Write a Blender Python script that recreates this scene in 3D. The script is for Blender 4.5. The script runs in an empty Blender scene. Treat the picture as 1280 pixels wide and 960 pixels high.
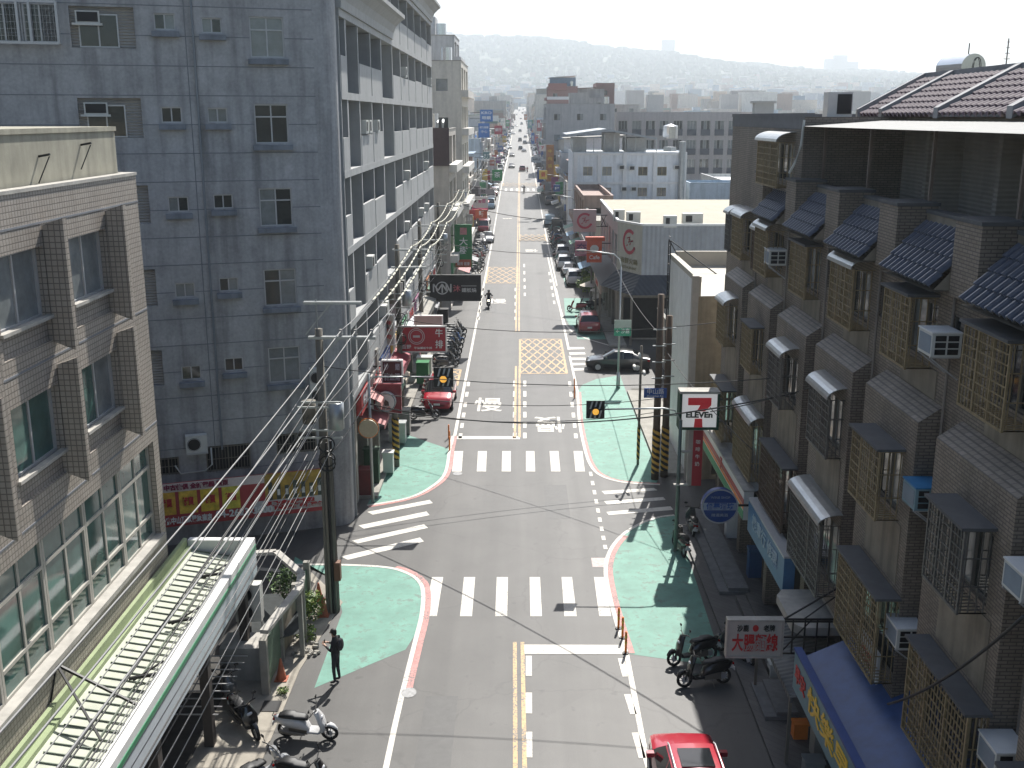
import bpy, math, random
from mathutils import Vector, Matrix
from mathutils.geometry import tessellate_polygon
R=math.radians
SC=bpy.context.scene
COL=SC.collection
rnd=random.Random(7)

# ------------------------------------------------------------------ camera
CH=17.5; TH=math.atan(334/1320); PSI=math.atan(10/1361.0)
cam=bpy.data.cameras.new('camera'); camo=bpy.data.objects.new('camera',cam); COL.objects.link(camo)
camo.location=(0,0,CH); camo.rotation_euler=(math.pi/2-TH,0,PSI)
cam.sensor_width=36; cam.lens=1320/1280*36; cam.clip_start=.1; cam.clip_end=30000
SC.camera=camo
# ------------------------------------------------------------------ sky, sun, exposure
SUN_EL=R(48.5); SUN_AZ=R(14.5)
w=bpy.data.worlds.new("World"); SC.world=w; w.use_nodes=True
nt=w.node_tree; bg=nt.nodes['Background']; sky=nt.nodes.new('ShaderNodeTexSky')
sky.sky_type='NISHITA'; sky.sun_disc=False; sky.sun_elevation=SUN_EL; sky.sun_rotation=SUN_AZ
sky.altitude=100; sky.air_density=1.0; sky.dust_density=1.6; sky.ozone_density=1.0
nt.links.new(sky.outputs[0],bg.inputs[0]); bg.inputs[1].default_value=.080
sl=bpy.data.lights.new('sun','SUN'); sl.energy=5.0; sl.angle=R(.5); sl.color=(1,.965,.91)
so=bpy.data.objects.new('sun',sl); COL.objects.link(so)
sv=Vector((math.sin(SUN_AZ)*math.cos(SUN_EL),math.cos(SUN_AZ)*math.cos(SUN_EL),math.sin(SUN_EL)))
so.rotation_euler=sv.to_track_quat('Z','Y').to_euler(); so.location=(0,0,60)
SC.view_settings.view_transform='Standard'; SC.view_settings.look='None'; SC.view_settings.gamma=1
SC.view_settings.exposure=.80

# ------------------------------------------------------------------ measuring helpers (photo pixel -> place in the world)
Fv=Vector((-math.sin(PSI)*math.cos(TH),math.cos(PSI)*math.cos(TH),-math.sin(TH)))
Rv=Vector((math.cos(PSI),math.sin(PSI),0)); Uv=Rv.cross(Fv)
def ray(px,py): return Fv*1320+Rv*(px-640)-Uv*(py-480)
def gp(px,py,h=0.0):
    d=ray(px,py); t=(h-CH)/d.z; return (d.x*t,d.y*t)
def onx(px,py,X):
    d=ray(px,py); t=X/d.x; return (d.y*t,CH+d.z*t)      # Y,Z
def ony(px,py,Y):
    d=ray(px,py); t=Y/d.y; return (d.x*t,CH+d.z*t)      # X,Z
PROF=[(-50,0),(150,0),(250,1.6),(440,4.5),(890,15),(1400,27),(1900,45),(2500,80)]
def prof(y):
    if y<=PROF[0][0]: return 0
    for (a,b),(c,d) in zip(PROF,PROF[1:]):
        if y<=c: return b+(d-b)*(y-a)/(c-a)
    return PROF[-1][1]
def ridge(x):
    # ridge height at y=4000
    pts=[(-3000,330),(-900,320),(-340,296),(0,277),(300,250),(640,205),(1100,172),(1500,155),(2600,140),(6000,120)]
    for (a,b),(c,d) in zip(pts,pts[1:]):
        if x<=c: return b+(d-b)*(x-a)/(c-a)
    return 120
def terrain(x,y):
    if y<=2500: return prof(y)
    if y<=4000:
        t=(y-2500)/1500; s=t*t*(3-2*t)
        n=math.sin(x*.0031+y*.002)*14+math.sin(x*.011+1.3)*5+math.sin(x*.023+y*.006)*3
        return 80+(ridge(x)-80)*s+n*math.sin(t*math.pi)*.9+(math.sin(x*.017)*3+math.sin(x*.041)*1.5)*s
    return ridge(x)+math.sin(x*.017)*3+math.sin(x*.041)*1.5-(y-4000)*.06

# ------------------------------------------------------------------ materials
MATS={}
def mat(name,col,rough=.7,metal=0,noise=.12,scale=3.0,bump=0,spec=.5,streak=0,coat=0,emit=None,alpha=None,detail=5):
    if name in MATS: return MATS[name]
    m=bpy.data.materials.new(name); m.use_nodes=True; n=m.node_tree.nodes; L=m.node_tree.links
    b=n['Principled BSDF']; b.inputs['Roughness'].default_value=rough; b.inputs['Metallic'].default_value=metal
    b.inputs['Specular IOR Level'].default_value=spec
    if coat: b.inputs['Coat Weight'].default_value=coat; b.inputs['Coat Roughness'].default_value=.05
    c=(col[0],col[1],col[2],1)
    b.inputs['Base Color'].default_value=c
    if emit: b.inputs['Emission Color'].default_value=c; b.inputs['Emission Strength'].default_value=emit
    g=n.new('ShaderNodeNewGeometry')
    if noise>0:
        t=n.new('ShaderNodeTexNoise'); t.inputs['Scale'].default_value=scale; t.inputs['Detail'].default_value=detail; t.inputs['Roughness'].default_value=.65
        L.new(g.outputs['Position'],t.inputs['Vector'])
        mr=n.new('ShaderNodeMapRange'); mr.inputs[1].default_value=.3; mr.inputs[2].default_value=.7
        mr.inputs[3].default_value=1-noise; mr.inputs[4].default_value=1+noise
        L.new(t.outputs[0],mr.inputs[0])
        vm=n.new('ShaderNodeVectorMath'); vm.operation='SCALE'; vm.inputs[0].default_value=col[:3]
        L.new(mr.outputs[0],vm.inputs['Scale']); last=vm.outputs[0]
        if streak:
            mp=n.new('ShaderNodeMapping'); mp.inputs['Scale'].default_value=(1.6,1.6,.12); L.new(g.outputs['Position'],mp.inputs[0])
            t2=n.new('ShaderNodeTexNoise'); t2.inputs['Scale'].default_value=1.5; t2.inputs['Detail'].default_value=6; L.new(mp.outputs[0],t2.inputs['Vector'])
            m2=n.new('ShaderNodeMapRange'); m2.inputs[1].default_value=.45; m2.inputs[2].default_value=.75; m2.inputs[3].default_value=1; m2.inputs[4].default_value=1-streak
            L.new(t2.outputs[0],m2.inputs[0]); v2=n.new('ShaderNodeVectorMath'); v2.operation='SCALE'; L.new(last,v2.inputs[0]); L.new(m2.outputs[0],v2.inputs['Scale']); last=v2.outputs[0]
        L.new(last,b.inputs['Base Color'])
        if bump:
            bp=n.new('ShaderNodeBump'); bp.inputs['Strength'].default_value=bump; bp.inputs['Distance'].default_value=.02
            L.new(t.outputs[0],bp.inputs['Height']); L.new(bp.outputs[0],b.inputs['Normal'])
    MATS[name]=m; return m
def tile_mat(name,c1,c2,mortar,bw,bh,offset=.5,rough=.6,streak=.25,msize=.012,groove=0):
    """small tiles or bricks laid on upright walls; the pattern runs along the wall and up it"""
    if name in MATS: return MATS[name]
    m=bpy.data.materials.new(name); m.use_nodes=True; n=m.node_tree.nodes; L=m.node_tree.links
    b=n['Principled BSDF']; b.inputs['Roughness'].default_value=rough
    g=n.new('ShaderNodeNewGeometry'); s=n.new('ShaderNodeSeparateXYZ'); L.new(g.outputs['Position'],s.inputs[0])
    a=n.new('ShaderNodeMath'); a.operation='ADD'; L.new(s.outputs[0],a.inputs[0]); L.new(s.outputs[1],a.inputs[1])
    cb=n.new('ShaderNodeCombineXYZ'); L.new(a.outputs[0],cb.inputs[0]); L.new(s.outputs[2],cb.inputs[1])
    t=n.new('ShaderNodeTexBrick'); L.new(cb.outputs[0],t.inputs['Vector'])
    t.inputs['Color1'].default_value=(*c1,1); t.inputs['Color2'].default_value=(*c2,1); t.inputs['Mortar'].default_value=(*mortar,1)
    t.inputs['Scale'].default_value=1; t.inputs['Brick Width'].default_value=bw; t.inputs['Row Height'].default_value=bh
    t.inputs['Mortar Size'].default_value=msize; t.offset=offset; t.inputs['Mortar Smooth'].default_value=.3
    tn=n.new('ShaderNodeTexNoise'); tn.inputs['Scale'].default_value=.7; tn.inputs['Detail'].default_value=7; tn.inputs['Roughness'].default_value=.7
    mp=n.new('ShaderNodeMapping'); mp.inputs['Scale'].default_value=(1.5,1.5,.45); L.new(g.outputs['Position'],mp.inputs[0]); L.new(mp.outputs[0],tn.inputs['Vector'])
    mr=n.new('ShaderNodeMapRange'); mr.inputs[1].default_value=.35; mr.inputs[2].default_value=.7; mr.inputs[3].default_value=1.08; mr.inputs[4].default_value=1-streak
    L.new(tn.outputs[0],mr.inputs[0]); v=n.new('ShaderNodeVectorMath'); v.operation='SCALE'; L.new(t.outputs[0],v.inputs[0]); L.new(mr.outputs[0],v.inputs['Scale'])
    L.new(v.outputs[0],b.inputs['Base Color'])
    bp=n.new('ShaderNodeBump'); bp.inputs['Strength'].default_value=.3; bp.inputs['Distance'].default_value=.01; bp.invert=True
    L.new(t.outputs['Fac'],bp.inputs['Height']); L.new(bp.outputs[0],b.inputs['Normal'])
    MATS[name]=m; return m
def cast_mat(name,col,joint,seam,rough=.75,streak=.25):
    """rendered wall with thin dark horizontal joints, plus cloudy weathering"""
    if name in MATS: return MATS[name]
    m=mat(name,col,rough,noise=.16,scale=1.1,streak=streak,bump=.15); n=m.node_tree.nodes; L=m.node_tree.links; b=n['Principled BSDF']
    src=b.inputs['Base Color'].links[0].from_socket
    t=n.new('ShaderNodeTexNoise'); t.inputs['Scale'].default_value=9; t.inputs['Detail'].default_value=6
    g=n.new('ShaderNodeNewGeometry'); L.new(g.outputs['Position'],t.inputs['Vector'])
    mr=n.new('ShaderNodeMapRange'); mr.inputs[1].default_value=.3; mr.inputs[2].default_value=.7; mr.inputs[3].default_value=.9; mr.inputs[4].default_value=1.1
    L.new(t.outputs[0],mr.inputs[0]); v=n.new('ShaderNodeVectorMath'); v.operation='SCALE'; L.new(src,v.inputs[0]); L.new(mr.outputs[0],v.inputs['Scale']); L.new(v.outputs[0],b.inputs['Base Color'])
    return m
def rib_mat(name,col,pitch,rough=.45,metal=.0,axis='xy',depth=.5,noise=.1):
    """profiled sheet metal, ribs across the given axis"""
    if name in MATS: return MATS[name]
    m=mat(name,col,rough,metal,noise=noise,scale=1.2,streak=.15); n=m.node_tree.nodes; L=m.node_tree.links; b=n['Principled BSDF']
    g=n.new('ShaderNodeNewGeometry'); s=n.new('ShaderNodeSeparateXYZ'); L.new(g.outputs['Position'],s.inputs[0])
    if axis=='xy':
        a=n.new('ShaderNodeMath'); a.operation='ADD'; L.new(s.outputs[0],a.inputs[0]); L.new(s.outputs[1],a.inputs[1]); src=a.outputs[0]
    else: src=s.outputs['xyz'.index(axis)]
    k=n.new('ShaderNodeMath'); k.operation='MULTIPLY'; k.inputs[1].default_value=2*math.pi/pitch; L.new(src,k.inputs[0])
    sn=n.new('ShaderNodeMath'); sn.operation='SINE'; L.new(k.outputs[0],sn.inputs[0])
    bp=n.new('ShaderNodeBump'); bp.inputs['Strength'].default_value=depth; bp.inputs['Distance'].default_value=.03; L.new(sn.outputs[0],bp.inputs['Height']); L.new(bp.outputs[0],b.inputs['Normal'])
    return m

# ------------------------------------------------------------------ mesh builder
WL={}   # world location of every empty made here
def tagp(o,label=None,cat=None,group=None,kind=None):
    if label: o['label']=label
    if cat: o['category']=cat
    if group: o['group']=group
    if kind: o['kind']=kind
    return o
def thing(name,label,cat,loc=(0,0,0),rz=0,group=None):
    o=bpy.data.objects.new(name,None); COL.objects.link(o); o.empty_display_size=.3
    o.location=loc; o.rotation_euler=(0,0,rz); WL[o.name]=Vector(loc); return tagp(o,label,cat,group)
class MB:
    def __init__(s): s.v=[]; s.f=[]; s.m=[]
    def face(s,pts,m=0):
        if len(pts)>5:
            i=len(s.v); s.v.extend([tuple(p) for p in pts])
            for t in tessellate_polygon([[Vector(p) for p in pts]]): s.f.append(tuple(i+k for k in t)); s.m.append(m)
            return s
        i=len(s.v); s.v.extend([tuple(p) for p in pts]); s.f.append(tuple(range(i,i+len(pts)))); s.m.append(m); return s
    def box(s,x0,x1,y0,y1,z0,z1,m=0,M=None):
        i=len(s.v); c=[(x0,y0,z0),(x1,y0,z0),(x1,y1,z0),(x0,y1,z0),(x0,y0,z1),(x1,y0,z1),(x1,y1,z1),(x0,y1,z1)]
        if M is not None: c=[tuple(M@Vector(p)) for p in c]
        s.v.extend(c)
        for q in ((0,3,2,1),(4,5,6,7),(0,1,5,4),(1,2,6,5),(2,3,7,6),(3,0,4,7)): s.f.append(tuple(i+k for k in q)); s.m.append(m)
        return s
    def bar(s,p0,p1,w,h=None,m=0):
        """square bar between two points"""
        h=h or w; p0=Vector(p0); p1=Vector(p1); d=(p1-p0); L=d.length
        if L<1e-6: return s
        q=d.to_track_quat('X','Z').to_matrix().to_4x4(); M=Matrix.Translation(p0)@q
        return s.box(0,L,-w/2,w/2,-h/2,h/2,m,M)
    def prism(s,pts,z0,z1,m=0,mside=None):
        n=len(pts); i=len(s.v); ms=m if mside is None else mside
        s.v.extend([(p[0],p[1],z0) for p in pts]+[(p[0],p[1],z1) for p in pts])
        s.f.append(tuple(i+n+k for k in range(n))); s.m.append(m); s.f.append(tuple(i+n-1-k for k in range(n))); s.m.append(m)
        for k in range(n):
            j=(k+1)%n; s.f.append((i+k,i+j,i+n+j,i+n+k)); s.m.append(ms)
        return s
    def ext(s,prof,a,b,fn,m=0):
        """extrude a closed 2-D profile; fn(u,v,t) gives the point, t from a to b"""
        n=len(prof); i=len(s.v)
        s.v.extend([tuple(fn(u,v,a)) for u,v in prof]+[tuple(fn(u,v,b)) for u,v in prof])
        s.f.append(tuple(i+k for k in range(n))); s.m.append(m); s.f.append(tuple(i+2*n-1-k for k in range(n))); s.m.append(m)
        for k in range(n):
            j=(k+1)%n; s.f.append((i+j,i+k,i+n+k,i+n+j)); s.m.append(m)
        return s
    def tube(s,pts,r,n=8,m=0,caps=True):
        pts=[Vector(p) for p in pts]; rs=r if isinstance(r,(list,tuple)) else [r]*len(pts); i0=len(s.v); N=len(pts)
        for k,p in enumerate(pts):
            d=(pts[min(k+1,N-1)]-pts[max(k-1,0)]).normalized()
            a=Vector((0,0,1)) if abs(d.z)<.95 else Vector((1,0,0)); u=d.cross(a).normalized(); v=d.cross(u)
            for j in range(n):
                t=2*math.pi*j/n; s.v.append(tuple(p+(u*math.cos(t)+v*math.sin(t))*rs[k]))
        for k in range(N-1):
            for j in range(n):
                a=i0+k*n+j; b=i0+k*n+(j+1)%n; s.f.append((a,a+n,b+n,b)); s.m.append(m)
        if caps:
            s.f.append(tuple(i0+j for j in range(n))); s.m.append(m); s.f.append(tuple(i0+(N-1)*n+n-1-j for j in range(n))); s.m.append(m)
        return s
    def cyl(s,p0,p1,r0,r1=None,n=12,m=0): return s.tube([p0,p1],[r0,r0 if r1 is None else r1],n,m)
    def loft(s,rings,m=0,caps=True,closed=True):
        i0=len(s.v); n=len(rings[0])
        for r in rings: s.v.extend([tuple(p) for p in r])
        for k in range(len(rings)-1):
            for j in range(n if closed else n-1):
                a=i0+k*n+j; b=i0+k*n+(j+1)%n; s.f.append((a,b,b+n,a+n)); s.m.append(m(k,j) if callable(m) else m)
        if caps:
            mm=m(0,0) if callable(m) else m
            s.f.append(tuple(i0+n-1-j for j in range(n))); s.m.append(mm); s.f.append(tuple(i0+(len(rings)-1)*n+j for j in range(n))); s.m.append(mm)
        return s
    def ball(s,c,rx,ry=None,rz=None,n=10,k=7,m=0):
        ry=ry or rx; rz=rz or rx
        rings=[[(c[0]+rx*math.sin(math.pi*i/k)*math.cos(2*math.pi*j/n),c[1]+ry*math.sin(math.pi*i/k)*math.sin(2*math.pi*j/n),c[2]-rz*math.cos(math.pi*i/k)) for j in range(n)] for i in range(1,k)]
        return s.loft(rings,m)
    def build(s,name,mats,parent=None,smooth=False,origin=None,**tags):
        me=bpy.data.meshes.new(name)
        o0=Vector(origin) if origin is not None else (WL.get(parent.name,Vector()) if parent is not None else Vector())
        if o0.length>0: vs=[(a-o0.x,b-o0.y,c-o0.z) for a,b,c in s.v]
        else: vs=s.v
        me.from_pydata(vs,[],s.f)
        if not isinstance(mats,(list,tuple)): mats=[mats]
        for m_ in mats: me.materials.append(m_)
        if len(mats)>1: me.polygons.foreach_set('material_index',s.m)
        if smooth: me.polygons.foreach_set('use_smooth',[True]*len(s.f))
        me.update()
        o=bpy.data.objects.new(name,me); COL.objects.link(o)
        if parent is not None: o.parent=parent; WL[o.name]=o0
        elif origin is not None: o.location=o0
        tagp(o,**tags); return o
def smooth_by_angle(o,ang=40):
    me=o.data; me.polygons.foreach_set('use_smooth',[True]*len(me.polygons))
    try: me.set_sharp_from_angle(angle=R(ang))
    except Exception: pass
def copy_tree(o,parent=None,kids=None):
    c=o.copy(); COL.objects.link(c)
    if parent is not None: c.parent=parent
    for ch in list(o.children): copy_tree(ch,c)
    return c
FONTCACHE={}
def text_mesh(s,size,ext=.01,spacing=1.0,bold=0.0):
    k=(s,size,ext,spacing,bold)
    if k in FONTCACHE: return FONTCACHE[k]
    cu=bpy.data.curves.new('lettering','FONT'); cu.body=s; cu.size=size; cu.extrude=ext; cu.align_x='CENTER'; cu.align_y='CENTER'; cu.space_character=spacing; cu.offset=bold
    cu.resolution_u=3
    o=bpy.data.objects.new('lettering',cu); COL.objects.link(o)
    dg=bpy.context.evaluated_depsgraph_get(); me=bpy.data.meshes.new_from_object(o.evaluated_get(dg))
    bpy.data.objects.remove(o); bpy.data.curves.remove(cu); FONTCACHE[k]=me; return me
def lettering(s,size,m,loc,facing,parent=None,width=None,ext=.01,bold=0.0,name='lettering',flat=False,squash=1.0):
    """flat raised letters; facing = direction (dx,dy) the writing looks toward; flat=True lays it on the ground"""
    me=text_mesh(s,size,ext,1.0,bold).copy(); me.materials.clear(); me.materials.append(m)
    o=bpy.data.objects.new(name,me); COL.objects.link(o)
    l=Vector(loc)
    if parent is not None:
        o.parent=parent; l=l-WL.get(parent.name,Vector()); WL[o.name]=Vector(loc)
    o.location=l
    if flat: o.rotation_euler=(0,0,facing)
    else: o.rotation_euler=(math.pi/2,0,math.atan2(facing[0],-facing[1]) if True else 0)
    wd=max((abs(v.co.x) for v in me.vertices),default=1)*2
    sx=(width/wd) if width and wd>1e-4 else 1
    o.scale=(sx,squash,1); return o
# ------------------------------------------------------------------ material palette
asph=mat('asphalt',(.088,.085,.080),.55,noise=.13,scale=.55,bump=.25,spec=.4,detail=9)
def _asph():
    n=asph.node_tree.nodes; L=asph.node_tree.links; b=n['Principled BSDF']
    src=b.inputs['Base Color'].links[0].from_socket; g=n.new('ShaderNodeNewGeometry')
    t=n.new('ShaderNodeTexNoise'); t.inputs['Scale'].default_value=40; t.inputs['Detail'].default_value=3; L.new(g.outputs['Position'],t.inputs['Vector'])
    mr=n.new('ShaderNodeMapRange'); mr.inputs[1].default_value=.3; mr.inputs[2].default_value=.7; mr.inputs[3].default_value=.8; mr.inputs[4].default_value=1.2; L.new(t.outputs[0],mr.inputs[0])
    # tyre-polished lanes: long stripes along the street
    mp=n.new('ShaderNodeMapping'); mp.inputs['Scale'].default_value=(.9,.03,1); L.new(g.outputs['Position'],mp.inputs[0])
    t2=n.new('ShaderNodeTexNoise'); t2.inputs['Scale'].default_value=1.1; t2.inputs['Detail'].default_value=4; L.new(mp.outputs[0],t2.inputs['Vector'])
    m2=n.new('ShaderNodeMapRange'); m2.inputs[1].default_value=.35; m2.inputs[2].default_value=.65; m2.inputs[3].default_value=.86; m2.inputs[4].default_value=1.12; L.new(t2.outputs[0],m2.inputs[0])
    # repair patches
    vo=n.new('ShaderNodeTexVoronoi'); vo.inputs['Scale'].default_value=.11; vo.distance='CHEBYCHEV'; L.new(g.outputs['Position'],vo.inputs['Vector'])
    sp=n.new('ShaderNodeSeparateColor'); L.new(vo.outputs['Color'],sp.inputs[0])
    m3=n.new('ShaderNodeMapRange'); m3.inputs[3].default_value=.93; m3.inputs[4].default_value=1.07; L.new(sp.outputs[0],m3.inputs[0])
    # hairline cracks, sealed darker
    nn=n.new('ShaderNodeTexNoise'); nn.inputs['Scale'].default_value=.8; nn.inputs['Detail'].default_value=5; L.new(g.outputs['Position'],nn.inputs['Vector'])
    av=n.new('ShaderNodeVectorMath'); av.operation='MULTIPLY_ADD'; av.inputs[1].default_value=(1.6,1.6,0); L.new(nn.outputs['Color'],av.inputs[0]); L.new(g.outputs['Position'],av.inputs[2])
    vc=n.new('ShaderNodeTexVoronoi'); vc.feature='DISTANCE_TO_EDGE'; vc.inputs['Scale'].default_value=.16; L.new(av.outputs[0],vc.inputs['Vector'])
    m4=n.new('ShaderNodeMapRange'); m4.inputs[1].default_value=0; m4.inputs[2].default_value=.008; m4.inputs[3].default_value=.80; m4.inputs[4].default_value=1; L.new(vc.outputs['Distance'],m4.inputs[0])
    # oil drips and stains
    to=n.new('ShaderNodeTexNoise'); to.inputs['Scale'].default_value=2.2; to.inputs['Detail'].default_value=3; L.new(g.outputs['Position'],to.inputs['Vector'])
    m5=n.new('ShaderNodeMapRange'); m5.inputs[1].default_value=.64; m5.inputs[2].default_value=.74; m5.inputs[3].default_value=1; m5.inputs[4].default_value=.72; L.new(to.outputs[0],m5.inputs[0])
    cur=src
    for q in (mr,m2,m3,m4,m5):
        v=n.new('ShaderNodeVectorMath'); v.operation='SCALE'; L.new(cur,v.inputs[0]); L.new(q.outputs[0],v.inputs['Scale']); cur=v.outputs[0]
    L.new(cur,b.inputs['Base Color'])
_asph()
def worn(m,under=(.13,.13,.125),amt=.60,scale=14):
    n=m.node_tree.nodes; L=m.node_tree.links; b=n['Principled BSDF']; src=b.inputs['Base Color'].links[0].from_socket
    g=n.new('ShaderNodeNewGeometry'); t=n.new('ShaderNodeTexNoise'); t.inputs['Scale'].default_value=scale; t.inputs['Detail'].default_value=8; t.inputs['Roughness'].default_value=.7; L.new(g.outputs['Position'],t.inputs['Vector'])
    t2=n.new('ShaderNodeTexNoise'); t2.inputs['Scale'].default_value=.9; t2.inputs['Detail'].default_value=3; L.new(g.outputs['Position'],t2.inputs['Vector'])
    a=n.new('ShaderNodeMath'); a.operation='MULTIPLY_ADD'; a.inputs[1].default_value=.35; L.new(t2.outputs[0],a.inputs[0]); L.new(t.outputs[0],a.inputs[2])
    k=n.new('ShaderNodeMapRange'); k.inputs[1].default_value=amt+.14; k.inputs[2].default_value=amt+.24; L.new(a.outputs[0],k.inputs[0])
    mx=n.new('ShaderNodeMix'); mx.data_type='RGBA'; mx.inputs[7].default_value=(*under,1); L.new(k.outputs[0],mx.inputs[0]); L.new(src,mx.inputs[6]); L.new(mx.outputs[2],b.inputs['Base Color']); return m
white_p=worn(mat('road_white',(.58,.55,.49),.6,noise=.14,scale=5,detail=9))
yellow_p=worn(mat('road_yellow',(.56,.36,.16),.6,noise=.16,scale=5,detail=9),amt=.52)
pink_p=worn(mat('kerb_red_paint',(.50,.22,.20),.65,noise=.25,scale=3,detail=9),amt=.55)
green_p=worn(mat('green_paint',(.118,.275,.215),.66,noise=.24,scale=.9,detail=9,bump=.08),under=(.115,.19,.155),amt=.575,scale=3)
conc=mat('concrete',(.30,.285,.25),.85,noise=.2,scale=1.6,bump=.2,detail=9)
dust=mat('dusty_concrete',(.33,.30,.25),.9,noise=.25,scale=1.2,bump=.3,detail=9)
pave=tile_mat('paving',(.12,.115,.11),(.095,.092,.09),(.05,.05,.05),.3,.3,0,.6)
grey_wall=cast_mat('grey_render',(.39,.388,.388),0,0,streak=.5)
grey_panel=mat('pale_render',(.36,.365,.36),.7,noise=.08,scale=1.5,streak=.15)
joint_m=mat('dark_joint',(.19,.20,.215),.8,noise=.1)
tileL=tile_mat('beige_tiles',(.37,.33,.285),(.33,.29,.245),(.16,.14,.12),.135,.135,0,.5,streak=.14,msize=.014)
tileR=tile_mat('grey_brick_tiles',(.285,.235,.19),(.22,.18,.14),(.12,.10,.08),.24,.075,.5,.6,streak=.35,msize=.013)
stuccoR=mat('brown_grey_render',(.27,.23,.175),.85,noise=.25,scale=.9,streak=.4,bump=.15)
cap_m=mat('concrete_cap',(.42,.40,.36),.8,noise=.18,scale=2,streak=.2)
beige_conc=mat('weathered_beige_wall',(.36,.34,.265),.85,noise=.15,scale=1.5,streak=.35,bump=.15)
alum=mat('aluminium',(.50,.50,.50),.4,.3,noise=.05)
alum_d=mat('dark_aluminium',(.20,.18,.15),.5,.3,noise=.08)
glass_d=mat('window_glass',(.025,.032,.034),.06,noise=.3,scale=1.2,spec=.7)
glass_g=mat('green_glass',(.05,.115,.10),.06,noise=.35,scale=.9,spec=.7)
curtain=mat('curtained_glass',(.20,.22,.22),.12,noise=.25,scale=2,spec=.6,coat=.5)
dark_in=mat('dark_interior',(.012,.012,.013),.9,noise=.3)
grille=mat('rusty_brass_grille',(.27,.205,.11),.55,.15,noise=.3,scale=6)
hood_m=mat('hood_sheet',(.42,.43,.43),.32,.75,noise=.12)
slab_m=mat('hood_slab',(.09,.092,.095),.7,noise=.15)
slate=mat('blue_glazed_tile',(.055,.062,.085),.38,noise=.25,scale=5,spec=.5)
trough_shade=mat('roof_trough_shade',(.012,.012,.016),.8,noise=.2)  # shade in the tile troughs painted near-black so the ribs read
rooft=mat('purple_glazed_tile',(.14,.10,.115),.6,noise=.3,scale=4,spec=.25)
white_m=mat('white_paint',(.74,.74,.72),.5,noise=.05,streak=.08)
offw=mat('off_white_plastic',(.60,.60,.56),.5,noise=.06)
blackm=mat('black_plastic',(.008,.008,.009),.55,noise=.1)
rubber=mat('rubber',(.010,.010,.010),.8,noise=.1)
steel=mat('galvanised_steel',(.40,.42,.42),.4,.6,noise=.12)
chrome=mat('chrome',(.65,.65,.66),.15,.9,noise=.03)
polec=mat('pole_concrete',(.17,.155,.125),.85,noise=.2,scale=2,streak=.2)
wirem=mat('cable_black',(.03,.03,.03),.6,noise=.05)
wireg=mat('cable_grey',(.20,.20,.195),.55,noise=.05)
sleeve=mat('cable_sleeve',(.50,.48,.38),.5,noise=.1)
redsh=mat('red_sign',(.42,.025,.04),.45,noise=.08)
REDT=mat('letter_red',(.50,.03,.03),.5,noise=.05)
BLACKT=mat('letter_black',(.015,.015,.015),.5,noise=.05)
WHITET=mat('letter_white',(.80,.80,.78),.5,noise=.03)
YELT=mat('letter_yellow',(.75,.50,.06),.5,noise=.04)
signw=mat('sign_white',(.70,.69,.66),.45,noise=.04,streak=.05)
signblack=mat('sign_black',(.007,.006,.008),.7,noise=.08)
signgreen=mat('sign_green',(.02,.20,.06),.4,noise=.08)
signblue=mat('sign_blue',(.02,.085,.33),.4,noise=.08)
orange=mat('orange_plastic',(.80,.22,.03),.5,noise=.08)
amber=mat('amber_lens',(.85,.42,.06),.25,noise=.05,emit=.5)
redlens=mat('red_lens',(.35,.01,.01),.2,noise=.05)
lens=mat('lamp_lens',(.55,.56,.58),.1,noise=.03,spec=.8)
skin=mat('skin',(.45,.27,.19),.6,noise=.06)
hairm=mat('hair',(.015,.012,.01),.6,noise=.1)

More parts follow.
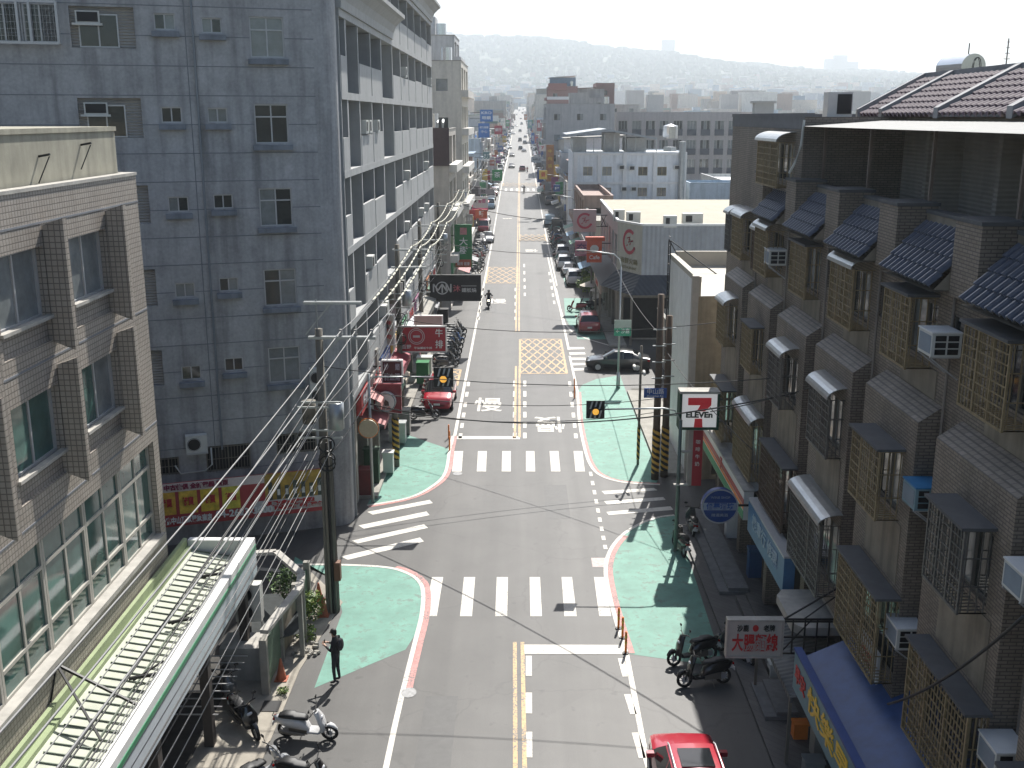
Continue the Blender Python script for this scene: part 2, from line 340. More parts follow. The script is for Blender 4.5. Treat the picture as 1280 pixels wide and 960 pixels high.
# ------------------------------------------------------------------ ground and road
XS=[-6000,-4500,-3300,-2400,-1700,-1200,-800,-500,-300,-150,-60,-25,-12,0,12,25,60,150,300,500,800,1200,1700,2400,3300,4500,6000]
xs2=[]
for a,b in zip(XS,XS[1:]):
    k=max(1,int((b-a)/45)) if abs(a)<2500 else max(1,int((b-a)/150))
    xs2+= [a+(b-a)*i/k for i in range(k)]
XS=xs2+[6000]
YS=[-50,-20,0,25,50,75,100,125,150,175,200,225,250,290,330,380,440,500,570,650,720,800,890,960,1040,1130,1220,1310,1400,1500,1600,1700,1800,1900,2000,2100,2200,2300,2400,2500]+[2500+37.5*i for i in range(1,41)]+[4100,4250,4500,5000]
tm=mat('town_ground',(.13,.125,.11),.9,noise=.35,scale=.05,detail=9)
def _tm():
    n=tm.node_tree.nodes; L=tm.node_tree.links; b=n['Principled BSDF']; src=b.inputs['Base Color'].links[0].from_socket
    g=n.new('ShaderNodeNewGeometry'); s=n.new('ShaderNodeSeparateXYZ'); L.new(g.outputs['Position'],s.inputs[0])
    t=n.new('ShaderNodeTexNoise'); t.inputs['Scale'].default_value=.006; t.inputs['Detail'].default_value=8; L.new(g.outputs['Position'],t.inputs['Vector'])
    k=n.new('ShaderNodeMapRange'); k.inputs[1].default_value=.44; k.inputs[2].default_value=.54; L.new(t.outputs[0],k.inputs[0])
    h=n.new('ShaderNodeMapRange'); h.inputs[1].default_value=2450; h.inputs[2].default_value=2750; L.new(s.outputs[1],h.inputs[0])
    near=n.new('ShaderNodeMapRange'); near.inputs[1].default_value=250; near.inputs[2].default_value=500; L.new(s.outputs[1],near.inputs[0])
    km=n.new('ShaderNodeMath'); km.operation='MULTIPLY'; L.new(k.outputs[0],km.inputs[0]); L.new(near.outputs[0],km.inputs[1])
    mx=n.new('ShaderNodeMath'); mx.operation='MAXIMUM'; L.new(km.outputs[0],mx.inputs[0]); L.new(h.outputs[0],mx.inputs[1])
    t3=n.new('ShaderNodeTexNoise'); t3.inputs['Scale'].default_value=.03; t3.inputs['Detail'].default_value=10; t3.inputs['Roughness'].default_value=.75; L.new(g.outputs['Position'],t3.inputs['Vector'])
    cr=n.new('ShaderNodeValToRGB'); cr.color_ramp.elements[0].position=.38; cr.color_ramp.elements[0].color=(.018,.032,.014,1); cr.color_ramp.elements[1].position=.62; cr.color_ramp.elements[1].color=(.085,.115,.045,1); L.new(t3.outputs[0],cr.inputs[0])
    mix=n.new('ShaderNodeMix'); mix.data_type='RGBA'; L.new(mx.outputs[0],mix.inputs[0]); L.new(src,mix.inputs[6]); L.new(cr.outputs[0],mix.inputs[7]); L.new(mix.outputs[2],b.inputs['Base Color'])
_tm()
g=MB(); nx=len(XS)
g.v=[(x,y,terrain(x,y)-.004) for y in YS for x in XS]
for j in range(len(YS)-1):
    for i in range(nx-1):
        a=j*nx+i; g.f.append((a,a+1,a+nx+1,a+nx)); g.m.append(0)
g.build('ground',tm,kind='structure')
def strip(mb,xl,xr,y0,y1,z,m=0):
    """sheet that follows the street's rise; xl/xr may be functions of y"""
    fl=xl if callable(xl) else (lambda y:xl); fr=xr if callable(xr) else (lambda y:xr)
    ys=[y0]+[y for y in YS if y0<y<y1]+[y1]
    for a,b in zip(ys,ys[1:]): mb.face([(fl(a),a,prof(a)+z),(fr(a),a,prof(a)+z),(fr(b),b,prof(b)+z),(fl(b),b,prof(b)+z)],m)
rd=MB(); strip(rd,-7.4,7.4,-20,1500,.0)
rd.build('road',asph,kind='structure')
sr=MB()
TL=math.tan(R(18.4))
sr.face([(-7.4,36.4,0),(-7.4,43.6,0),(-40,43.6-32.6*TL,0),(-40,33.4-32.6*TL*.9,0)])
sr.face([(7.4,45.4,0),(40,47.6,0),(40,51.2,0),(7.4,49.8,0)])
sr.face([(7.4,68,0),(60,68,0),(60,80,0),(7.4,80,0)])
sr.face([(-7.4,91.5,0),(-7.4,96.5,0),(-30,96.5,0),(-30,91.5,0)])
sr.build('side_road',asph,kind='structure')

def poly(mb,pts,z,m=0): mb.face([(x,y,z) for x,y in pts],m)
def pxs(l): return [gp(x,y) for x,y in l]
def smoothline(p,k=6):
    out=[]
    P=[p[0]]+list(p)+[p[-1]]
    for i in range(1,len(P)-2):
        a,b,c,d=P[i-1],P[i],P[i+1],P[i+2]
        for j in range(k):
            t=j/k; out.append(tuple(.5*((2*b[q])+(-a[q]+c[q])*t+(2*a[q]-5*b[q]+4*c[q]-d[q])*t*t+(-a[q]+3*b[q]-3*c[q]+d[q])*t**3) for q in (0,1)))
    out.append(tuple(p[-1])); return out
def band(mb,pts,w,z,m=0,off=0):
    """painted line of width w following a path, shifted sideways by off"""
    n=len(pts); L=[];Rr=[]
    for i in range(n):
        a=pts[max(i-1,0)]; b=pts[min(i+1,n-1)]; dx,dy=b[0]-a[0],b[1]-a[1]; l=math.hypot(dx,dy) or 1
        nx_,ny_=dy/l,-dx/l
        L.append((pts[i][0]+nx_*(off-w/2),pts[i][1]+ny_*(off-w/2))); Rr.append((pts[i][0]+nx_*(off+w/2),pts[i][1]+ny_*(off+w/2)))
    for i in range(n-1): mb.face([(*L[i],z),(*Rr[i],z),(*Rr[i+1],z),(*L[i+1],z)],m)
Z1=.004; Z2=.008; Z3=.012
# outlines of the painted corner islands (measured on the ground)
RN=smoothline(pxs([(843,644),(822,647),(800,655),(778,669),(763,688),(757,712),(762,745),(772,782),(783,817)]))      # near right
RF=smoothline(pxs([(722,490),(724,525),(730,557),(738,581),(752,595),(780,603),(825,606)]))   # far right
LN=smoothline(pxs([(360,706),(420,706),(480,709),(508,716),(524,727),(529,742),(527,770),(518,806),(504,862)]))    # near left
LF=smoothline(pxs([(566,545),(562,563),(557,590),(543,606),(512,622),(459,632)]))  # far left
gm=MB()
poly(gm,RN+pxs([(905,834)])+[(7.02,44.5)],Z1)
rf_tail=[(7.0,50.2),(7.0,67.2)]+pxs([(795,468),(772,469),(745,474),(728,482)])
poly(gm,RF[:-1]+[(7.0,50.2),(7.0,67.5)]+pxs([(775,469),(745,474),(728,481)]),Z1)
poly(gm,[(-9.2,40.2)]+LN[1:40]+pxs([(507,812),(393,860),(428,765)])+[(-7.2,38)],Z1)
poly(gm,LF[:-2]+pxs([(459,631),(480,595),(487,575),(495,552),(502,541),(525,549),(560,561)]),Z1)
poly(gm,[(4.1,93.5),(4.3,90),(4.9,88),(7.0,87.2),(7.0,104),(4.4,104)],Z1)
for (a,b,c,d) in ((7.2,112,4.9,118),(7.2,150,4.6,155)): poly(gm,[(c,b),(a,b),(a,d),(c,d)],Z1)
strip(gm,-6.9,-5.2,124,140,Z1); strip(gm,4.7,7.0,84,90,Z1)
gm.build('green_pavement',green_p,kind='structure')
ke=MB(); ZP=.0115; ZW=.0125
for path,sg in ((RN,1),(RF,1),(LN,-1),(LF,1)):
    pass
band(ke,RN,.16,ZW,0,0); band(ke,RN[18:],.2,ZP,1,-.19); band(ke,RF,.16,ZW,0,0); band(ke,RF,.14,ZP,1,-.16)
band(ke,LN,.16,ZW,0,0); band(ke,LN,.18,Z2,1,-.20 if False else .0) if False else None
band(ke,LN[14:],.2,ZP,1,-.19); band(ke,LF,.16,ZW,0,0); band(ke,LF,.16,ZP,1,-.18)
ke.build('kerb_line',[white_p,pink_p],kind='structure')

# lines along the street
ln=MB(); Z2=.0095
el=pxs([(482,962),(493,910),(504,862)]); band(ln,[(el[0][0]-1.0,10)]+el,.17,Z2)
er=pxs([(783,817),(795,880),(808,950)]); band(ln,er+[(er[-1][0]+.55,16)],.17,Z2)
lf=pxs([(566,545),(583,430),(600,350),(614,290)])
xl=lambda y: -4.25+(y-60)*.0016 if y<140 else -4.1
for i in range(1): pass
strip(ln,lambda y:-3.62-.12+(y-55)*-.0035,lambda y:-3.62+.06+(y-55)*-.0035,55.5,260,Z2)
strip(ln,lambda y:3.72,lambda y:3.90,56 if False else 80,110,Z2)
erx=pxs([(722,490),(712,445)]); band(ln,erx,.16,Z2)
band(ln,pxs([(762,432),(735,424),(716,416),(706,405),(697,375),(684,318)]),.18,Z2+.001)
strip(ln,3.9,4.05,112,260,Z2); strip(ln,3.9,4.1,260,600,Z2+.01); strip(ln,-4.45,-4.2,260,600,Z2+.01)
# dotted line over the right side street, dashes along both lanes
pts=pxs([(738,590),(744,615),(750,650),(757,686)])
for i in range(9):
    t=i/8.4; a=gp(738+19*t,590+96*t); b=gp(738+19*(t+.055),590+96*(t+.055)); band(ln,[a,b],.16,Z2)
for (x0,y0,x1,y1) in ((661,820,661,845),(661,866,661,892),(661,915,661,947)): band(ln,[gp(x0,y0),gp(x1,y1)],.2,Z2)
for (x0,y0,x1,y1) in ((776,823,782,846),(784,868,792,893),(794,916,803,948)): band(ln,[gp(x0,y0),gp(x1,y1)],.2,Z2)
for k in range(6):
    y=548-k*13; band(ln,[gp(643,y),gp(643.5,y-7)],.2,Z2); band(ln,[gp(656,y),gp(656,y-7)],.2,Z2)
    band(ln,[gp(575+k*2,y),gp(576+k*2,y-6)],.2,Z2); band(ln,[gp(720-k*1.5,y),gp(719.5-k*1.5,y-6)],.2,Z2)
for k in range(5):
    y=400-k*9; band(ln,[gp(644.5,y),gp(644.6,y-4)],.2,Z2); band(ln,[gp(656-.2*k,y-30),gp(656-.2*k,y-34)],.2,Z2); band(ln,[gp(598+k*1.5,y),gp(598.5+k*1.5,y-4)],.2,Z2); band(ln,[gp(693-k*1.5,y-20),gp(692.5-k*1.5,y-24)],.2,Z2)
# stop lines
a,b=gp(654,806),gp(782,818); ln.face([(a[0],b[1],Z2),(b[0]+.05,b[1],Z2),(b[0]-.05,a[1],Z2),(a[0],a[1],Z2)])
a,b=gp(568,549),gp(650,545.5); ln.face([(a[0],a[1],Z2),(b[0],a[1],Z2),(b[0],b[1],Z2),(a[0],b[1],Z2)])
ln.build('white_line',white_p,kind='structure')
cl=MB(); Z2=.0105
c0=gp(643,960)[0]; c1=gp(652,960)[0]
for x in (-.06,.20):
    strip(cl,lambda y:x-.065-(y-20)*.0065*(1 if y<60 else 60/max(y,60)*1.0),lambda y:x+.065-(y-20)*.0065*(1 if y<60 else 60/max(y,60)*1.0),10,33.0,Z2)
    strip(cl,lambda y:x-.07-.2,lambda y:x+.07-.2,56.9,74.4,Z2)
    strip(cl,lambda y:x-.07-.25,lambda y:x+.07-.25,87,300,Z2)
# hatched boxes
def hatch(x0,x1,y0,y1,nx_,ny_):
    h0=prof((y0+y1)/2); w_=.13
    for (a,b) in (((x0,y0),(x1,y0)),((x0,y1),(x1,y1)),((x0,y0),(x0,y1)),((x1,y0),(x1,y1))): band(cl,[(*a,)[:2],(*b,)[:2]],.16,h0+Z2+.001)
    for i in range(-ny_,nx_+1):
        for s_ in (0,1):
            # diagonal clipped to the box
            xa=x0+(x1-x0)*i/nx_; dx=(x1-x0)*ny_/nx_
            t0=max(0,(x0-xa)/dx); t1=min(1,(x1-xa)/dx)
            if t1-t0<.02: continue
            pa=(xa+dx*t0,y0+(y1-y0)*t0); pb=(xa+dx*t1,y0+(y1-y0)*t1)
            if s_: pa=(x0+x1-pa[0],pa[1]); pb=(x0+x1-pb[0],pb[1])
            band(cl,[pa,pb],w_,h0+Z2+.002+.001*s_)
a=gp(650,467); b=gp(708,424); hatch(a[0],a[0]+3.3,a[1],b[1],5,5)
a=gp(606,354); hatch(-3.7,-.25,gp(606,354)[1],gp(606,334)[1],4,4)
hatch(0,3.8,gp(650,302)[1],gp(650,289)[1],4,4); hatch(-6.6,-4.2,gp(560,482)[1],gp(560,462)[1],3,3)
hatch(-4,3.9,250,275,5,3)
cl.build('yellow_line',yellow_p,kind='structure')
cw=MB(); Z2=.008
def stripe(t,b): # four photo points: top-left/right, bottom-left/right
    poly(cw,[gp(*p) for p in (b[0],b[1],t[1],t[0])],Z2)
for (t0,t1,b0,b1) in ((540,554,531,546),(580,594,575,590),(621,635,619,634),(662,675,663,677.5),(702,715,705.5,721),(742.5,756,749,764)): stripe(((t0,721.5),(t1,721.5)),((b0,770.5),(b1,770.5)))
for (t0,t1,b0,b1) in ((568,579,565,577),(597.5,608.5,596,607.5),(628,638.5,627,638.5),(657.5,668,657.5,669),(687,698,689,700.5),(717,728,719.5,731)): stripe(((t0,564),(t1,564)),((b0,589.5),(b1,589.5)))
for q in (((459,640),(537,625),(541,629),(466,643.5)),((448,657),(533,639.5),(537,644),(455,661)),((440,676),(530,655.5),(535,660),(447,679.5)),((426,696),(525,672),(530,677),(435,700)),
          ((752,614),(817,610),(822,613),(756,618)),((755,626.5),(829,621.5),(832,625),(759,631)),((758,640),(838,633),(842,637.5),(761,644))):
    poly(cw,[gp(*p) for p in (q[3],q[2],q[1],q[0])],Z2)
for i in range(5):
    y=434+i*6.6; poly(cw,[gp(711+i*1.2,y+3),gp(731+i*1,y+2.4),gp(730+i*1,y),gp(710+i*1.2,y)],Z2)
for i in range(7): poly(cw,[(-6.4,116.5+i*1.3),(-4.4,116.5+i*1.3),(-4.4,117.1+i*1.3),(-6.4,117.1+i*1.3)],Z2)
for i in range(6): strip(cw,-3.4+i*1.25,-2.9+i*1.25,240,246,Z2)
cw.build('crosswalk',white_p,kind='structure')
# the character painted in each lane
for (px,py,rz,s) in ((610,507,0,1.9),(687,529,math.pi,1.9),(622,377,0,1.6),(664,313,math.pi,1.6),(634,277,0,1.6)):
    x,y=gp(px,py); o=lettering('慢',s,white_p,(x,y,prof(y)+.010),rz,flat=True,width=1.8,ext=.0008,bold=.02,name='road_lettering',squash=1.8); tagp(o,kind='structure')
# manholes and a resurfaced trench
mh=MB()
for (px,py,r) in ((511,866,.3),(572,592,.3),(749,703,.45),(690,650,.0)):
    if r:
        x,y=gp(px,py)
        if r>.4: mh.face([(x-.3,y-.45,Z1),(x+.3,y-.45,Z1),(x+.3,y+.45,Z1),(x-.3,y+.45,Z1)],1)
        else: mh.face([(x+r*.8*math.cos(t*math.pi/8),y+r*math.sin(t*math.pi/8),Z2+.004) for t in range(16)],0)
pt=MB()
for (x0,x1,y0,y1) in ((-2.9,-1.9,23,29.5),(1.2,2.3,44.5,49.0),(-1.6,-.6,60,71),(2.0,2.7,86,110),(-3.2,-2.2,96,104),(2.6,5.6,21.5,22.3)): pt.face([(x0,y0,.002),(x1,y0,.002),(x1,y1,.002),(x0,y1,.002)])
pt.build('road_patch',mat('newer_asphalt',(.066,.065,.063),.6,noise=.18,scale=3,detail=9,bump=.2),kind='structure')
mh.build('manhole_cover',[mat('worn_iron',(.22,.22,.22),.5,.3,noise=.3,scale=8),mat('pink_patch',(.50,.40,.38),.7,noise=.3,scale=6,detail=9)],kind='structure')
# raised pavements
pv=MB()
pv.box(7.05,9.3,8,45.6,-.1,.13); pv.build('pavement',pave,kind='structure')
pv=MB()
pv.prism([(-10.9,8),(-7.35,8),(-7.15,31),(-6.55,36),(-8.2,38.6),(-10.9,39.2)],-.1,.03); pv.build('concrete_apron',dust,kind='structure')
dk=MB(); dk.face([(-10.88,8,.036),(-9.2,8,.036),(-9.2,31.5,.036),(-8.1,32.2,.036),(-7.9,37.6,.036),(-8.6,38.4,.036),(-10.88,38.9,.036)]); dk.build('yard_floor',mat('shade_dark_concrete',(.045,.042,.038),.85,noise=.35,scale=2,detail=8),kind='structure')  # dark sheet over the apron: shade under canopy and in yard painted in
pv=MB(); pv.box(-7.9,-6.7,47,91,-.1,.14); pv.box(-8.5,-6.9,97,1400,-.2,.14) if False else None
pv.box(7.05,9.0,50.4,67,-.1,.14); pv.box(7.05,8.4,81,140,-.1,.14); pv.build('kerb_pavement',conc,kind='structure')

# ------------------------------------------------------------------ walls with real openings, and windows
def wall(mb,p0,p1,z0,z1,holes=(),depth=.18,m=0,mr=None,gz=0):
    """upright wall from p0 to p1 (outside on the right hand); holes=(u0,u1,za,zb) are cut through and given reveals"""
    mr=m if mr is None else mr
    dx,dy=p1[0]-p0[0],p1[1]-p0[1]; L=math.hypot(dx,dy); d=(dx/L,dy/L); n=(d[1],-d[0])
    P=lambda u,z,o=0:(p0[0]+d[0]*u-n[0]*o,p0[1]+d[1]*u-n[1]*o,z)
    us=sorted({0,L,*[min(max(h[0],0),L) for h in holes],*[min(max(h[1],0),L) for h in holes]}); zs=sorted({z0,z1,*[h[2] for h in holes],*[h[3] for h in holes]})
    for a,b in zip(us,us[1:]):
        run=None
        for c,e in zip(zs,zs[1:]):
            um,zm=(a+b)/2,(c+e)/2; inh=any(h[0]<um<h[1] and h[2]<zm<h[3] for h in holes)
            if inh:
                if run is not None: mb.face([P(a,run),P(b,run),P(b,c),P(a,c)],m); run=None
            elif run is None: run=c
        if run is not None: mb.face([P(a,run),P(b,run),P(b,z1),P(a,z1)],m)
    for (a,b,c,e) in holes:
        mb.face([P(a,c),P(b,c),P(b,c,depth),P(a,c,depth)],mr); mb.face([P(a,e),P(a,e,depth),P(b,e,depth),P(b,e)],mr)
        mb.face([P(a,c),P(a,c,depth),P(a,e,depth),P(a,e)],mr); mb.face([P(b,c),P(b,e),P(b,e,depth),P(b,c,depth)],mr)
    return P,math.atan2(d[1],d[0])
WC={}
def window(parent,c,a,w,h,cols=2,tr=0,fm=None,glass=None,alt=None,fw=.05,seed=0,name='window',sill=None,frame=True,lower=0):
    """window centred at c (world), across direction angle a; pane, frame as its sub-part, sill as another"""
    fm=fm or alum; glass=glass or glass_d; alt=alt or curtain
    k=(round(w,2),round(h,2),cols,tr,fm.name,glass.name,alt.name,fw,seed%4,name,frame,lower)
    if k not in WC:
        pb=MB(); cw_=w/cols; rr=random.Random(hash((seed%4,cols))&255)
        for i in range(cols):
            x0=-w/2+i*cw_; dy=.02*(i%2)
            mm=1 if ((seed%4)>>(i%2))&1 else 0
            pb.face([(x0,dy,-h/2),(x0+cw_,dy,-h/2),(x0+cw_,dy,h/2),(x0,dy,h/2)],mm)
        o=pb.build(name,[glass,alt]); me=o.data; bpy.data.objects.remove(o)
        fmesh=None
        if frame:
            fb=MB(); fb.box(-w/2,w/2,-.04,.035,-h/2,-h/2+fw); fb.box(-w/2,w/2,-.04,.035,h/2-fw,h/2); fb.box(-w/2,-w/2+fw,-.04,.035,-h/2+fw,h/2-fw); fb.box(w/2-fw,w/2,-.04,.035,-h/2+fw,h/2-fw)
            for i in range(1,cols): x=-w/2+i*cw_; fb.box(x-fw/2,x+fw/2,-.036,.031,-h/2+fw,h/2-fw)
            if tr: z=h/2-h*tr; fb.box(-w/2+fw,w/2-fw,-.044,.028,z-fw/2,z+fw/2)
            if lower: z=-h/2+h*lower; fb.box(-w/2+fw,w/2-fw,-.044,.028,z-fw/2,z+fw/2)
            o=fb.build('window_frame',fm); fmesh=o.data; bpy.data.objects.remove(o)
        WC[k]=(me,fmesh)
    me,fmesh=WC[k]
    o=bpy.data.objects.new(name,me); COL.objects.link(o); pl=WL.get(parent.name,Vector()); o.parent=parent; o.location=Vector(c)-pl; o.rotation_euler=(0,0,a); WL[o.name]=Vector(c)
    if fmesh is not None:
        f=bpy.data.objects.new('window_frame',fmesh); COL.objects.link(f); f.parent=o
    if sill is not None:
        key=('sill',round(w,2),sill.name)
        if key not in WC:
            q=MB().box(-w/2-.12,w/2+.12,-.34,-.02,-.26,-.06).build('window_sill',sill); WC[key]=q.data; bpy.data.objects.remove(q)
        s_=bpy.data.objects.new('window_sill',WC[key]); COL.objects.link(s_); s_.parent=o; s_.location=(0,0,-h/2)
    return o
# ================================================================== near left: beige tiled block with window fins
XL=-10.9
bL=thing('tiled_building','beige small-tiled block with upright fins beside its windows, at the left','building',(XL,20,0))
m=MB(); holes=[]; FY=[27.9-3.75*i for i in range(6)]
for fy in FY:
    for zb,zt in ((12.45,14.65),(9.2,11.4)): holes.append((fy-2.45-4,fy-.05-4,zb,zt))
NB=9; bw=2.42; by1=29.95
holes.append((by1-NB*bw-4,by1-4,5.2,8.15)); holes.append((by1-NB*bw-4,by1-4,.1,3.3))
P,a=wall(m,(XL,4),(XL,30.4),0,15.9,holes,.24)
m.face([(XL,30.4,0),(XL-16,30.4,0),(XL-16,30.4,15.9),(XL,30.4,15.9)])
m.face([(XL-.25,4,15.3),(XL-.25,30.15,15.3),(XL-16,30.15,15.3),(XL-16,4,15.3)])
m.build('wall',tileL,bL)
q=MB(); q.box(XL-.28,XL+.03,4,30.43,15.9,15.98); q.box(XL-16,XL-.28,30.15,30.43,15.9,15.98); q.build('parapet_cap',cap_m,bL)
q=MB(); q.box(XL-13,XL-.38,4,30.1,15.3,17.12); q.box(XL-13,XL-.34,4,30.14,17.12,17.24); q.build('rooftop_wall',beige_conc,bL)
q=MB()
for z in (15.15,12.05,8.62): q.box(XL,XL+.012,4,30.4,z,z+.045)
q.build('joint_line',joint_m,bL)
k=0
for fy in FY:
    for zb,zt in ((12.45,14.65),(9.2,11.4)):
        f=MB(); f.ext([(0,zb-.05),(.5,zb-.25),(.5,zt+.62),(.02,zt+.45)],fy-.03,fy+.17,lambda u,v,t:(XL+u,t,v)); f.build('window_fin',tileL,bL)
        s_=MB(); s_.box(XL-.235,XL-.1,fy-2.45,fy-.05,zb,zb+.52); s_.build('spandrel',tileL,bL)
        window(bL,(XL-.22,fy-1.25,(zb+.55+zt)/2),a,2.38,zt-zb-.55,2,0,alum,glass_g if k%2 else curtain,curtain,seed=k+1,sill=None,fw=.07)
        l_=MB(); l_.box(XL-.1,XL+.07,fy-2.5,fy-.0,zb+.52,zb+.6); l_.build('window_ledge',cap_m,bL); k+=1
for i in range(NB):
    yc=by1-bw*(i+.5); window(bL,(XL-.2,yc,6.675),a,bw-.02,2.95,2,.26,mat('beige_frame',(.42,.40,.35),.5,noise=.08),glass_g,glass_g,seed=i,fw=.09,lower=.24)
q=MB(); q.box(XL-.17,XL+.12,by1-NB*bw,by1+.1,5.08,5.215); q.build('window_ledge',cap_m,bL)
for i in range(6):
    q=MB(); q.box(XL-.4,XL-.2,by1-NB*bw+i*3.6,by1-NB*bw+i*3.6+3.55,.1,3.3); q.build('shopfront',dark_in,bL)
for (yy,zz) in ((25.2,16.6),(27.7,16.8)):
    q=MB(); q.bar((XL-.37,yy,zz),(XL-.1,yy,zz+.05),.05); q.bar((XL-.12,yy,zz),(XL-.3,yy-.3,zz-.6),.02); q.build('wall_bracket',blackm,bL)

# -------- shop canopy with white and green fascia
cn=thing('shop_canopy','long pale ribbed canopy roof with white and green fascia along the beige tiled block','canopy',(-9.8,20,3.6))
q=MB(); q.face([(-10.6,8,3.9),(-8.9,8,3.62),(-8.9,31.8,3.62),(-10.6,31.8,3.9)]); q.box(-10.6,-8.9,8,31.8,3.35,3.5)
q.build('roof_sheet',mat('pale_green_sheet',(.42,.44,.35),.5,noise=.12,scale=1.5,streak=.2),cn)
q=MB(); y=8.3
while y<31.7: q.bar((-10.5,y,3.905),(-8.92,y,3.655),.026,.03); y+=.36
q.bar((-9.55,8,3.78),(-9.55,31.8,3.78),.03,.04); q.build('roof_ribs',mat('dark_green_rib',(.16,.19,.15),.5,noise=.1),cn)
q=MB(); q.box(-10.88,-10.6,8,31.8,3.8,4.02); q.box(-10.86,-10.75,8,31.8,4.02,4.3); q.build('flashing',mat('olive_flashing',(.30,.36,.20),.5,noise=.1),cn)
q=MB(); q.box(-8.9,-8.62,8,32.1,4.10,4.2); q.box(-8.9,-8.80,8,31.9,3.4,4.1); q.box(-10.75,-8.9,31.85,32.1,3.4,4.2); q.box(-8.66,-8.62,8,32.1,3.97,4.1)
q.build('fascia_cap',white_m,cn)
q=MB(); q.box(-8.66,-8.60,8,32.1,3.80,3.97); q.build('green_stripe',mat('canopy_green',(.03,.22,.10),.4,noise=.06),cn)
q=MB(); q.box(-8.66,-8.615,8,32.1,3.0,3.80); q.box(-10.7,-8.66,32.1,32.14,3.0,4.1); q.build('fascia_board',mat('pale_blue_board',(.55,.60,.64),.4,noise=.06,streak=.08),cn)
for y in (29.6,26.6,23.6,18.6,15.4): q=MB(); q.bar((-9.7,y,3.95),(-8.9,y+.1,4.05),.07,m=0); q.bar((-9.1,y+.8,4.0),(-9.6,y,3.9),.04); q.build('stay_bar',blackm,cn)
for y in (22.3,16.9): q=MB(); q.bar((-10.88,y+.1,5.0),(-8.9,y-.2,4.1),.06); q.bar((-10.88,y+.1,5.0),(-9.4,y-1.3,3.9),.05); q.bar((-10.88,y+.1,5.0),(-10.88,y-.4,4.3),.03); q.build('stay_rod',blackm,cn)
for y in (31.0,26.8,22.6,18.4,14.2): q=MB(); q.box(-8.98,-8.72,y-.15,y+.15,.03,3.36); q.build('column',mat('dark_column',(.06,.05,.045),.7,noise=.2),cn)

# ================================================================== grey rendered tower across the side street
ph=R(18.4); dD=(math.cos(ph),math.sin(ph)); CX,CY=-8.15,43.55
def onw(px,py):
    d=ray(px,py); # origin + t*d = C + u*dD
    det=d.x*(-dD[1])+d.y*dD[0]; t=(CX*(-dD[1])+CY*dD[0])/det; x,y=d.x*t,d.y*t
    return ((x-CX)*dD[0]+(y-CY)*dD[1],CH+d.z*t)
tw=thing('apartment_tower','tall grey rendered apartment block on the corner behind the phone-number banner','building',(-12,46,0))
LT=34.0; p0=(CX-dD[0]*LT,CY-dD[1]*LT); p1=(CX,CY)
smalls=[(191,217,17,37),(201,227,133,153),(210,236,246,265),(218,243,354,373),(226,251,458,475),(251,276,22,41),(259,283,135,153),(267,291,243,261),(273,298,348,365),(280,304,447,464)]
bigs=[(311,355,21,72),(317,358,130,179),(324,365,235,283),(329,370,337,382),(334,373,434,478)]
hol=[];spec=[]
def rect(x0,x1,y0,y1):
    u0,z1_=onw(x0,(y0)); u1,_=onw(x1,y0); _,z0_=onw((x0+x1)/2,y1); _,z1_=onw((x0+x1)/2,y0); return [u0+LT,u1+LT,z0_,z1_]
def regular(rs):
    # same column: keep one width, one height, even storeys
    rr=[rect(*r) for r in rs]; u0=sum(r[0] for r in rr)/len(rr); u1=sum(r[1] for r in rr)/len(rr)
    h=sum(r[3]-r[2] for r in rr)/len(rr); zs=[(r[2]+r[3])/2 for r in rr]; n=len(zs); st=(zs[0]-zs[-1])/(n-1); mz=sum(zs)/n
    return [(u0,u1,mz+st*((n-1)/2-i)-h/2,mz+st*((n-1)/2-i)+h/2) for i in range(n)],st
for col in (smalls[:5],smalls[5:]):
    r,st=regular(col)
    for q in r+[(r[0][0],r[0][1],r[0][2]+st,r[0][3]+st),(r[0][0],r[0][1],r[0][2]+2*st,r[0][3]+2*st)]: hol.append(q); spec.append(('s',q))
r,st=regular(bigs)
for q in r+[(r[0][0],r[0][1],r[0][2]+st,r[0][3]+st)]: hol.append(q); spec.append(('b',q))
zrow0=(r[0][2]+r[0][3])/2
r0=rect(85,166,8,60); hb=r0[3]-r0[2]
balc=[]
for i in range(5):
    zc_=(r0[2]+r0[3])/2-i*st
    for du in (0,-5.0,-10,-15): balc.append((r0[0]+du+.2*0,r0[1]+du,zc_-hb/2,zc_+hb/2))
hol+=balc
for px4 in ((345,395,541,566),(257,312,556,588),(197,223,572,594)):
    q=rect(*px4); q=(q[0],q[1],q[2],q[3]); hol.append(q); spec.append(('g',q))
m=MB(); P,a=wall(m,p0,p1,0,27.5,hol,.2)
# rounded corner, then the flat return to the street face
arc=[(CX+.0+.75*math.sin(t)+0,CY+.02-.75*(1-math.cos(t))*-0+0) for t in (0,)]
cc=(CX+.0,CY+.75); pts=[]
for i in range(9):
    t=-math.pi/2+ph*0+ (math.pi/2)*i/8; pts.append((CX+.75*math.cos(t)-.0,CY+.75+.75*math.sin(t)))
pts[0]=(CX,CY)
for p_,q_ in zip(pts,pts[1:]): m.face([(*p_,0),(*q_,0),(*q_,27.5),(*p_,27.5)])
m.face([(pts[-1][0],pts[-1][1],0),(-7.42,44.70,0),(-7.42,44.70,22.2),(pts[-1][0],pts[-1][1],22.2)])
m.face([(p0[0],p0[1],27.5),(CX,CY,27.5),(CX,92,27.5),(p0[0],92,27.5)])
m.build('wall',grey_wall,tw)
q=MB(); z=3.1
NX=(dD[1],-dD[0])
while z<27:
    cuts=sorted([(h[0]-.01,h[1]+.01) for h in hol if h[2]-.05<z<h[3]+.05]); u=0
    for c0_,c1_ in cuts+[(LT,LT)]:
        if c0_-u>.05: q.bar(P(u,z,0),P(c0_,z,0),.02,.035)
        u=max(u,c1_)
    z+=1.085
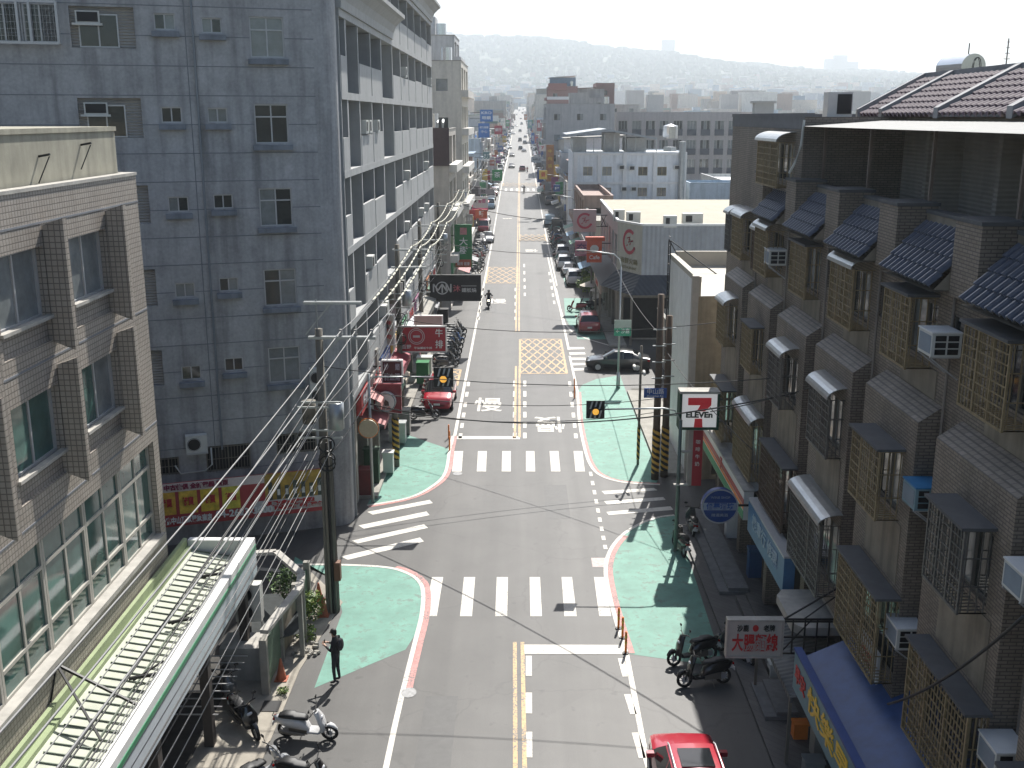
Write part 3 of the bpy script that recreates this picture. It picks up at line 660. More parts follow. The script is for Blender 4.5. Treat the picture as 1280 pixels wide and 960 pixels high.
q.bar((*[P(onw(243,200)[0]+LT,0)[0],P(onw(243,200)[0]+LT,0)[1]],3),(*[P(onw(243,200)[0]+LT,0)[0],P(onw(243,200)[0]+LT,0)[1]],27),.03,.03)
q.build('joint_line',joint_m,tw)
k=0
sillm=mat('grey_sill',(.22,.24,.27),.8,noise=.15,streak=.4)
for typ,h_ in spec:
    um=(h_[0]+h_[1])/2; zm=(h_[2]+h_[3])/2; c=P(um,zm,.12); k+=1; W_=h_[1]-h_[0]; H_=h_[3]-h_[2]
    if typ=='s': window(tw,c,a,W_,H_,2,0,alum,glass_d,curtain,fw=.045,seed=k*7%5,sill=sillm)
    elif typ=='b': window(tw,c,a,W_,H_,2,.32,alum,glass_d,curtain,fw=.05,seed=k%4,sill=sillm)
    else:
        w_=window(tw,c,a,W_,H_,2,0,alum_d,dark_in,glass_d,seed=0)
        gb=MB(); n_=int(W_/.12)
        for i in range(n_+1): x=-W_/2+W_*i/n_; gb.box(x-.01,x+.01,-.16,-.14,-H_/2,H_/2)
        for zz in (-H_/2+.05,0,H_/2-.05): gb.box(-W_/2,W_/2,-.165,-.14,zz-.012,zz+.012)
        o=gb.build('window_grille',alum_d); o.parent=w_
shut=rib_mat('balcony_shutter',(.36,.34,.31),.11,.5,axis='z',depth=.7)
for i,h_ in enumerate(balc):
    um=(h_[0]+h_[1])/2; W_=h_[1]-h_[0]; z0_,z1_=h_[2],h_[3]
    if um<2: continue
    q=MB(); A=P(h_[0],z0_,.19); 
    def LP(u,z,o): return P(u,z,o)
    q.face([P(h_[0],z0_,.19),P(h_[1],z0_,.19),P(h_[1],z1_,.19),P(h_[0],z1_,.19)]); q.build('balcony_wall',shut,tw)
    window(tw,P(um-.15,z0_+.62,.15),a,W_*.62,1.2,2,0,alum,glass_d,curtain,seed=i)
    if i%4<2:
        q=MB(); M=Matrix.Translation(P(um-W_*.22,z1_-.38,.0))@Matrix.Rotation(a,4,'Z'); q.box(-.42,.42,-.1,.15,-.22,.22,0,M); q.box(-.36,.36,-.12,-.1,-.17,.17,1,M); q.box(-.55,.5,-.15,.15,-.3,-.22,0,M); q.build('window_cooler',[offw,blackm],tw)
# barred bay at the far left
_q=rect(-20,70,2,54)
for _k in range(2): window(tw,P(_q[0]+(_q[1]-_q[0])*(.25+.5*_k),(_q[2]+_q[3])/2,-.02),a,(_q[1]-_q[0])*.48,(_q[3]-_q[2])*.95,2,0,alum,glass_d,glass_d,seed=_k)
q0=rect(-20,70,2,54)
q=MB(); n_=20
for i in range(n_+1):
    u=q0[0]+(q0[1]-q0[0])*i/n_; q.bar(P(u,q0[2],-.35),P(u,q0[3],-.35),.007)
for z in [q0[2]+(q0[3]-q0[2])*i/6 for i in range(7)]: q.bar(P(q0[0],z,-.35),P(q0[1],z,-.35),.007)
for u in (q0[0],q0[0]+(q0[1]-q0[0])*.45,q0[0]+(q0[1]-q0[0])*.62,q0[1]): q.bar(P(u,q0[2],-.36),P(u,q0[3],-.36),.09)
for z in (q0[2],q0[3]):
    q.bar(P(q0[0],z,-.36),P(q0[1],z,-.36),.09); q.bar(P(q0[1],z,-.36),P(q0[1],z,0),.06)
q.build('window_cage',alum,tw)
q=MB()
z=13.0
for dz in (0,):
    q.bar(P(onw(241,40)[0]+LT,4,-.04),P(onw(241,40)[0]+LT,26,-.04),.07)
q.build('drain_pipe',mat('grey_pipe',(.20,.22,.24),.5,noise=.1),tw)

# ---- its street side: slabs, fins, white balcony panels, dark loggias
XF=-7.3; SL=[5.6,8.85,12.05,15.3,18.5,21.75,25.0]
YB=[44.75,46.4,49.9,54.0,58.1,63.1,67.3,72,76.7,81.7,86.4,91.1]
q=MB()
for z in SL[:-1]: q.box(-9.6,XF,YB[0]+.02,YB[-1],z-.3,z)
q.box(-9.6,XF,YB[5],YB[-1],24.7,25.0); q.build('floor_slab',grey_panel,tw)
q=MB()
for i,y in enumerate(YB):
    top=25 if i>=5 else 21.75
    q.box(-9.6,XF-.03,y-(.1 if i else 0),y+(.22 if i in (1,4) else .12),5.6 if i else 0,top-.31)
q.build('party_fin',grey_panel,tw)
m=MB(); hs=[]
recess=(1,4)
for i in range(11):
    for j in range(6):
        if j==5 and i<5: continue
        y0,y1=YB[i]+.35,YB[i+1]-.35; z0=SL[j]+ (1.0 if i not in recess else .15); z1=SL[j+1]-.55
        hs.append((y0-YB[0],y1-YB[0],z0,z1))
P2,a2=wall(m,(-8.35,YB[0]),(-8.35,YB[-1]),0,27,[h for h in hs if not any((YB[r_]-YB[0])<h[0]<(YB[r_+1]-YB[0]) for r_ in recess)],.12)
m.face([(-8.35,YB[-1],0),(-34,YB[-1],0),(-34,YB[-1],27),(-8.35,YB[-1],27)])
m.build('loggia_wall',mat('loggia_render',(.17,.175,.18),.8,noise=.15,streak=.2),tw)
gh=0
for h_ in hs:
    gh+=1; isr=any((YB[r_]-YB[0])<h_[0]<(YB[r_+1]-YB[0]) for r_ in recess)
    window(tw,(-8.41 if not isr else -8.31,YB[0]+(h_[0]+h_[1])/2,(h_[2]+h_[3])/2),math.pi/2,h_[1]-h_[0],h_[3]-h_[2],2 if gh%3 else 3,.3 if gh%2 else 0,alum,glass_d,shut if gh%3==0 else curtain,seed=gh*5%7)
for i in range(11):
    if i in recess: continue
    for j in range(6):
        if j==5 and i<5: continue
        q=MB(); q.box(XF-.14,XF-.01,YB[i]+.14,YB[i+1]-.12,SL[j]+.0,SL[j]+(1.35 if (i*3+j)%4 else 1.45)); q.build('balcony_panel',grey_panel,tw)
# cornices
q=MB(); prof_c=[(0,21.75),(.12,21.75),(.15,22.1),(.3,22.45),(.62,22.75),(.8,22.85),(.8,23.05),(-1.2,23.05),(-1.2,21.75)]
q.ext(prof_c,44.7,62.9,lambda u,v,t:(XF+u-.02,t,v))
prof_d=[(u,v+3.25) for u,v in prof_c]; q.ext(prof_d,63.0,91.3,lambda u,v,t:(XF+u-.02,t,v)); q.build('cornice',grey_panel,tw)
m=MB(); P3,a3=wall(m,(-8.3,44.6),(-8.3,62.9),23.05,27.5,[(u,u+1.6,23.4,26.2) for u in (1,3.6,7,10,13.5)],.15); m.face([(-8.3,62.9,21.8),(-7.45,62.9,21.8),(-7.45,62.9,25),(-8.3,62.9,25)])
m.build('upper_wall',grey_wall,tw)
for u in (1,3.6,7,10,13.5): window(tw,(-8.42,44.6+u+.8,24.8),math.pi/2,1.6,2.8,2,.3,seed=int(u))
# ground-floor shops of the tower
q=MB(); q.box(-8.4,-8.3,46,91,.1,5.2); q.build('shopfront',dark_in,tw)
for i,y in enumerate(YB[1:]): q=MB(); q.box(-8.3,-7.5,y-.25,y+.25,.1,5.3); q.build('shop_pier',conc,tw)
for (x0,x1,y0,y1) in ((0,0,0,0),): pass

# ================================================================== right: brick-tiled terrace with barred windows
bR=thing('tiled_terrace','dark terrace of grey brick-tiled flats with barred windows and small blue tiled roofs','building',(11,28,0))
BB=[7.6,12.3,17.0,21.8,26.5,31.2,36.0,40.75,45.5]
XR=9.3
holes=[]; wins=[]
for i in range(8):
    b0,b1=BB[i],BB[i+1]; yc=b0+2.2; Lc=47.5
    # wall direction runs toward -y so that its outside faces the street
    for (y0,y1,z0,z1,t) in ((yc-.8,yc+.8,12.15,13.45,'w'),(b0+.15,b0+.6,12.5,13.4,'s')):
        holes.append((Lc-y1,Lc-y0,z0,z1)); wins.append((y0,y1,z0,z1,t,XR))
for (y0,y1,z0,z1,t) in ((36.6,40.0,15.3,16.6,'w'),): holes.append((47.5-y1,47.5-y0,z0,z1)); wins.append((y0,y1,z0,z1,t,XR))
lowg=[]
m=MB(); P,aR=wall(m,(XR,47.5),(XR,35.6),4.0,17.5,[h for h in holes if h[1]<11.9],.14)
h2=[(h[0]-11.9,h[1]-11.9,h[2],h[3]) for h in holes if h[0]>11.9]
P,aR=wall(m,(XR,35.6),(XR,7.6),4.0,14.75,h2,.14)
m.face([(XR,47.5,0),(XR,47.5,17.5),(30,47.5,17.5),(30,47.5,0)])
m.face([(XR,35.6,14.7),(30,35.6,14.7),(30,35.6,17.5),(XR,35.6,17.5)])
m.face([(XR,35.6,17.45),(30,35.6,17.45),(30,47.5,17.45),(XR,47.5,17.45)])
m.face([(XR,7.6,14.7),(12.6,7.6,14.7),(12.6,35.6,14.7),(XR,35.6,14.7)])
m.build('wall',tileR,bR)
q=MB(); q.box(XR-.05,XR+.3,35.55,47.55,17.5,17.62); q.box(XR+.3,22,47.25,47.55,17.5,17.62); q.box(XR-.03,XR+.0,35.6,47.5,17.1,17.5) ; q.build('parapet_band',mat('dark_parapet',(.14,.14,.145),.7,noise=.15),bR)
# projecting volumes below, one per house
for i in range(8):
    b0,b1=BB[i],BB[i+1]; y0,y1=b0+.65,b1-.42; yc=b0+2.2; ztop=10.95
    ml=MB(); H=[(y1-(yc+.85),y1-(yc-.85),8.55,9.95),(y1-(yc+1.5),y1-(yc-1.5),4.6,6.5)]
    wall(ml,(8.8,y1),(8.8,y0),4.0,ztop,H,.15)
    ml.face([(8.8,y0,4),(XR,y0,4),(XR,y0,ztop),(8.8,y0,ztop)]); ml.face([(8.8,y1,4),(8.8,y1,ztop),(XR,y1,ztop),(XR,y1,4)])
    ml.face([(8.8,y0,ztop),(XR,y0,ztop+.35),(XR,y1,ztop+.35),(8.8,y1,ztop)]); ml.face([(8.8,y0,ztop),(XR,y0,ztop),(XR,y0,ztop+.35)]); ml.face([(8.8,y1,ztop),(XR,y1,ztop+.35),(XR,y1,ztop)])
    ml.face([(8.8,y0,4),(8.8,y1,4),(XR,y1,4),(XR,y0,4)])
    ml.build('projecting_bay',tileR,bR)
    q=MB(); q.face([(8.785,yc-1.0,10.7),(8.785,yc-1.0,4.1),(8.785,yc+1.0,4.1),(8.785,yc+1.0,10.7)]) if False else None
    sp=MB(); sp.box(8.78,8.8,yc-1.15,yc+1.15,6.9,8.35); sp.build('rendered_panel',stuccoR,bR); sp=MB(); sp.box(9.28,XR,yc-1.1,yc+1.1,11.35,12.0); sp.build('rendered_panel',stuccoR,bR)
    wins.append((yc-.85,yc+.85,8.55,9.95,'w',8.8)); wins.append((yc-1.5,yc+1.5,4.6,6.5,'w',8.8))
    sl_=MB(); sl_.box(XR-.06,XR,b0+.02,b0+.5,9.0,9.9); sl_.build('slot_window',glass_d,bR)
k=0
for (y0,y1,z0,z1,t,X) in wins:
    k+=1; window(bR,(X+.1,(y0+y1)/2,(z0+z1)/2),aR,y1-y0,z1-z0,1 if t=='s' else (3 if y1-y0>2.5 else 2),0,alum_d,glass_d,curtain,seed=k*3%5)
# security cages with hoods
CAGE={}
GR=[grille,mat('dull_grey_grille',(.13,.125,.115),.5,.3,noise=.3,scale=6),mat('dark_rust_grille',(.11,.075,.05),.7,.1,noise=.4,scale=6)]
def cage(w,h,d,hood,gi=0):
    key=(w,h,d,hood,gi)
    if key in CAGE: return CAGE[key]
    q=MB(); nv=int(w/.14); t=.022
    for i in range(nv+1): x=-w/2+w*i/nv; q.box(x-t/2,x+t/2,-d,-d+t,-h/2,h/2)
    for i in range(int(h/.2)+1): z=-h/2+h*i/int(h/.2); q.box(-w/2,w/2,-d-.004,-d+t,z-t/2,z+t/2)
    for sx in (-1,1):
        for i in range(4): y=-d*(i+.5)/4; q.box(sx*w/2-t/2,sx*w/2+t/2,y-t/2,y+t/2,-h/2,h/2)
        for z in (-h/2,-h*.17,h*.17,h/2): q.box(sx*w/2-t/2,sx*w/2+t/2,-d,0,z-t/2,z+t/2)
    for i in range(nv+1): x=-w/2+w*i/nv; q.box(x-t/2,x+t/2,-d,0,-h/2-t/2,-h/2+t/2)
    for x in (-w/2,-w/6,w/6,w/2):
        q.box(x-.025,x+.025,-d-.012,-d+.03,-h/2,h/2)
    for z in (-h/2,h/2): q.box(-w/2-.02,w/2+.02,-d-.015,-d+.03,z-.025,z+.025)
    o=q.build('window_cage',GR[gi]); me=o.data; bpy.data.objects.remove(o)
    q=MB()
    if hood=='curve':
        pr=[]
        for i in range(7):
            t_=math.pi/2*i/6; pr.append((-(d+.12)*math.sin(t_),h/2+.04+.32*math.cos(t_)))
        pr2=[(u*.97,v-.02) for u,v in reversed(pr)]
        q.ext(pr+pr2,-w/2-.1,w/2+.1,lambda u,v,t:(t,u,v)); mm=hood_m
    else:
        q.box(-w/2-.08,w/2+.08,-d-.1,0,h/2+.03,h/2+.09); mm=slab_m
    o=q.build('cage_hood',mm); CAGE[key]=(me,o.data); bpy.data.objects.remove(o); return CAGE[key]
rcg=random.Random(4)
def put_cage(X,yc,zc,w,h,d,hood):
    w=round(w*rcg.choice([.86,.94,1,1.05]),2); d=round(d*rcg.choice([.85,1,1.12]),2); yc+=rcg.uniform(-.12,.12)
    me,hm=cage(w,h,d,hood,rcg.choice([0,0,0,1,2])); o=bpy.data.objects.new('window_cage',me); COL.objects.link(o); o.parent=bR; o.location=Vector((X,yc,zc))-WL[bR.name]; o.rotation_euler=(0,0,aR)
    hh=bpy.data.objects.new('cage_hood',hm); COL.objects.link(hh); hh.parent=o
for i in range(8):
    yc=BB[i]+2.2
    put_cage(XR,yc,12.8,1.95,1.6,.55,'curve' if i in (4,6,7) else 'slab')
    put_cage(8.8,yc,9.25,2.0,1.65,.5,'curve' if i in (4,5,7) else 'slab')
    put_cage(8.8,yc,5.6,3.2,2.1,.5,'curve' if i in (4,6) else 'slab')
put_cage(XR,38.2,15.9,3.0,1.5,.5,'curve')
put_cage(XR,BB[7]+4.1,12.8,.9,1.5,.5,'curve'); put_cage(XR,BB[6]+4.2,12.6,.8,1.5,.5,'curve')
# little glazed-tile roofs between piers
def tileroof(mb,xa,za,xb,zb,y0,y1,pitch=.27,r=.11):
    n=int((y1-y0)/pitch); L=math.hypot(xb-xa,zb-za); nr=max(2,int(L/.32)); ux,uz=(xb-xa)/L,(zb-za)/L; nx_,nz_=-uz,ux
    if nz_<0: nx_,nz_=-nx_,-nz_
    for k_ in range(nr):
        a0=L*k_/nr; a1=L*(k_+1)/nr; lift=.045
        K=6
        for i in range(n*K):
            def pt(j,aa,ll):
                y=y0+(y1-y0)*j/(n*K); hgt=r*(0,.0,.62,.95,.95,.62)[j%K]+ll
                return (xa+ux*aa+nx_*hgt,y,za+uz*aa+nz_*hgt)
            mb.face([pt(i,a0,0),pt(i,a1,lift),pt(i+1,a1,lift),pt(i+1,a0,0)],1 if i%K==0 else 0)
            mb.face([pt(i,a1,lift),pt(i,a1,0),pt(i+1,a1,0),pt(i+1,a1,lift)])
for i in range(7):
    b0,b1=BB[i],BB[i+1]; y0=b0+.2; y1=b1-1.4
    q=MB(); tileroof(q,9.6,15.1,8.6,14.02,y0,y1); q.build('small_tiled_roof',[slate,trough_shade],bR)
    q=MB(); q.face([(9.62,y0,15.06),(9.62,y0,13.95),(8.66,y0,13.98)]); q.face([(9.62,y1,15.06),(8.66,y1,13.98),(9.62,y1,13.95)]); q.face([(9.3,y0,13.95),(8.6,y0,13.95),(8.6,y1,13.95),(9.3,y1,13.95)]); q.box(9.63,9.9,b0+.1,b1-1.25,14.76,15.3); q.build('roof_underside',stuccoR,bR)
    q=MB(); q.box(8.95,9.9,b1-1.2,b1+.08,13.9,15.45); q.build('roof_pier',tileR,bR); q=MB(); q.box(8.91,9.94,b1-1.24,b1+.12,15.45,15.53); q.box(9.6,9.93,b0+.12,b1-1.24,15.3,15.38); q.build('pier_cap',slab_m,bR)
# recessed roof-terrace wall, posts and corrugated canopy
q=MB(); P,_=wall(q,(12.6,35.6),(12.6,7.6),14.7,17.45,(),.1)
for y in (30.9,26.2,21.5,16.8): q.box(11.6,12.6,y-.12,y+.12,14.7,17.3)
q.build('terrace_wall',rib_mat('terrace_shutter',(.40,.36,.31),.12,.7,axis='z',depth=.5),bR)
q=MB()
for y in (35.2,30.6,25.9,21.2,16.5,11.8): q=MB(); q.box(9.86,9.94,y-.04,y+.04,15.5,17.2); q.build('terrace_post',mat('brown_post',(.20,.15,.12),.5,noise=.2),bR)
q=MB(); N=280
for i in range(N):
    y0=7.6+28*i/N; y1=7.6+28*(i+1)/N; f=lambda y:.018*math.sin(y*2*math.pi/.2)
    ya,yb=y0,y1
    q.face([(9.15,ya,17.20+f(ya)),(9.15,yb,17.20+f(yb)),(12.1,yb,17.40+f(yb)),(12.1,ya,17.40+f(ya))])
q.build('corrugated_canopy',mat('corrugated_sheet',(.22,.22,.21),.75,.0,noise=.12,streak=.1),bR)
# big glazed-tile roof slope above, with concrete strips
for i in range(1,6):
    y0,y1=BB[i]+.15,BB[i+1]-.15
    q=MB(); tileroof(q,14.05,18.72,11.9,17.5,y0,y1+ (0 if i<5 else 2.3),pitch=.36,r=.13); q.build('tiled_roof',[rooft,trough_shade],bR)
q=MB()
for i in range(1,7):
    y=BB[i]; 
    q.ext([(11.85,17.46),(11.85,17.76),(14.1,18.98),(14.1,18.6)],y-.16,y+.16,lambda u,v,t:(u,t,v))
y=38.45; q.ext([(11.85,17.46),(11.85,17.76),(14.1,18.98),(14.1,18.6)],y-.1,y+.1,lambda u,v,t:(u,t,v))
q.box(14.08,14.4,7.6,38.5,18.3,18.98); q.build('roof_strip',mat('grey_strip',(.22,.225,.23),.75,noise=.15),bR)
q=MB(); q.face([(14.4,7.6,18.8),(14.4,38.5,18.8),(22,38.5,15),(22,7.6,15)]); q.face([(11.95,38.5,17.46),(14.4,38.5,17.46),(14.4,38.5,18.9),(11.95,38.5,17.5)]); q.build('back_slope',rooft,bR)
# arcade front on the ground floor
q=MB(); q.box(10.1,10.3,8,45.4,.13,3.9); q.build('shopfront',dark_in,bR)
q=MB(); q.box(8.8,30,7.6,45.45,3.9,4.0); q.build('arcade_ceiling',conc,bR)
for y in BB[1:]:
    q=MB(); q.box(9.0,9.5,y-.35,y+.1,.13,3.9); q.build('arcade_pier',tileR,bR)
for i,y in enumerate(BB[:-1]): q=MB(); q.cyl((9.22,y+.4,4),(9.22,y+.4,14),.035,n=6); q.build('drain_pipe',mat('pvc_pipe',(.20,.175,.15),.5,noise=.1),bR)
q=MB(); q.tube([(9.2,35.3,17.4),(9.15,35.3,16.6),(9.0,35.4,16.0),(8.9,35.6,15.7)],.04,6); q.build('drain_spout',offw,bR)
# ------------------------------------------------------------------ haze: one closed box of thin pale air round everything but the sky
hz=MB(); hz.box(-6500,6500,-60,5100,-70,420)
hm=bpy.data.materials.new('haze'); hm.use_nodes=True; n=hm.node_tree.nodes; n.remove(n['Principled BSDF'])
pvn=n.new('ShaderNodeVolumePrincipled'); pvn.inputs['Color'].default_value=(.86,.94,1,1); pvn.inputs['Density'].default_value=.00031; pvn.inputs['Anisotropy'].default_value=.45
hm.node_tree.links.new(pvn.outputs[0],n['Material Output'].inputs['Volume'])
hz.build('haze',hm,kind='stuff')

ORD=['nearest','second','third','fourth','fifth','sixth','seventh','eighth','ninth','tenth','eleventh','twelfth','thirteenth','fourteenth','fifteenth','sixteenth','seventeenth','eighteenth','nineteenth','twentieth','twenty-first','twenty-second','twenty-third','twenty-fourth','twenty-fifth','twenty-sixth','twenty-seventh','twenty-eighth','twenty-ninth','thirtieth']
def ordn(i): return ORD[i] if i<len(ORD) else '%dth'%(i+1)
def gpt(px,py):
    d=ray(px,py); t=10/d.length; k=d/d.length; t=10.0
    while t<3000:
        if CH+k.z*t<=prof(k.y*t): break
        t+=1.0
    return k.x*t,k.y*t,prof(k.y*t)

# ================================================================== vehicles
def split(mb,idx):
    q=MB(); q.v=mb.v; q.f=[f for f,m in zip(mb.f,mb.m) if m==idx]; q.m=[0]*len(q.f)
    used=sorted({i for f in q.f for i in f}); mp={a:b for b,a in enumerate(used)}
    q.v=[mb.v[i] for i in used]; q.f=[tuple(mp[i] for i in f) for f in q.f]; return q
CARP={ # x, bottom, belt, roof, half width at belt, half width at roof
'suv':dict(L=4.5,st=[(-2.25,.42,.75,.80,.70,.62),(-2.18,.28,.98,1.02,.84,.76),(-2.10,.24,1.02,1.08,.88,.78),(-1.80,.22,1.02,1.58,.90,.68),(-1.0,.2,1.0,1.66,.91,.67),(-.38,.2,.98,1.68,.91,.67),(-.30,.2,.98,1.68,.91,.67),(.35,.2,.97,1.64,.91,.66),(1.12,.2,.96,1.04,.90,.76),(1.9,.22,.88,.94,.86,.74),(2.15,.26,.74,.80,.80,.66),(2.25,.36,.6,.64,.64,.5)],rg=(2,3),ws=(7,8),sg=(3,8),wb=(1.35,-1.32)),
'sedan':dict(L=4.6,st=[(-2.3,.42,.74,.80,.66,.60),(-2.22,.28,.90,.95,.82,.74),(-1.75,.22,.93,.99,.87,.72),(-1.05,.2,.93,1.36,.89,.62),(-.5,.2,.92,1.44,.90,.62),(-.38,.2,.92,1.45,.90,.62),(-.30,.2,.92,1.45,.90,.62),(.25,.2,.91,1.41,.90,.61),(1.05,.2,.88,.94,.89,.72),(1.85,.22,.78,.83,.85,.72),(2.2,.26,.66,.70,.78,.64),(2.3,.36,.55,.58,.62,.5)],rg=(2,3),ws=(7,8),sg=(3,8),wb=(1.42,-1.35)),
'van':dict(L=4.3,st=[(-2.1,.4,.9,1.7,.8,.72),(-2.08,.28,1.05,1.80,.83,.76),(-2.0,.22,1.05,1.84,.84,.76),(-1.9,.22,1.05,1.86,.84,.76),(-1.0,.2,1.05,1.88,.84,.76),(-.38,.2,1.05,1.88,.84,.76),(-.30,.2,1.05,1.88,.84,.76),(1.0,.2,1.04,1.84,.84,.72),(1.7,.2,1.0,1.06,.83,.72),(1.95,.22,.85,.92,.80,.7),(2.05,.26,.7,.76,.74,.62),(2.1,.36,.55,.58,.62,.5)],rg=(1,2),ws=(7,8),sg=(3,8),wb=(1.3,-1.25)),
}
def car_mesh(kind):
    c=CARP[kind]; rings=[]
    for (x,zb,bt,rf,w,wr) in c['st']:
        h=[(0,zb),(w*.86,zb),(w*.99,zb+(bt-zb)*.28),(w*1.01,zb+(bt-zb)*.6),(w*.965,bt),(wr,rf-.05*(1 if rf>bt+.2 else .3)),(wr*.78,rf),(0,rf+.02)]
        rings.append([(x,-a,b) for a,b in h]+[(x,a,b) for a,b in h[-2:0:-1]])
    def mm(k,j):
        if c['sg'][0]<=k<c['sg'][1]-0 and k!=5 and j in (4,9) and k not in (c['ws'][0],): return 1
        if k in (c['ws'][0],) and j in (4,5,6,7,8,9): return 1
        if k in range(c['rg'][0],c['rg'][1]) and j in (5,6,7,8): return 1
        return 0
    q=MB(); q.loft(rings,mm); return q
CARC={}
def fmesh(mb,name,mats,smooth=True,ang=35):
    o=mb.build(name,mats,smooth=smooth)
    if smooth: smooth_by_angle(o,ang)
    me=o.data; bpy.data.objects.remove(o); return me
cglass=mat('car_glass',(.012,.014,.016),.05,noise=0,spec=.8)
def paint(name,col,metal=.0): return mat('paint_'+name,col,.28,metal,noise=.03,coat=.8)
def car(label,col,kind,x,y,z,rz,group=None,detail=True,cat='car',name='parked_car',racks=False):
    key=(kind,col.name,detail,racks); c=CARP[kind]
    if key not in CARC:
        q=car_mesh(kind); parts=[]
        arch=MB()
        for sx in c['wb']:
            for sy in (-1,1): 
                arch.cyl((sx,sy*.80,.34),(sx,sy*.925,.34),.40,n=20,m=0)
        if detail:
            lower=MB(); lower.box(-c['L']/2+.12,c['L']/2-.12,-.84,.84,.17,.30)
            body=split(q,0); parts.append(('body',fmesh(body,'body',[col]),[]))
            parts.append(('car_windows',fmesh(split(q,1),'car_windows',[cglass]),[]))
            for sx in c['wb']:
                for sy in (-1,1):
                    a_=MB(); a_.cyl((sx,sy*.78,.34),(sx,sy*.918,.34),.39,n=20); parts.append(('wheel_arch',fmesh(a_,'wheel_arch',[blackm]),[]))
                    t_=MB(); t_.cyl((sx,sy*.74,.32),(sx,sy*.935,.32),.32,n=20); r_=MB(); r_.cyl((sx,sy*.8,.32),(sx,sy*.945,.32),.20,n=12)
                    parts.append(('wheel',fmesh(t_,'wheel',[rubber]),[('wheel_rim',fmesh(r_,'wheel_rim',[alum],ang=20))]))
            xe=c['L']/2
            for sy in (-1,1):
                h_=MB(); h_.ball((xe-.28,sy*.62,.70),.2,.15,.075,10,6); parts.append(('headlight',fmesh(h_,'headlight',[lens]),[]))
                tl=MB(); tl.box(-xe+.06,-xe+.24,sy*.72-.11,sy*.72+.11,.72,1.0 if kind!='sedan' else .88); parts.append(('taillight',fmesh(tl,'taillight',[redlens],False),[]))
                mi=MB(); mi.box(.78,.92,sy*.98-.1,sy*.98+.1,.95,1.08); parts.append(('side_mirror',fmesh(mi,'side_mirror',[col],False),[]))
            gr=MB(); gr.box(xe-.12,xe+.0,-.45,.45,.42,.56); parts.append(('front_grille',fmesh(gr,'front_grille',[blackm],False),[]))
            for e in (-1,1):
                p_=MB(); p_.box(e*(xe+.0)-.02,e*(xe+.0)+.02,-.19,.19,.50 if e>0 else .55,.62 if e>0 else .70); parts.append(('number_plate',fmesh(p_,'number_plate',[signw],False),[]))
            bp=MB(); bp.box(-xe+.02,-xe+.14,-.78,.78,.26,.50); parts.append(('rear_bumper',fmesh(bp,'rear_bumper',[blackm],False),[]))
            if racks:
                sr_=MB(); sr_.box(-.75,.05,-.42,.42,c['st'][5][3]+.015,c['st'][5][3]+.03); parts.append(('sunroof',fmesh(sr_,'sunroof',[cglass],False),[]))
                for sy in (-1,1):
                    rk=MB(); rk.tube([(-1.3,sy*.6,1.66),(-1.1,sy*.6,1.72),(.2,sy*.6,1.72),(.4,sy*.6,1.64)],.02,6); parts.append(('roof_rail',fmesh(rk,'roof_rail',[alum]),[]))
        else:
            i0=len(q.v)
            for sx in c['wb']:
                for sy in (-1,1): q.cyl((sx,sy*.74,.32),(sx,sy*.93,.32),.32,n=10,m=2)
            parts=[fmesh(q,name,[col,cglass,rubber])]
        CARC[key]=parts
    parts=CARC[key]
    if not detail:
        o=bpy.data.objects.new(name,parts[0]); COL.objects.link(o); o.location=(x,y,z); o.rotation_euler=(0,0,rz); return tagp(o,label,cat,group)
    t=thing(name,label,cat,(x,y,z),rz,group)
    for nm,me,subs in parts:
        o=bpy.data.objects.new(nm,me); COL.objects.link(o); o.parent=t
        for sn,sm in subs: s_=bpy.data.objects.new(sn,sm); COL.objects.link(s_); s_.parent=o
    return t
SCP={}
scoot_bodies=[paint('scooter_black',(.008,.008,.010)),paint('scooter_white',(.62,.62,.62)),paint('scooter_grey',(.06,.065,.07)),paint('scooter_red',(.35,.03,.04)),paint('scooter_blue',(.05,.12,.28)),paint('scooter_silver',(.38,.39,.40)),paint('scooter_teal',(.10,.25,.24))]
def sec(x,w,z0,z1,n=10,p=.6):
    cz=(z0+z1)/2; hz_=(z1-z0)/2; out=[]
    for i in range(n):
        t=2*math.pi*i/n; c,s=math.cos(t),math.sin(t)
        out.append((x,w*math.copysign(abs(c)**p,c),cz+hz_*math.copysign(abs(s)**p,s)))
    return out
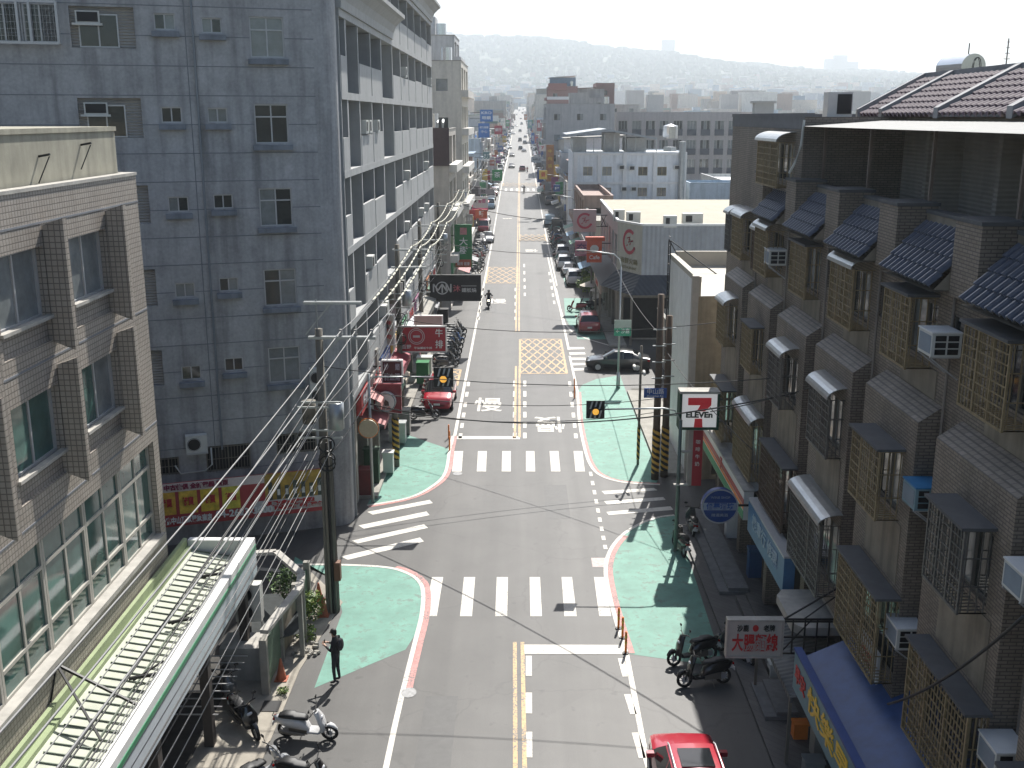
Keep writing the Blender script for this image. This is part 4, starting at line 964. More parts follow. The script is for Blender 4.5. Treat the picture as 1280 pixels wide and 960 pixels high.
def scooter_parts(col,detail):
    P_=[]
    b=MB()
    b.loft([sec(-.93,.04,.66,.74),sec(-.82,.11,.52,.76),sec(-.55,.17,.42,.76),(sec(-.2,.18,.38,.74)),sec(.02,.15,.34,.62),sec(.12,.12,.30,.42)],0)
    b.loft([sec(.05,.16,.26,.36),sec(.38,.17,.26,.36),sec(.46,.14,.28,.46)],0)
    # leg shield leaning back, from floor to headset
    rings=[]
    for (x,z,w,t) in ((.50,.34,.15,.08),(.52,.50,.21,.07),(.47,.70,.23,.07),(.40,.88,.17,.08),(.34,1.0,.12,.09)):
        rings.append([(x+t*math.cos(a_)*1.0,w*math.sin(a_),z+t*.3*math.cos(a_)) for a_ in [2*math.pi*i/10 for i in range(10)]])
    b.loft(rings,0)
    b.loft([sec(.62,.05,.50,.54),sec(.72,.075,.53,.60),sec(.84,.06,.47,.55),sec(.93,.03,.38,.44)],0)
    s=MB(); s.loft([sec(-.78,.10,.74,.80),sec(-.62,.15,.74,.88),sec(-.34,.16,.74,.88),sec(-.28,.16,.74,.83),sec(-.02,.14,.72,.82),sec(.08,.08,.68,.76)],0)
    hb=MB(); hb.tube([(.26,-.34,1.05),(.29,-.2,1.06),(.34,0,1.02),(.29,.2,1.06),(.26,.34,1.05)],.018,6); hb.tube([(.34,0,1.0),(.52,0,.62),(.66,0,.27)],.035,8)
    hb.tube([(.62,-.09,.55),(.68,-.09,.27)],.022,6); hb.tube([(.62,.09,.55),(.68,.09,.27)],.022,6)
    ex=MB(); ex.tube([(.0,-.17,.26),(-.3,-.19,.28),(-.75,-.20,.36)],[.03,.055,.06],8); ex.box(-.5,.05,-.12,.12,.22,.42); ex.tube([(-.86,-.13,.78),(-.95,-.08,.80),(-.95,.08,.80),(-.86,.13,.78)],.014,6)
    ex.tube([(-.15,.1,.25),(-.22,.28,.03)],.014,5)
    hl=MB(); hl.ball((.47,0,.80),.07,.11,.06,8,6)
    tl=MB(); tl.box(-.95,-.9,-.1,.1,.64,.70)
    pl=MB(); pl.box(-.98,-.96,-.1,.1,.44,.56); pl.box(-.96,-.86,-.03,.03,.5,.62)
    ws=[]
    for x in (.68,-.62):
        t=MB()
        N=20
        for i in range(N):
            a0=2*math.pi*i/N; 
        rings=[[(x+(.215+.05*math.cos(p_))*math.cos(a_),.052*math.sin(p_),.265+(.215+.05*math.cos(p_))*math.sin(a_)) for p_ in [2*math.pi*k/8 for k in range(8)]] for a_ in [2*math.pi*i/N for i in range(N+1)]]
        t.loft(rings,0,caps=False); r=MB(); r.cyl((x,-.03,.265),(x,.03,.265),.10,n=10)
        for k in range(5): a_=2*math.pi*k/5; r.bar((x,0,.265),(x+.18*math.cos(a_),0,.265+.18*math.sin(a_)),.03)
        ws.append((t,r))
    mir=[]
    for sy in (-1,1):
        m_=MB(); m_.tube([(.28,sy*.24,1.06),(.26,sy*.32,1.22)],.008,5); m_.ball((.25,sy*.34,1.25),.02,.075,.05,8,6); mir.append(m_)
    return b,s,hb,ex,hl,tl,pl,ws,mir
def join(mbs):
    q=MB()
    for mb,mi in mbs:
        o=len(q.v); q.v+=mb.v; q.f+=[tuple(i+o for i in f) for f in mb.f]; q.m+=[mi]*len(mb.f)
    return q
def scooter(label,col,x,y,z,rz,group=None,detail=True,tilt=.12,box=False,name='scooter'):
    key=(col.name,detail)
    if key not in SCP:
        b,s,hb,ex,hl,tl,pl,ws,mir=scooter_parts(col,detail)
        if detail:
            L_=[('body',fmesh(b,'body',[col],ang=50),[]),('seat',fmesh(s,'seat',[blackm],ang=60),[]),('handlebar',fmesh(hb,'handlebar',[blackm]),[]),('exhaust',fmesh(ex,'exhaust',[alum_d]),[]),('headlight',fmesh(hl,'headlight',[lens]),[]),('taillight',fmesh(tl,'taillight',[redlens],False),[]),('number_plate',fmesh(pl,'number_plate',[signw],False),[])]
            for t,r in ws: L_.append(('wheel',fmesh(t,'wheel',[rubber],ang=60),[('wheel_rim',fmesh(r,'wheel_rim',[alum]))]))
            for m_ in mir: L_.append(('rear_view_mirror',fmesh(m_,'rear_view_mirror',[blackm]),[]))
        else:
            L_=[fmesh(join([(b,0),(s,1),(hb,1),(ex,1),(hl,2),(pl,2)]+[(t,1) for t,r in ws]+[(m_,1) for m_ in mir]),name,[col,blackm,lens],ang=50)]
        SCP[key]=L_
    L_=SCP[key]
    if not detail: o=bpy.data.objects.new(name,L_[0]); COL.objects.link(o); o.location=(x,y,z); o.rotation_euler=(tilt,0,rz); return tagp(o,label,'scooter',group)
    t=thing(name,label,'scooter',(x,y,z),rz,group); t.rotation_euler=(tilt,0,rz)
    for nm,me,subs in L_:
        o=bpy.data.objects.new(nm,me); COL.objects.link(o); o.parent=t
        for sn,sm in subs: s_=bpy.data.objects.new(sn,sm); COL.objects.link(s_); s_.parent=o
    return t

# ================================================================== people
def human(name,label,J,cols,loc,rz,extra=None,cat='person',group=None,helmet=None):
    """one continuous body grown over a skeleton; J gives joint -> (x,y,z), radius; x is forward, z up"""
    V=[];E=[];Rr=[]; idx={}
    def add(k,p,r): idx[k]=len(V); V.append(p); Rr.append(r)
    for k,(p,r) in J['v'].items(): add(k,p,r)
    for a_,b_ in J['e']: E.append((idx[a_],idx[b_]))
    # fingers: four and a thumb, each a short bent chain rooted in the palm
    for sd in ('l','r'):
        if 'hand_'+sd in idx:
            h=Vector(J['v']['hand_'+sd][0]); w_=Vector(J['v']['wrist_'+sd][0]); d=(h-w_).normalized(); side=d.cross(Vector((0,0,1))); side=side.normalized() if side.length>.1 else Vector((0,1,0)); dn=d.cross(side).normalized()
            for k,(o_,l_) in enumerate(((-.03,.065),(-.01,.078),(.011,.072),(.031,.056))):
                b0=h+side*o_+d*.025; b1=b0+d*l_*.55+dn*.01; b2=b1+d*l_*.35+dn*.025
                for q_,nm in ((b0,'a'),(b1,'b'),(b2,'c')): add('f%s%d%s'%(sd,k,nm),tuple(q_),.0085)
                E+= [(idx['hand_'+sd],idx['f%s%da'%(sd,k)]),(idx['f%s%da'%(sd,k)],idx['f%s%db'%(sd,k)]),(idx['f%s%db'%(sd,k)],idx['f%s%dc'%(sd,k)])]
            b0=w_*.4+h*.6-side*.035; b1=b0-side*.025+d*.03; b2=b1+d*.028
            for q_,nm in ((b0,'a'),(b1,'b'),(b2,'c')): add('t%s%s'%(sd,nm),tuple(q_),.010)
            E+=[(idx['hand_'+sd],idx['t%sa'%sd]),(idx['t%sa'%sd],idx['t%sb'%sd]),(idx['t%sb'%sd],idx['t%sc'%sd])]
    me=bpy.data.meshes.new(name+'_skeleton'); me.from_pydata(V,E,[]); o=bpy.data.objects.new(name,me); COL.objects.link(o)
    sk=o.modifiers.new('skin','SKIN'); sk.use_smooth_shade=True
    for i,r in enumerate(Rr):
        sv_=me.skin_vertices[0].data[i]; sv_.radius=(r,r)
    me.skin_vertices[0].data[idx['pelvis']].use_root=True
    ss=o.modifiers.new('sub','SUBSURF'); ss.levels=1; ss.render_levels=1
    dg=bpy.context.evaluated_depsgraph_get(); m2=bpy.data.meshes.new_from_object(o.evaluated_get(dg)); bpy.data.objects.remove(o)
    m2.materials.clear()
    for c_ in cols: m2.materials.append(c_)
    segs=[(Vector(J['v'][a_][0]),Vector(J['v'][b_][0]),J['c'].get((a_,b_),0)) for a_,b_ in J['e']]
    for p_ in m2.polygons:
        c_=p_.center; best=(9,0)
        for a_,b_,ci in segs:
            ab=b_-a_; t=max(0,min(1,(c_-a_).dot(ab)/max(ab.dot(ab),1e-9))); dd=(a_+ab*t-c_).length
            if dd<best[0]: best=(dd,ci)
        p_.material_index=best[1]; p_.use_smooth=True
    root=thing(name,label,cat,loc,rz,group)
    b=bpy.data.objects.new('body',m2); COL.objects.link(b); b.parent=root
    hd=Vector(J['v']['head'][0])
    if helmet:
        q=MB(); q.ball((hd.x-.01,hd.y,hd.z+.03),.145,.135,.15,14,10); ob=bpy.data.objects.new('helmet',fmesh(q,'helmet',[helmet])); COL.objects.link(ob); ob.parent=root
    else:
        q=MB(); q.ball((hd.x-.018,hd.y,hd.z+.035),.100,.088,.098,14,10); q.ball((hd.x-.05,hd.y,hd.z-.02),.066,.076,.08,12,8)
        ob=bpy.data.objects.new('hair',fmesh(q,'hair',[hairm])); COL.objects.link(ob); ob.parent=root
        q=MB(); q.ball((hd.x+.1,hd.y,hd.z-.015),.018,.012,.022,8,6); 
        for sy in (-1,1): q.ball((hd.x,hd.y+sy*.083,hd.z-.01),.018,.012,.03,8,6)
        ob=bpy.data.objects.new('nose_and_ears',fmesh(q,'nose_and_ears',[skin])); COL.objects.link(ob); ob.parent=root
        q=MB()
        for sy in (-1,1): q.ball((hd.x+.088,hd.y+sy*.032,hd.z+.012),.008,.013,.008,8,6)
        q.box(hd.x+.086,hd.x+.092,-.022+hd.y,.022+hd.y,hd.z-.058,hd.z-.05)
        ob=bpy.data.objects.new('eyes_and_mouth',fmesh(q,'eyes_and_mouth',[hairm])); COL.objects.link(ob); ob.parent=root
    if extra: extra(root)
    return root
def E_(*s): return [tuple(x.split('-')) for x in s]
BONES=E_('pelvis-waist','waist-chest','chest-neck','neck-head','chest-sh_l','chest-sh_r','sh_l-el_l','sh_r-el_r','el_l-wrist_l','el_r-wrist_r','wrist_l-hand_l','wrist_r-hand_r','pelvis-hip_l','pelvis-hip_r','hip_l-knee_l','hip_r-knee_r','knee_l-ankle_l','knee_r-ankle_r','ankle_l-toe_l','ankle_r-toe_r')
CI={('neck','head'):2,('wrist_l','hand_l'):2,('wrist_r','hand_r'):2,('pelvis','hip_l'):1,('pelvis','hip_r'):1,('hip_l','knee_l'):1,('hip_r','knee_r'):1,('knee_l','ankle_l'):1,('knee_r','ankle_r'):1,('ankle_l','toe_l'):3,('ankle_r','toe_r'):3}
stand={'v':{'pelvis':((0,0,.95),.135),'waist':((0,0,1.10),.13),'chest':((-.01,0,1.33),.145),'neck':((.01,0,1.50),.055),'head':((.055,0,1.62),.095),
 'sh_l':((-.01,.17,1.40),.068),'sh_r':((-.01,-.17,1.40),.068),'el_l':((.02,.25,1.13),.048),'el_r':((.02,-.25,1.13),.048),'wrist_l':((.24,.12,1.20),.032),'wrist_r':((.25,-.10,1.22),.032),'hand_l':((.32,.07,1.24),.034),'hand_r':((.33,-.05,1.26),.034),
 'hip_l':((0,.10,.86),.095),'hip_r':((0,-.10,.86),.095),'knee_l':((.03,.11,.48),.062),'knee_r':((0,-.11,.48),.062),'ankle_l':((.0,.12,.09),.042),'ankle_r':((-.05,-.11,.09),.042),'toe_l':((.15,.13,.04),.036),'toe_r':((.10,-.13,.04),.036)},'e':BONES,'c':CI}
ride={'v':{'pelvis':((-.22,0,.93),.14),'waist':((-.19,0,1.08),.135),'chest':((-.13,0,1.30),.15),'neck':((-.08,0,1.46),.055),'head':((-.05,0,1.58),.095),
 'sh_l':((-.12,.18,1.38),.07),'sh_r':((-.12,-.18,1.38),.07),'el_l':((.02,.30,1.17),.05),'el_r':((.02,-.30,1.17),.05),'wrist_l':((.20,.31,1.09),.034),'wrist_r':((.20,-.31,1.09),.034),'hand_l':((.26,.31,1.07),.036),'hand_r':((.26,-.31,1.07),.036),
 'hip_l':((-.18,.11,.90),.10),'hip_r':((-.18,-.11,.90),.10),'knee_l':((.22,.17,.80),.068),'knee_r':((.22,-.17,.80),.068),'ankle_l':((.24,.15,.43),.045),'ankle_r':((.24,-.15,.43),.045),'toe_l':((.38,.15,.38),.036),'toe_r':((.38,-.15,.38),.036)},'e':BONES,'c':CI}
cl_black=mat('cloth_black',(.02,.021,.024),.85,noise=.15,scale=8); cl_navy=mat('cloth_charcoal',(.03,.033,.04),.85,noise=.15,scale=8); cl_grey=mat('cloth_grey',(.12,.12,.13),.85,noise=.15); shoe=mat('shoe_dark',(.03,.03,.03),.6,noise=.1)

# ================================================================== wires and poles
def cable(label,pts,r,m,sag=.3,group=None,n=14,name='cable',cat='cable'):
    out=[]
    for a_,b_ in zip(pts,pts[1:]):
        a_=Vector(a_); b_=Vector(b_)
        for i in range(n):
            t=i/n; p=a_.lerp(b_,t); p.z-=4*sag*t*(1-t); out.append(p)
    out.append(Vector(pts[-1])); q=MB(); q.tube(out,r,5)
    return q.build(name,m,smooth=True,label=label,cat=cat,group=group)
PI=math.pi
# ================================================================== left utility poles, their steelwork and cables
def crossarm(t,x0,x1,y,z,ins=()):
    q=MB(); q.box(x0,x1,y-.05,y+.05,z-.05,z+.05); q.box(x0,x1,y-.16,y-.06,z-.045,z+.045) if abs(x1-x0)>1.6 else None; q.bar(((x0*.55+x1*.45),y,z-.05),(x0 if abs(x0+6.9)<abs(x1+6.9) else x1,y,z-1.1),.04); q.build('cross_arm',steel,t)
    for x in ins:
        q=MB(); q.cyl((x,y,z+.05),(x,y,z+.13),.06,.075,8); q.cyl((x,y,z+.13),(x,y,z+.2),.075,.04,8); q.cyl((x,y,z+.2),(x,y,z+.28),.07,.05,8); q.build('insulator',cap_m,t)
PY=[35.3,59.8,73.5,90,107,128,150,176,205,240]
PX=[-6.85,-6.95,-6.95,-6.9,-6.9,-6.9,-6.9,-6.9,-6.9,-6.9]
INS=[-6.1,-5.6,-5.05]
plab=['dark concrete utility pole wrapped in conduits beside the left green pavement','brown utility pole behind the red steak sign on the left pavement','utility pole standing behind the black hotplate-restaurant sign']
for i,(x,y) in enumerate(zip(PX,PY)):
    zb=prof(y); t=thing('utility_pole',plab[i] if i<3 else 'utility pole on the left pavement, %s along the street from the camera'%ordn(i),'utility pole',(x,y,zb),0,'utility poles along the left pavement')
    q=MB(); q.cyl((x,y,zb),(x,y,zb+10.5),.19,.13,12); q.build('pole',polec,t,smooth=True)
    crossarm(t,-7.2,-4.9,y,zb+10.2,INS)
    if i in (0,1,2,4): crossarm(t,-7.3,-5.3 if i else -5.35,y,zb+(11.4 if i==0 else 9.2),())
    if i==0:
        q=MB(); q.cyl((x-.05,y,10.4),(x-.05,y,11.5),.03,n=6); q.build('top_post',steel,t)
        for k in range(7):
            a_=-.3+k*.42; q=MB(); q.cyl((x+.27*math.sin(a_),y-.27*math.cos(a_),0),(x+.23*math.sin(a_),y-.23*math.cos(a_),5.5+.5*(k%3)),.05,n=7); q.build('conduit',[polec,alum_d,blackm][k%3],t)
        q=MB(); q.box(x+.2,x+.42,y-.25,y+.05,1.3,2.0); q.build('meter_box',mat('brown_box',(.16,.07,.04),.6,noise=.1),t)
    if i in (0,1,3,5):
        for k in range(2):
            q=MB(); q.cyl((x+.5,y-.1+.9*k*0,zb+7.0+.0*k),(x+.5,y-.1,zb+7.9),.27,n=12) if k==0 else q.cyl((x-.5,y+.2,zb+7.1),(x-.5,y+.2,zb+7.9),.25,n=12); q.build('transformer_drum',[steel,polec][k],t,smooth=True)
    rr=random.Random(i)
    for k in range(4):
        z=zb+5.4+rr.random()*3.0; q=MB(); q.box(x-.9+rr.random()*.3,x+.7,y-.27,y-.2,z,z+.06); q.build('steel_bracket',steel,t)
    for k in range(3):
        z=zb+5.0+rr.random()*1.6; q=MB(); q.tube([(x+.15+.28*math.cos(a_),y-.3,z+.28*math.sin(a_)) for a_ in [j*PI/6 for j in range(13)]],.03,5); q.build('cable_coil',blackm,t)
# sleeved power lines between the arms, bare ones to the viewer's side
for j,x in enumerate(INS):
    for i in range(len(PY)-1):
        a_=(x,PY[i],prof(PY[i])+10.42); b_=(x,PY[i+1],prof(PY[i+1])+10.42)
        cable('%s-coloured power line, %s span along the left side, %s of its three'%('cream' if i<4 else 'pale',ordn(i),['innermost','middle','outermost'][j]),[a_,b_],.02,wireg,.35,'power lines over the left pavement')
        if i in (0,1,2,3):
            pts=[]; A=Vector(a_);B=Vector(b_)
            t0,t1=((.32,1) if i==0 else (0,1)); 
            for k in range(15):
                t=t0+(t1-t0)*k/14; p=A.lerp(B,t); p.z-=4*.35*t*(1-t); pts.append(p)
            kk=0
            q=MB()
            for k in range(0,14): q.tube([pts[k],pts[k].lerp(pts[k+1],.86)],.045,6)
            tagp(q.build('line_sleeve',sleeve,None,smooth=True),'ribbed cream sleeve round the %s power line in its %s span'%(['innermost','middle','outermost'][j],ordn(i)),'cable sleeve','sleeves on the power lines')
    cable('bare power line running over the canopy to the lower left, %s of three'%['innermost','middle','outermost'][j],[(x,35.3,10.42),(x-.55,1.5,10.3)],.02,wireg,.35,'power lines running toward the lower left')
low=[(-6.6,8.9),(-7.3,8.5),(-6.65,7.9),(-7.35,7.4),(-6.6,6.2),(-7.45,6.0),(-7.05,8.2),(-6.9,7.6),(-7.2,7.1),(-6.8,6.7),(-7.1,6.3),(-6.75,5.9),(-7.25,5.6),(-6.95,5.2),(-7.4,6.9)]
for k,(x,z) in enumerate(low):
    cable('thin telephone cable fanning from the first pole to the lower left, %s from the top'%ordn(k),[(x,35.3,z),(x-.35-.12*(k%3),1.5,z-.6-.15*(k%2))],.013+.005*(k%3==0),wireg if k%3 else wirem,.45,'telephone cables over the left pavement')
for i in range(6):
    for k in range(4):
        cable('telephone cable on the %s span of the left pavement, %s from the top'%(ordn(i),ordn(k)),[(-6.9+.12*k,PY[i],prof(PY[i])+7.6-.5*k),(-6.9+.12*k,PY[i+1],prof(PY[i+1])+7.6-.5*k)],.022,wirem,.5,'telephone cables between the left poles')
# cables over the crossing
def pa(px,py,Y): x,z=ony(px,py,Y); return (x,Y,z)
def pX(px,py,X): y,z=onx(px,py,X); return (X,y,z)
cab=[(pa(462,505,46.5),pX(1010,488,9.2),.026,1.0,'thick black cable sagging over the far crosswalk to the brick terrace'),
     (pa(462,512,46.5),pa(822,515,50.2),.018,.55,'thin cable over the far crosswalk, lower one of the pair'),
     (pa(462,490,46.5),pa(822,498,50.2),.018,.5,'thin cable over the far crosswalk, upper one of the pair'),
     (pa(480,395,59.8),pX(905,402,9.2),.018,.7,'thin wire crossing the street in front of the hatched box'),
     ((-6.9,35.3,9.2),(9.3,34.0,9.2),.016,.5,'black wire from the first left pole to the brick terrace'),
     (pa(822,520,50.2),pX(1060,470,9.2),.02,.3,'black cable climbing from the striped pole to the upper windows'),
     ((6.9,50.1,6.8),(8.3,36,6.0),.016,.3,'black cable slung past the seven shop sign'),
     ((-6.9,73.5,9.3),(7.2,76,8.2),.02,.6,'thin wire crossing the street above the black sedan'),
     ((-6.9,107,9.3),(6.9,98,8.2),.03,.6,'wire crossing the street at the pink square sign'),
     ((6.9,50.1,7.2),(7.0,78,7.0),.018,.5,'cable from the striped pole along the right pavement'),
     (pX(1280,770,8.2),pX(1110,880,8.2),.03,.25,'thick black cable hanging at the lower right corner'),
     ((-6.9,128,9.8),(7.0,130,9.0),.03,.7,'wire crossing the street beyond the white cars')]
for a_,b_,r,sg,l in cab: cable(l,[a_,b_],r,wirem,sg,'cables across the street')

# ---- corner post with mirror, signal board on its arm
mx,my=-6.85,46.5
t=thing('mirror_post','round traffic mirror seen from behind on a slim grey post at the left corner','traffic mirror',(mx,my,0))
q=MB(); q.cyl((mx,my,0),(mx,my,6.2),.075,.06,10); q.build('post',steel,t,smooth=True)
q=MB(); q.cyl((mx-.05,my-.35,3.7),(mx-.05,my-.22,3.7),.42,.46,24); q.build('mirror_back',mat('mirror_back',(.50,.42,.28),.5,noise=.1),t,smooth=False)
q=MB(); q.tube([(mx-.05+.45*math.cos(a_),my-.24,3.7+.45*math.sin(a_)) for a_ in [j*PI/12 for j in range(25)]],.035,6); q.build('mirror_rim',orange,t,smooth=True)
q=MB(); q.ext([(-.5,.1),(.5,.1),(.5,.35),(0,.62),(-.5,.35)],my-.1,my+.25,lambda u,v,t_:(mx-.05+u,t_,3.95+v*.55)) if False else q.bar((mx,my,3.7),(mx-.05,my-.24,3.7),.06); q.build('clamp',steel,t)
def hazard(label,cx,cy,cz,w,px,pz,poleX,poleTop,lab2):
    t=thing('warning_signal',label,'traffic signal',(cx,cy,cz)); W=w/2
    q=MB(); q.box(cx-W,cx+W,cy-.03,cy,cz-W,cz+W)
    q.build('signal_board',[blackm],t)
    # slanted grey stripes on the board
    q=MB()
    for k in (-2,-1,0,1,2):
        for h_ in (-1,1):
            x0=cx+k*w*.24; z0=cz+h_*W*.5
            if abs(x0-cx)+W*.22<W: q.face([(x0-W*.16,cy-.034,z0-W*.42),(x0+W*.02,cy-.034,z0-W*.42),(x0+W*.24,cy-.034,z0+W*.42),(x0+W*.06,cy-.034,z0+W*.42)])
    q.build('board_stripes',mat('board_grey',(.50,.51,.50),.6,noise=.1),t)
    q=MB(); q.cyl((cx,cy-.2,cz-W*.12),(cx,cy-.03,cz-W*.12),W*.42,n=20); q.build('lamp_housing',blackm,t,smooth=False)
    q=MB(); q.ball((cx,cy-.2,cz-W*.12),W*.36,.05,W*.36,16,8); q.build('amber_lamp',amber,t,smooth=True)
    q=MB(); 
    if poleX>cx: q.tube([(cx+W,cy+.03,cz),(poleX-.7,cy+.03,cz+.05),(poleX-.25,cy+.03,cz-.05),(poleX,cy+.03,cz-.5)],.035,8)
    else: q.tube([(cx-W,cy+.03,cz),(poleX+.4,cy+.03,cz),(poleX,cy+.03,cz-.1)],.035,8)
    q.build('signal_arm',steel,t,smooth=True)
    return t
hazard('striped warning signal board with an amber lamp hanging over the left lane',-3.45,46.5,6.05,.9,0,0,mx,0,'')
t=hazard('striped warning signal board with an orange lamp over the right green pavement',3.05,40.9,6.1,.74,0,0,6.5,0,'')
q=MB(); q.cyl((6.5,40.95,0),(6.5,40.95,5.65),.09,.07,10); q.build('signal_post',mat('green_grey_post',(.13,.17,.15),.5,.2,noise=.15),t,smooth=True)
q=MB(); q.box(6.58,6.95,40.8,41.0,4.3,4.36); q.box(6.3,6.9,40.8,40.95,2.9,2.96); q.build('post_bracket',cap_m,t)

# ---- right poles by the far corner
def tiger(mb,x,y,r,z0,z1):
    n=20; N=64
    for i in range(N):
        for k in range(n):
            za=z0+(z1-z0)*i/N; zb_=z0+(z1-z0)*(i+1)/N; a0=2*PI*k/n; a1=2*PI*(k+1)/n
            f=(za*1.6+ a0/(2*PI)*1.0)%.5
            mb.face([(x+r*math.cos(a0),y+r*math.sin(a0),za),(x+r*math.cos(a1),y+r*math.sin(a1),za),(x+r*math.cos(a1),y+r*math.sin(a1),zb_),(x+r*math.cos(a0),y+r*math.sin(a0),zb_)],0 if f<.25 else 1)
amb=mat('tiger_yellow',(.62,.36,.05),.6,noise=.15)
for i,(x,y,h) in enumerate(((6.75,49.9,9.3),(7.25,50.3,8.2))):
    t=thing('utility_pole',['taller brown utility pole with black and yellow base at the right corner','shorter brown utility pole with black and yellow base at the right corner'][i],'utility pole',(x,y,0),0,'striped poles at the right corner')
    q=MB(); q.cyl((x,y,0),(x,y,h),.19,.15,12); q.build('pole',mat('brown_pole',(.12,.085,.06),.8,noise=.2,streak=.2),t,smooth=True)
    q=MB(); tiger(q,x,y,.20,.35,2.6); q.build('striped_wrap',[amb,blackm],t)
    for z in (5.2,6.0,6.8,7.6): q=MB(); q.box(x-.35,x+.3,y-.22,y-.16,z,z+.05); q.build('steel_bracket',steel,t)
t=thing('camera_post','slim post with white surveillance cameras beside the striped poles','camera post',(6.15,52.2,0))
q=MB(); q.cyl((6.15,52.2,0),(6.15,52.2,6.3),.07,.06,8); q.build('post',polec,t,smooth=True)
q=MB(); tiger(q,6.15,52.2,.085,.3,2.0); q.build('striped_wrap',[amb,blackm],t)
for dz,dx in ((5.2,-.35),(4.9,.15),(5.8,-.1)):
    q=MB(); q.bar((6.15,52.2,dz),(6.15+dx,52.0,dz+.1),.04); q.cyl((6.15+dx,52.1,dz+.1),(6.15+dx,51.75,dz-.0),.075,n=10); q.build('camera',offw,t,smooth=True)
t=thing('street_name_sign','small blue street name sign with white writing on the striped pole','sign',(6.7,49.5,4.9))
x0,z1=ony(805,485,49.5); x1,z0=ony(833,497,49.5)
q=MB(); q.box(x0,x1,49.45,49.5,z0,z1); q.build('sign_plate',signblue,t)
lettering('中山路',(z1-z0)*.62,WHITET,((x0+x1)/2,49.44,(z0+z1)/2+.06),(0,-1),t,width=(x1-x0)*.75); lettering('Zhongshan Rd.',.12,WHITET,((x0+x1)/2,49.44,z0+.09),(0,-1),t,width=(x1-x0)*.75)

# ---- street lamps
def lamp(label,x,y,h,reach,group='street lamps',side=-1):
    zb=prof(y); t=thing('street_lamp',label,'street lamp',(x,y,zb),0,group)
    q=MB(); q.cyl((x,y,zb),(x,y,zb+1.1),.15,.10,10,0); q.cyl((x,y,zb+1.1),(x,y,zb+h-.9),.075,.055,10); q.build('post',steel,t,smooth=True)
    q=MB(); q.tube([(x,y,zb+h-.9),(x+side*.12,y,zb+h-.45),(x+side*.5,y,zb+h-.12),(x+side*reach*.6,y,zb+h),(x+side*reach,y,zb+h+.12)],[.055,.05,.045,.04,.035],8); q.build('lamp_arm',steel,t,smooth=True)
    q=MB(); q.ball((x+side*(reach+.3),y,zb+h+.13),.38,.14,.07,10,6); q.build('lamp_head',cap_m,t,smooth=True); return t
lx,ly=6.55,68.1
hz_=ony(770,325,ly)[1]
t=lamp('tall grey street lamp with a green road sign beside the black sedan',lx,ly,hz_+.5,2.3)
t2=thing('road_sign','green direction sign below a grey plate on the street lamp post','sign',(lx,ly-.15,5))
x0,z1=ony(768,400,ly-.15); x1,zm=ony(789,410,ly-.15); _,z0=ony(789,420,ly-.15)
q=MB(); q.box(x0,x1,ly-.17,ly-.13,zm+.02,z1); q.build('upper_plate',mat('grey_green_plate',(.30,.36,.32),.5,noise=.1),t2)
q=MB(); q.box(x0,x1,ly-.17,ly-.13,z0,zm-.02); q.build('sign_plate',mat('road_sign_green',(.02,.24,.14),.4,noise=.05),t2)
lettering('← 沙鹿',.34,WHITET,((x0+x1)/2,ly-.18,(z0+zm)/2+.05),(0,-1),t2,width=(x1-x0)*.8)
lamp('curved street lamp by the shaded row of parked scooters',6.6,128,8.3,2.2)
for i,y in enumerate((165,205,250,300,360)): lamp('small distant street lamp on the right pavement, %s beyond the white block'%ordn(i),6.8,y,8.5,2.0)
for i,y in enumerate((118,165,215,280)): lamp('street lamp on the left pavement, %s beyond the grey tower'%ordn(i),-6.4,y,8.5,1.6,side=1)

# ---- orange delineator posts
for i,(px,py) in enumerate(((773,784),(778,796),(782,815))):
    x,y=gp(px,py+2); t=thing('delineator_post','%s of the three orange flexible posts on the red kerb line by the stop line'%['farthest','middle','nearest'][i],'bollard',(x,y,0),0,'orange posts by the right stop line')
    q=MB(); q.cyl((x,y,0),(x,y,.04),.12,.11,12); q.build('base',blackm,t)
    q=MB(); q.cyl((x,y,.04),(x,y,.8),.042,.04,10); q.build('post',orange,t,smooth=True)
    for z in (.35,.58): q=MB(); q.cyl((x,y,z),(x,y,z+.11),.046,n=10); q.build('reflector_band',YELT,t,smooth=True)
for i,(px,py) in enumerate(((562,556),(562,563),(561,548))):
    x,y=gp(px,py); t=thing('delineator_post','%s of the orange posts at the tip of the far left green corner'%['middle','nearest','farthest'][i],'bollard',(x,y,0),0,'orange posts at the far left corner')
    q=MB(); q.cyl((x,y,0),(x,y,.8),.045,.04,8); q.build('post',orange,t,smooth=True)
for i,(px,py) in enumerate(((718,498),(718,488))):
    x,y=gp(px,py); t=thing('delineator_post','%s orange post on the far right island edge'%['nearer','farther'][i],'bollard',(x,y,0),0,'orange posts at the far right island')
    q=MB(); q.cyl((x,y,0),(x,y,.8),.045,.04,8); q.build('post',orange,t,smooth=True)

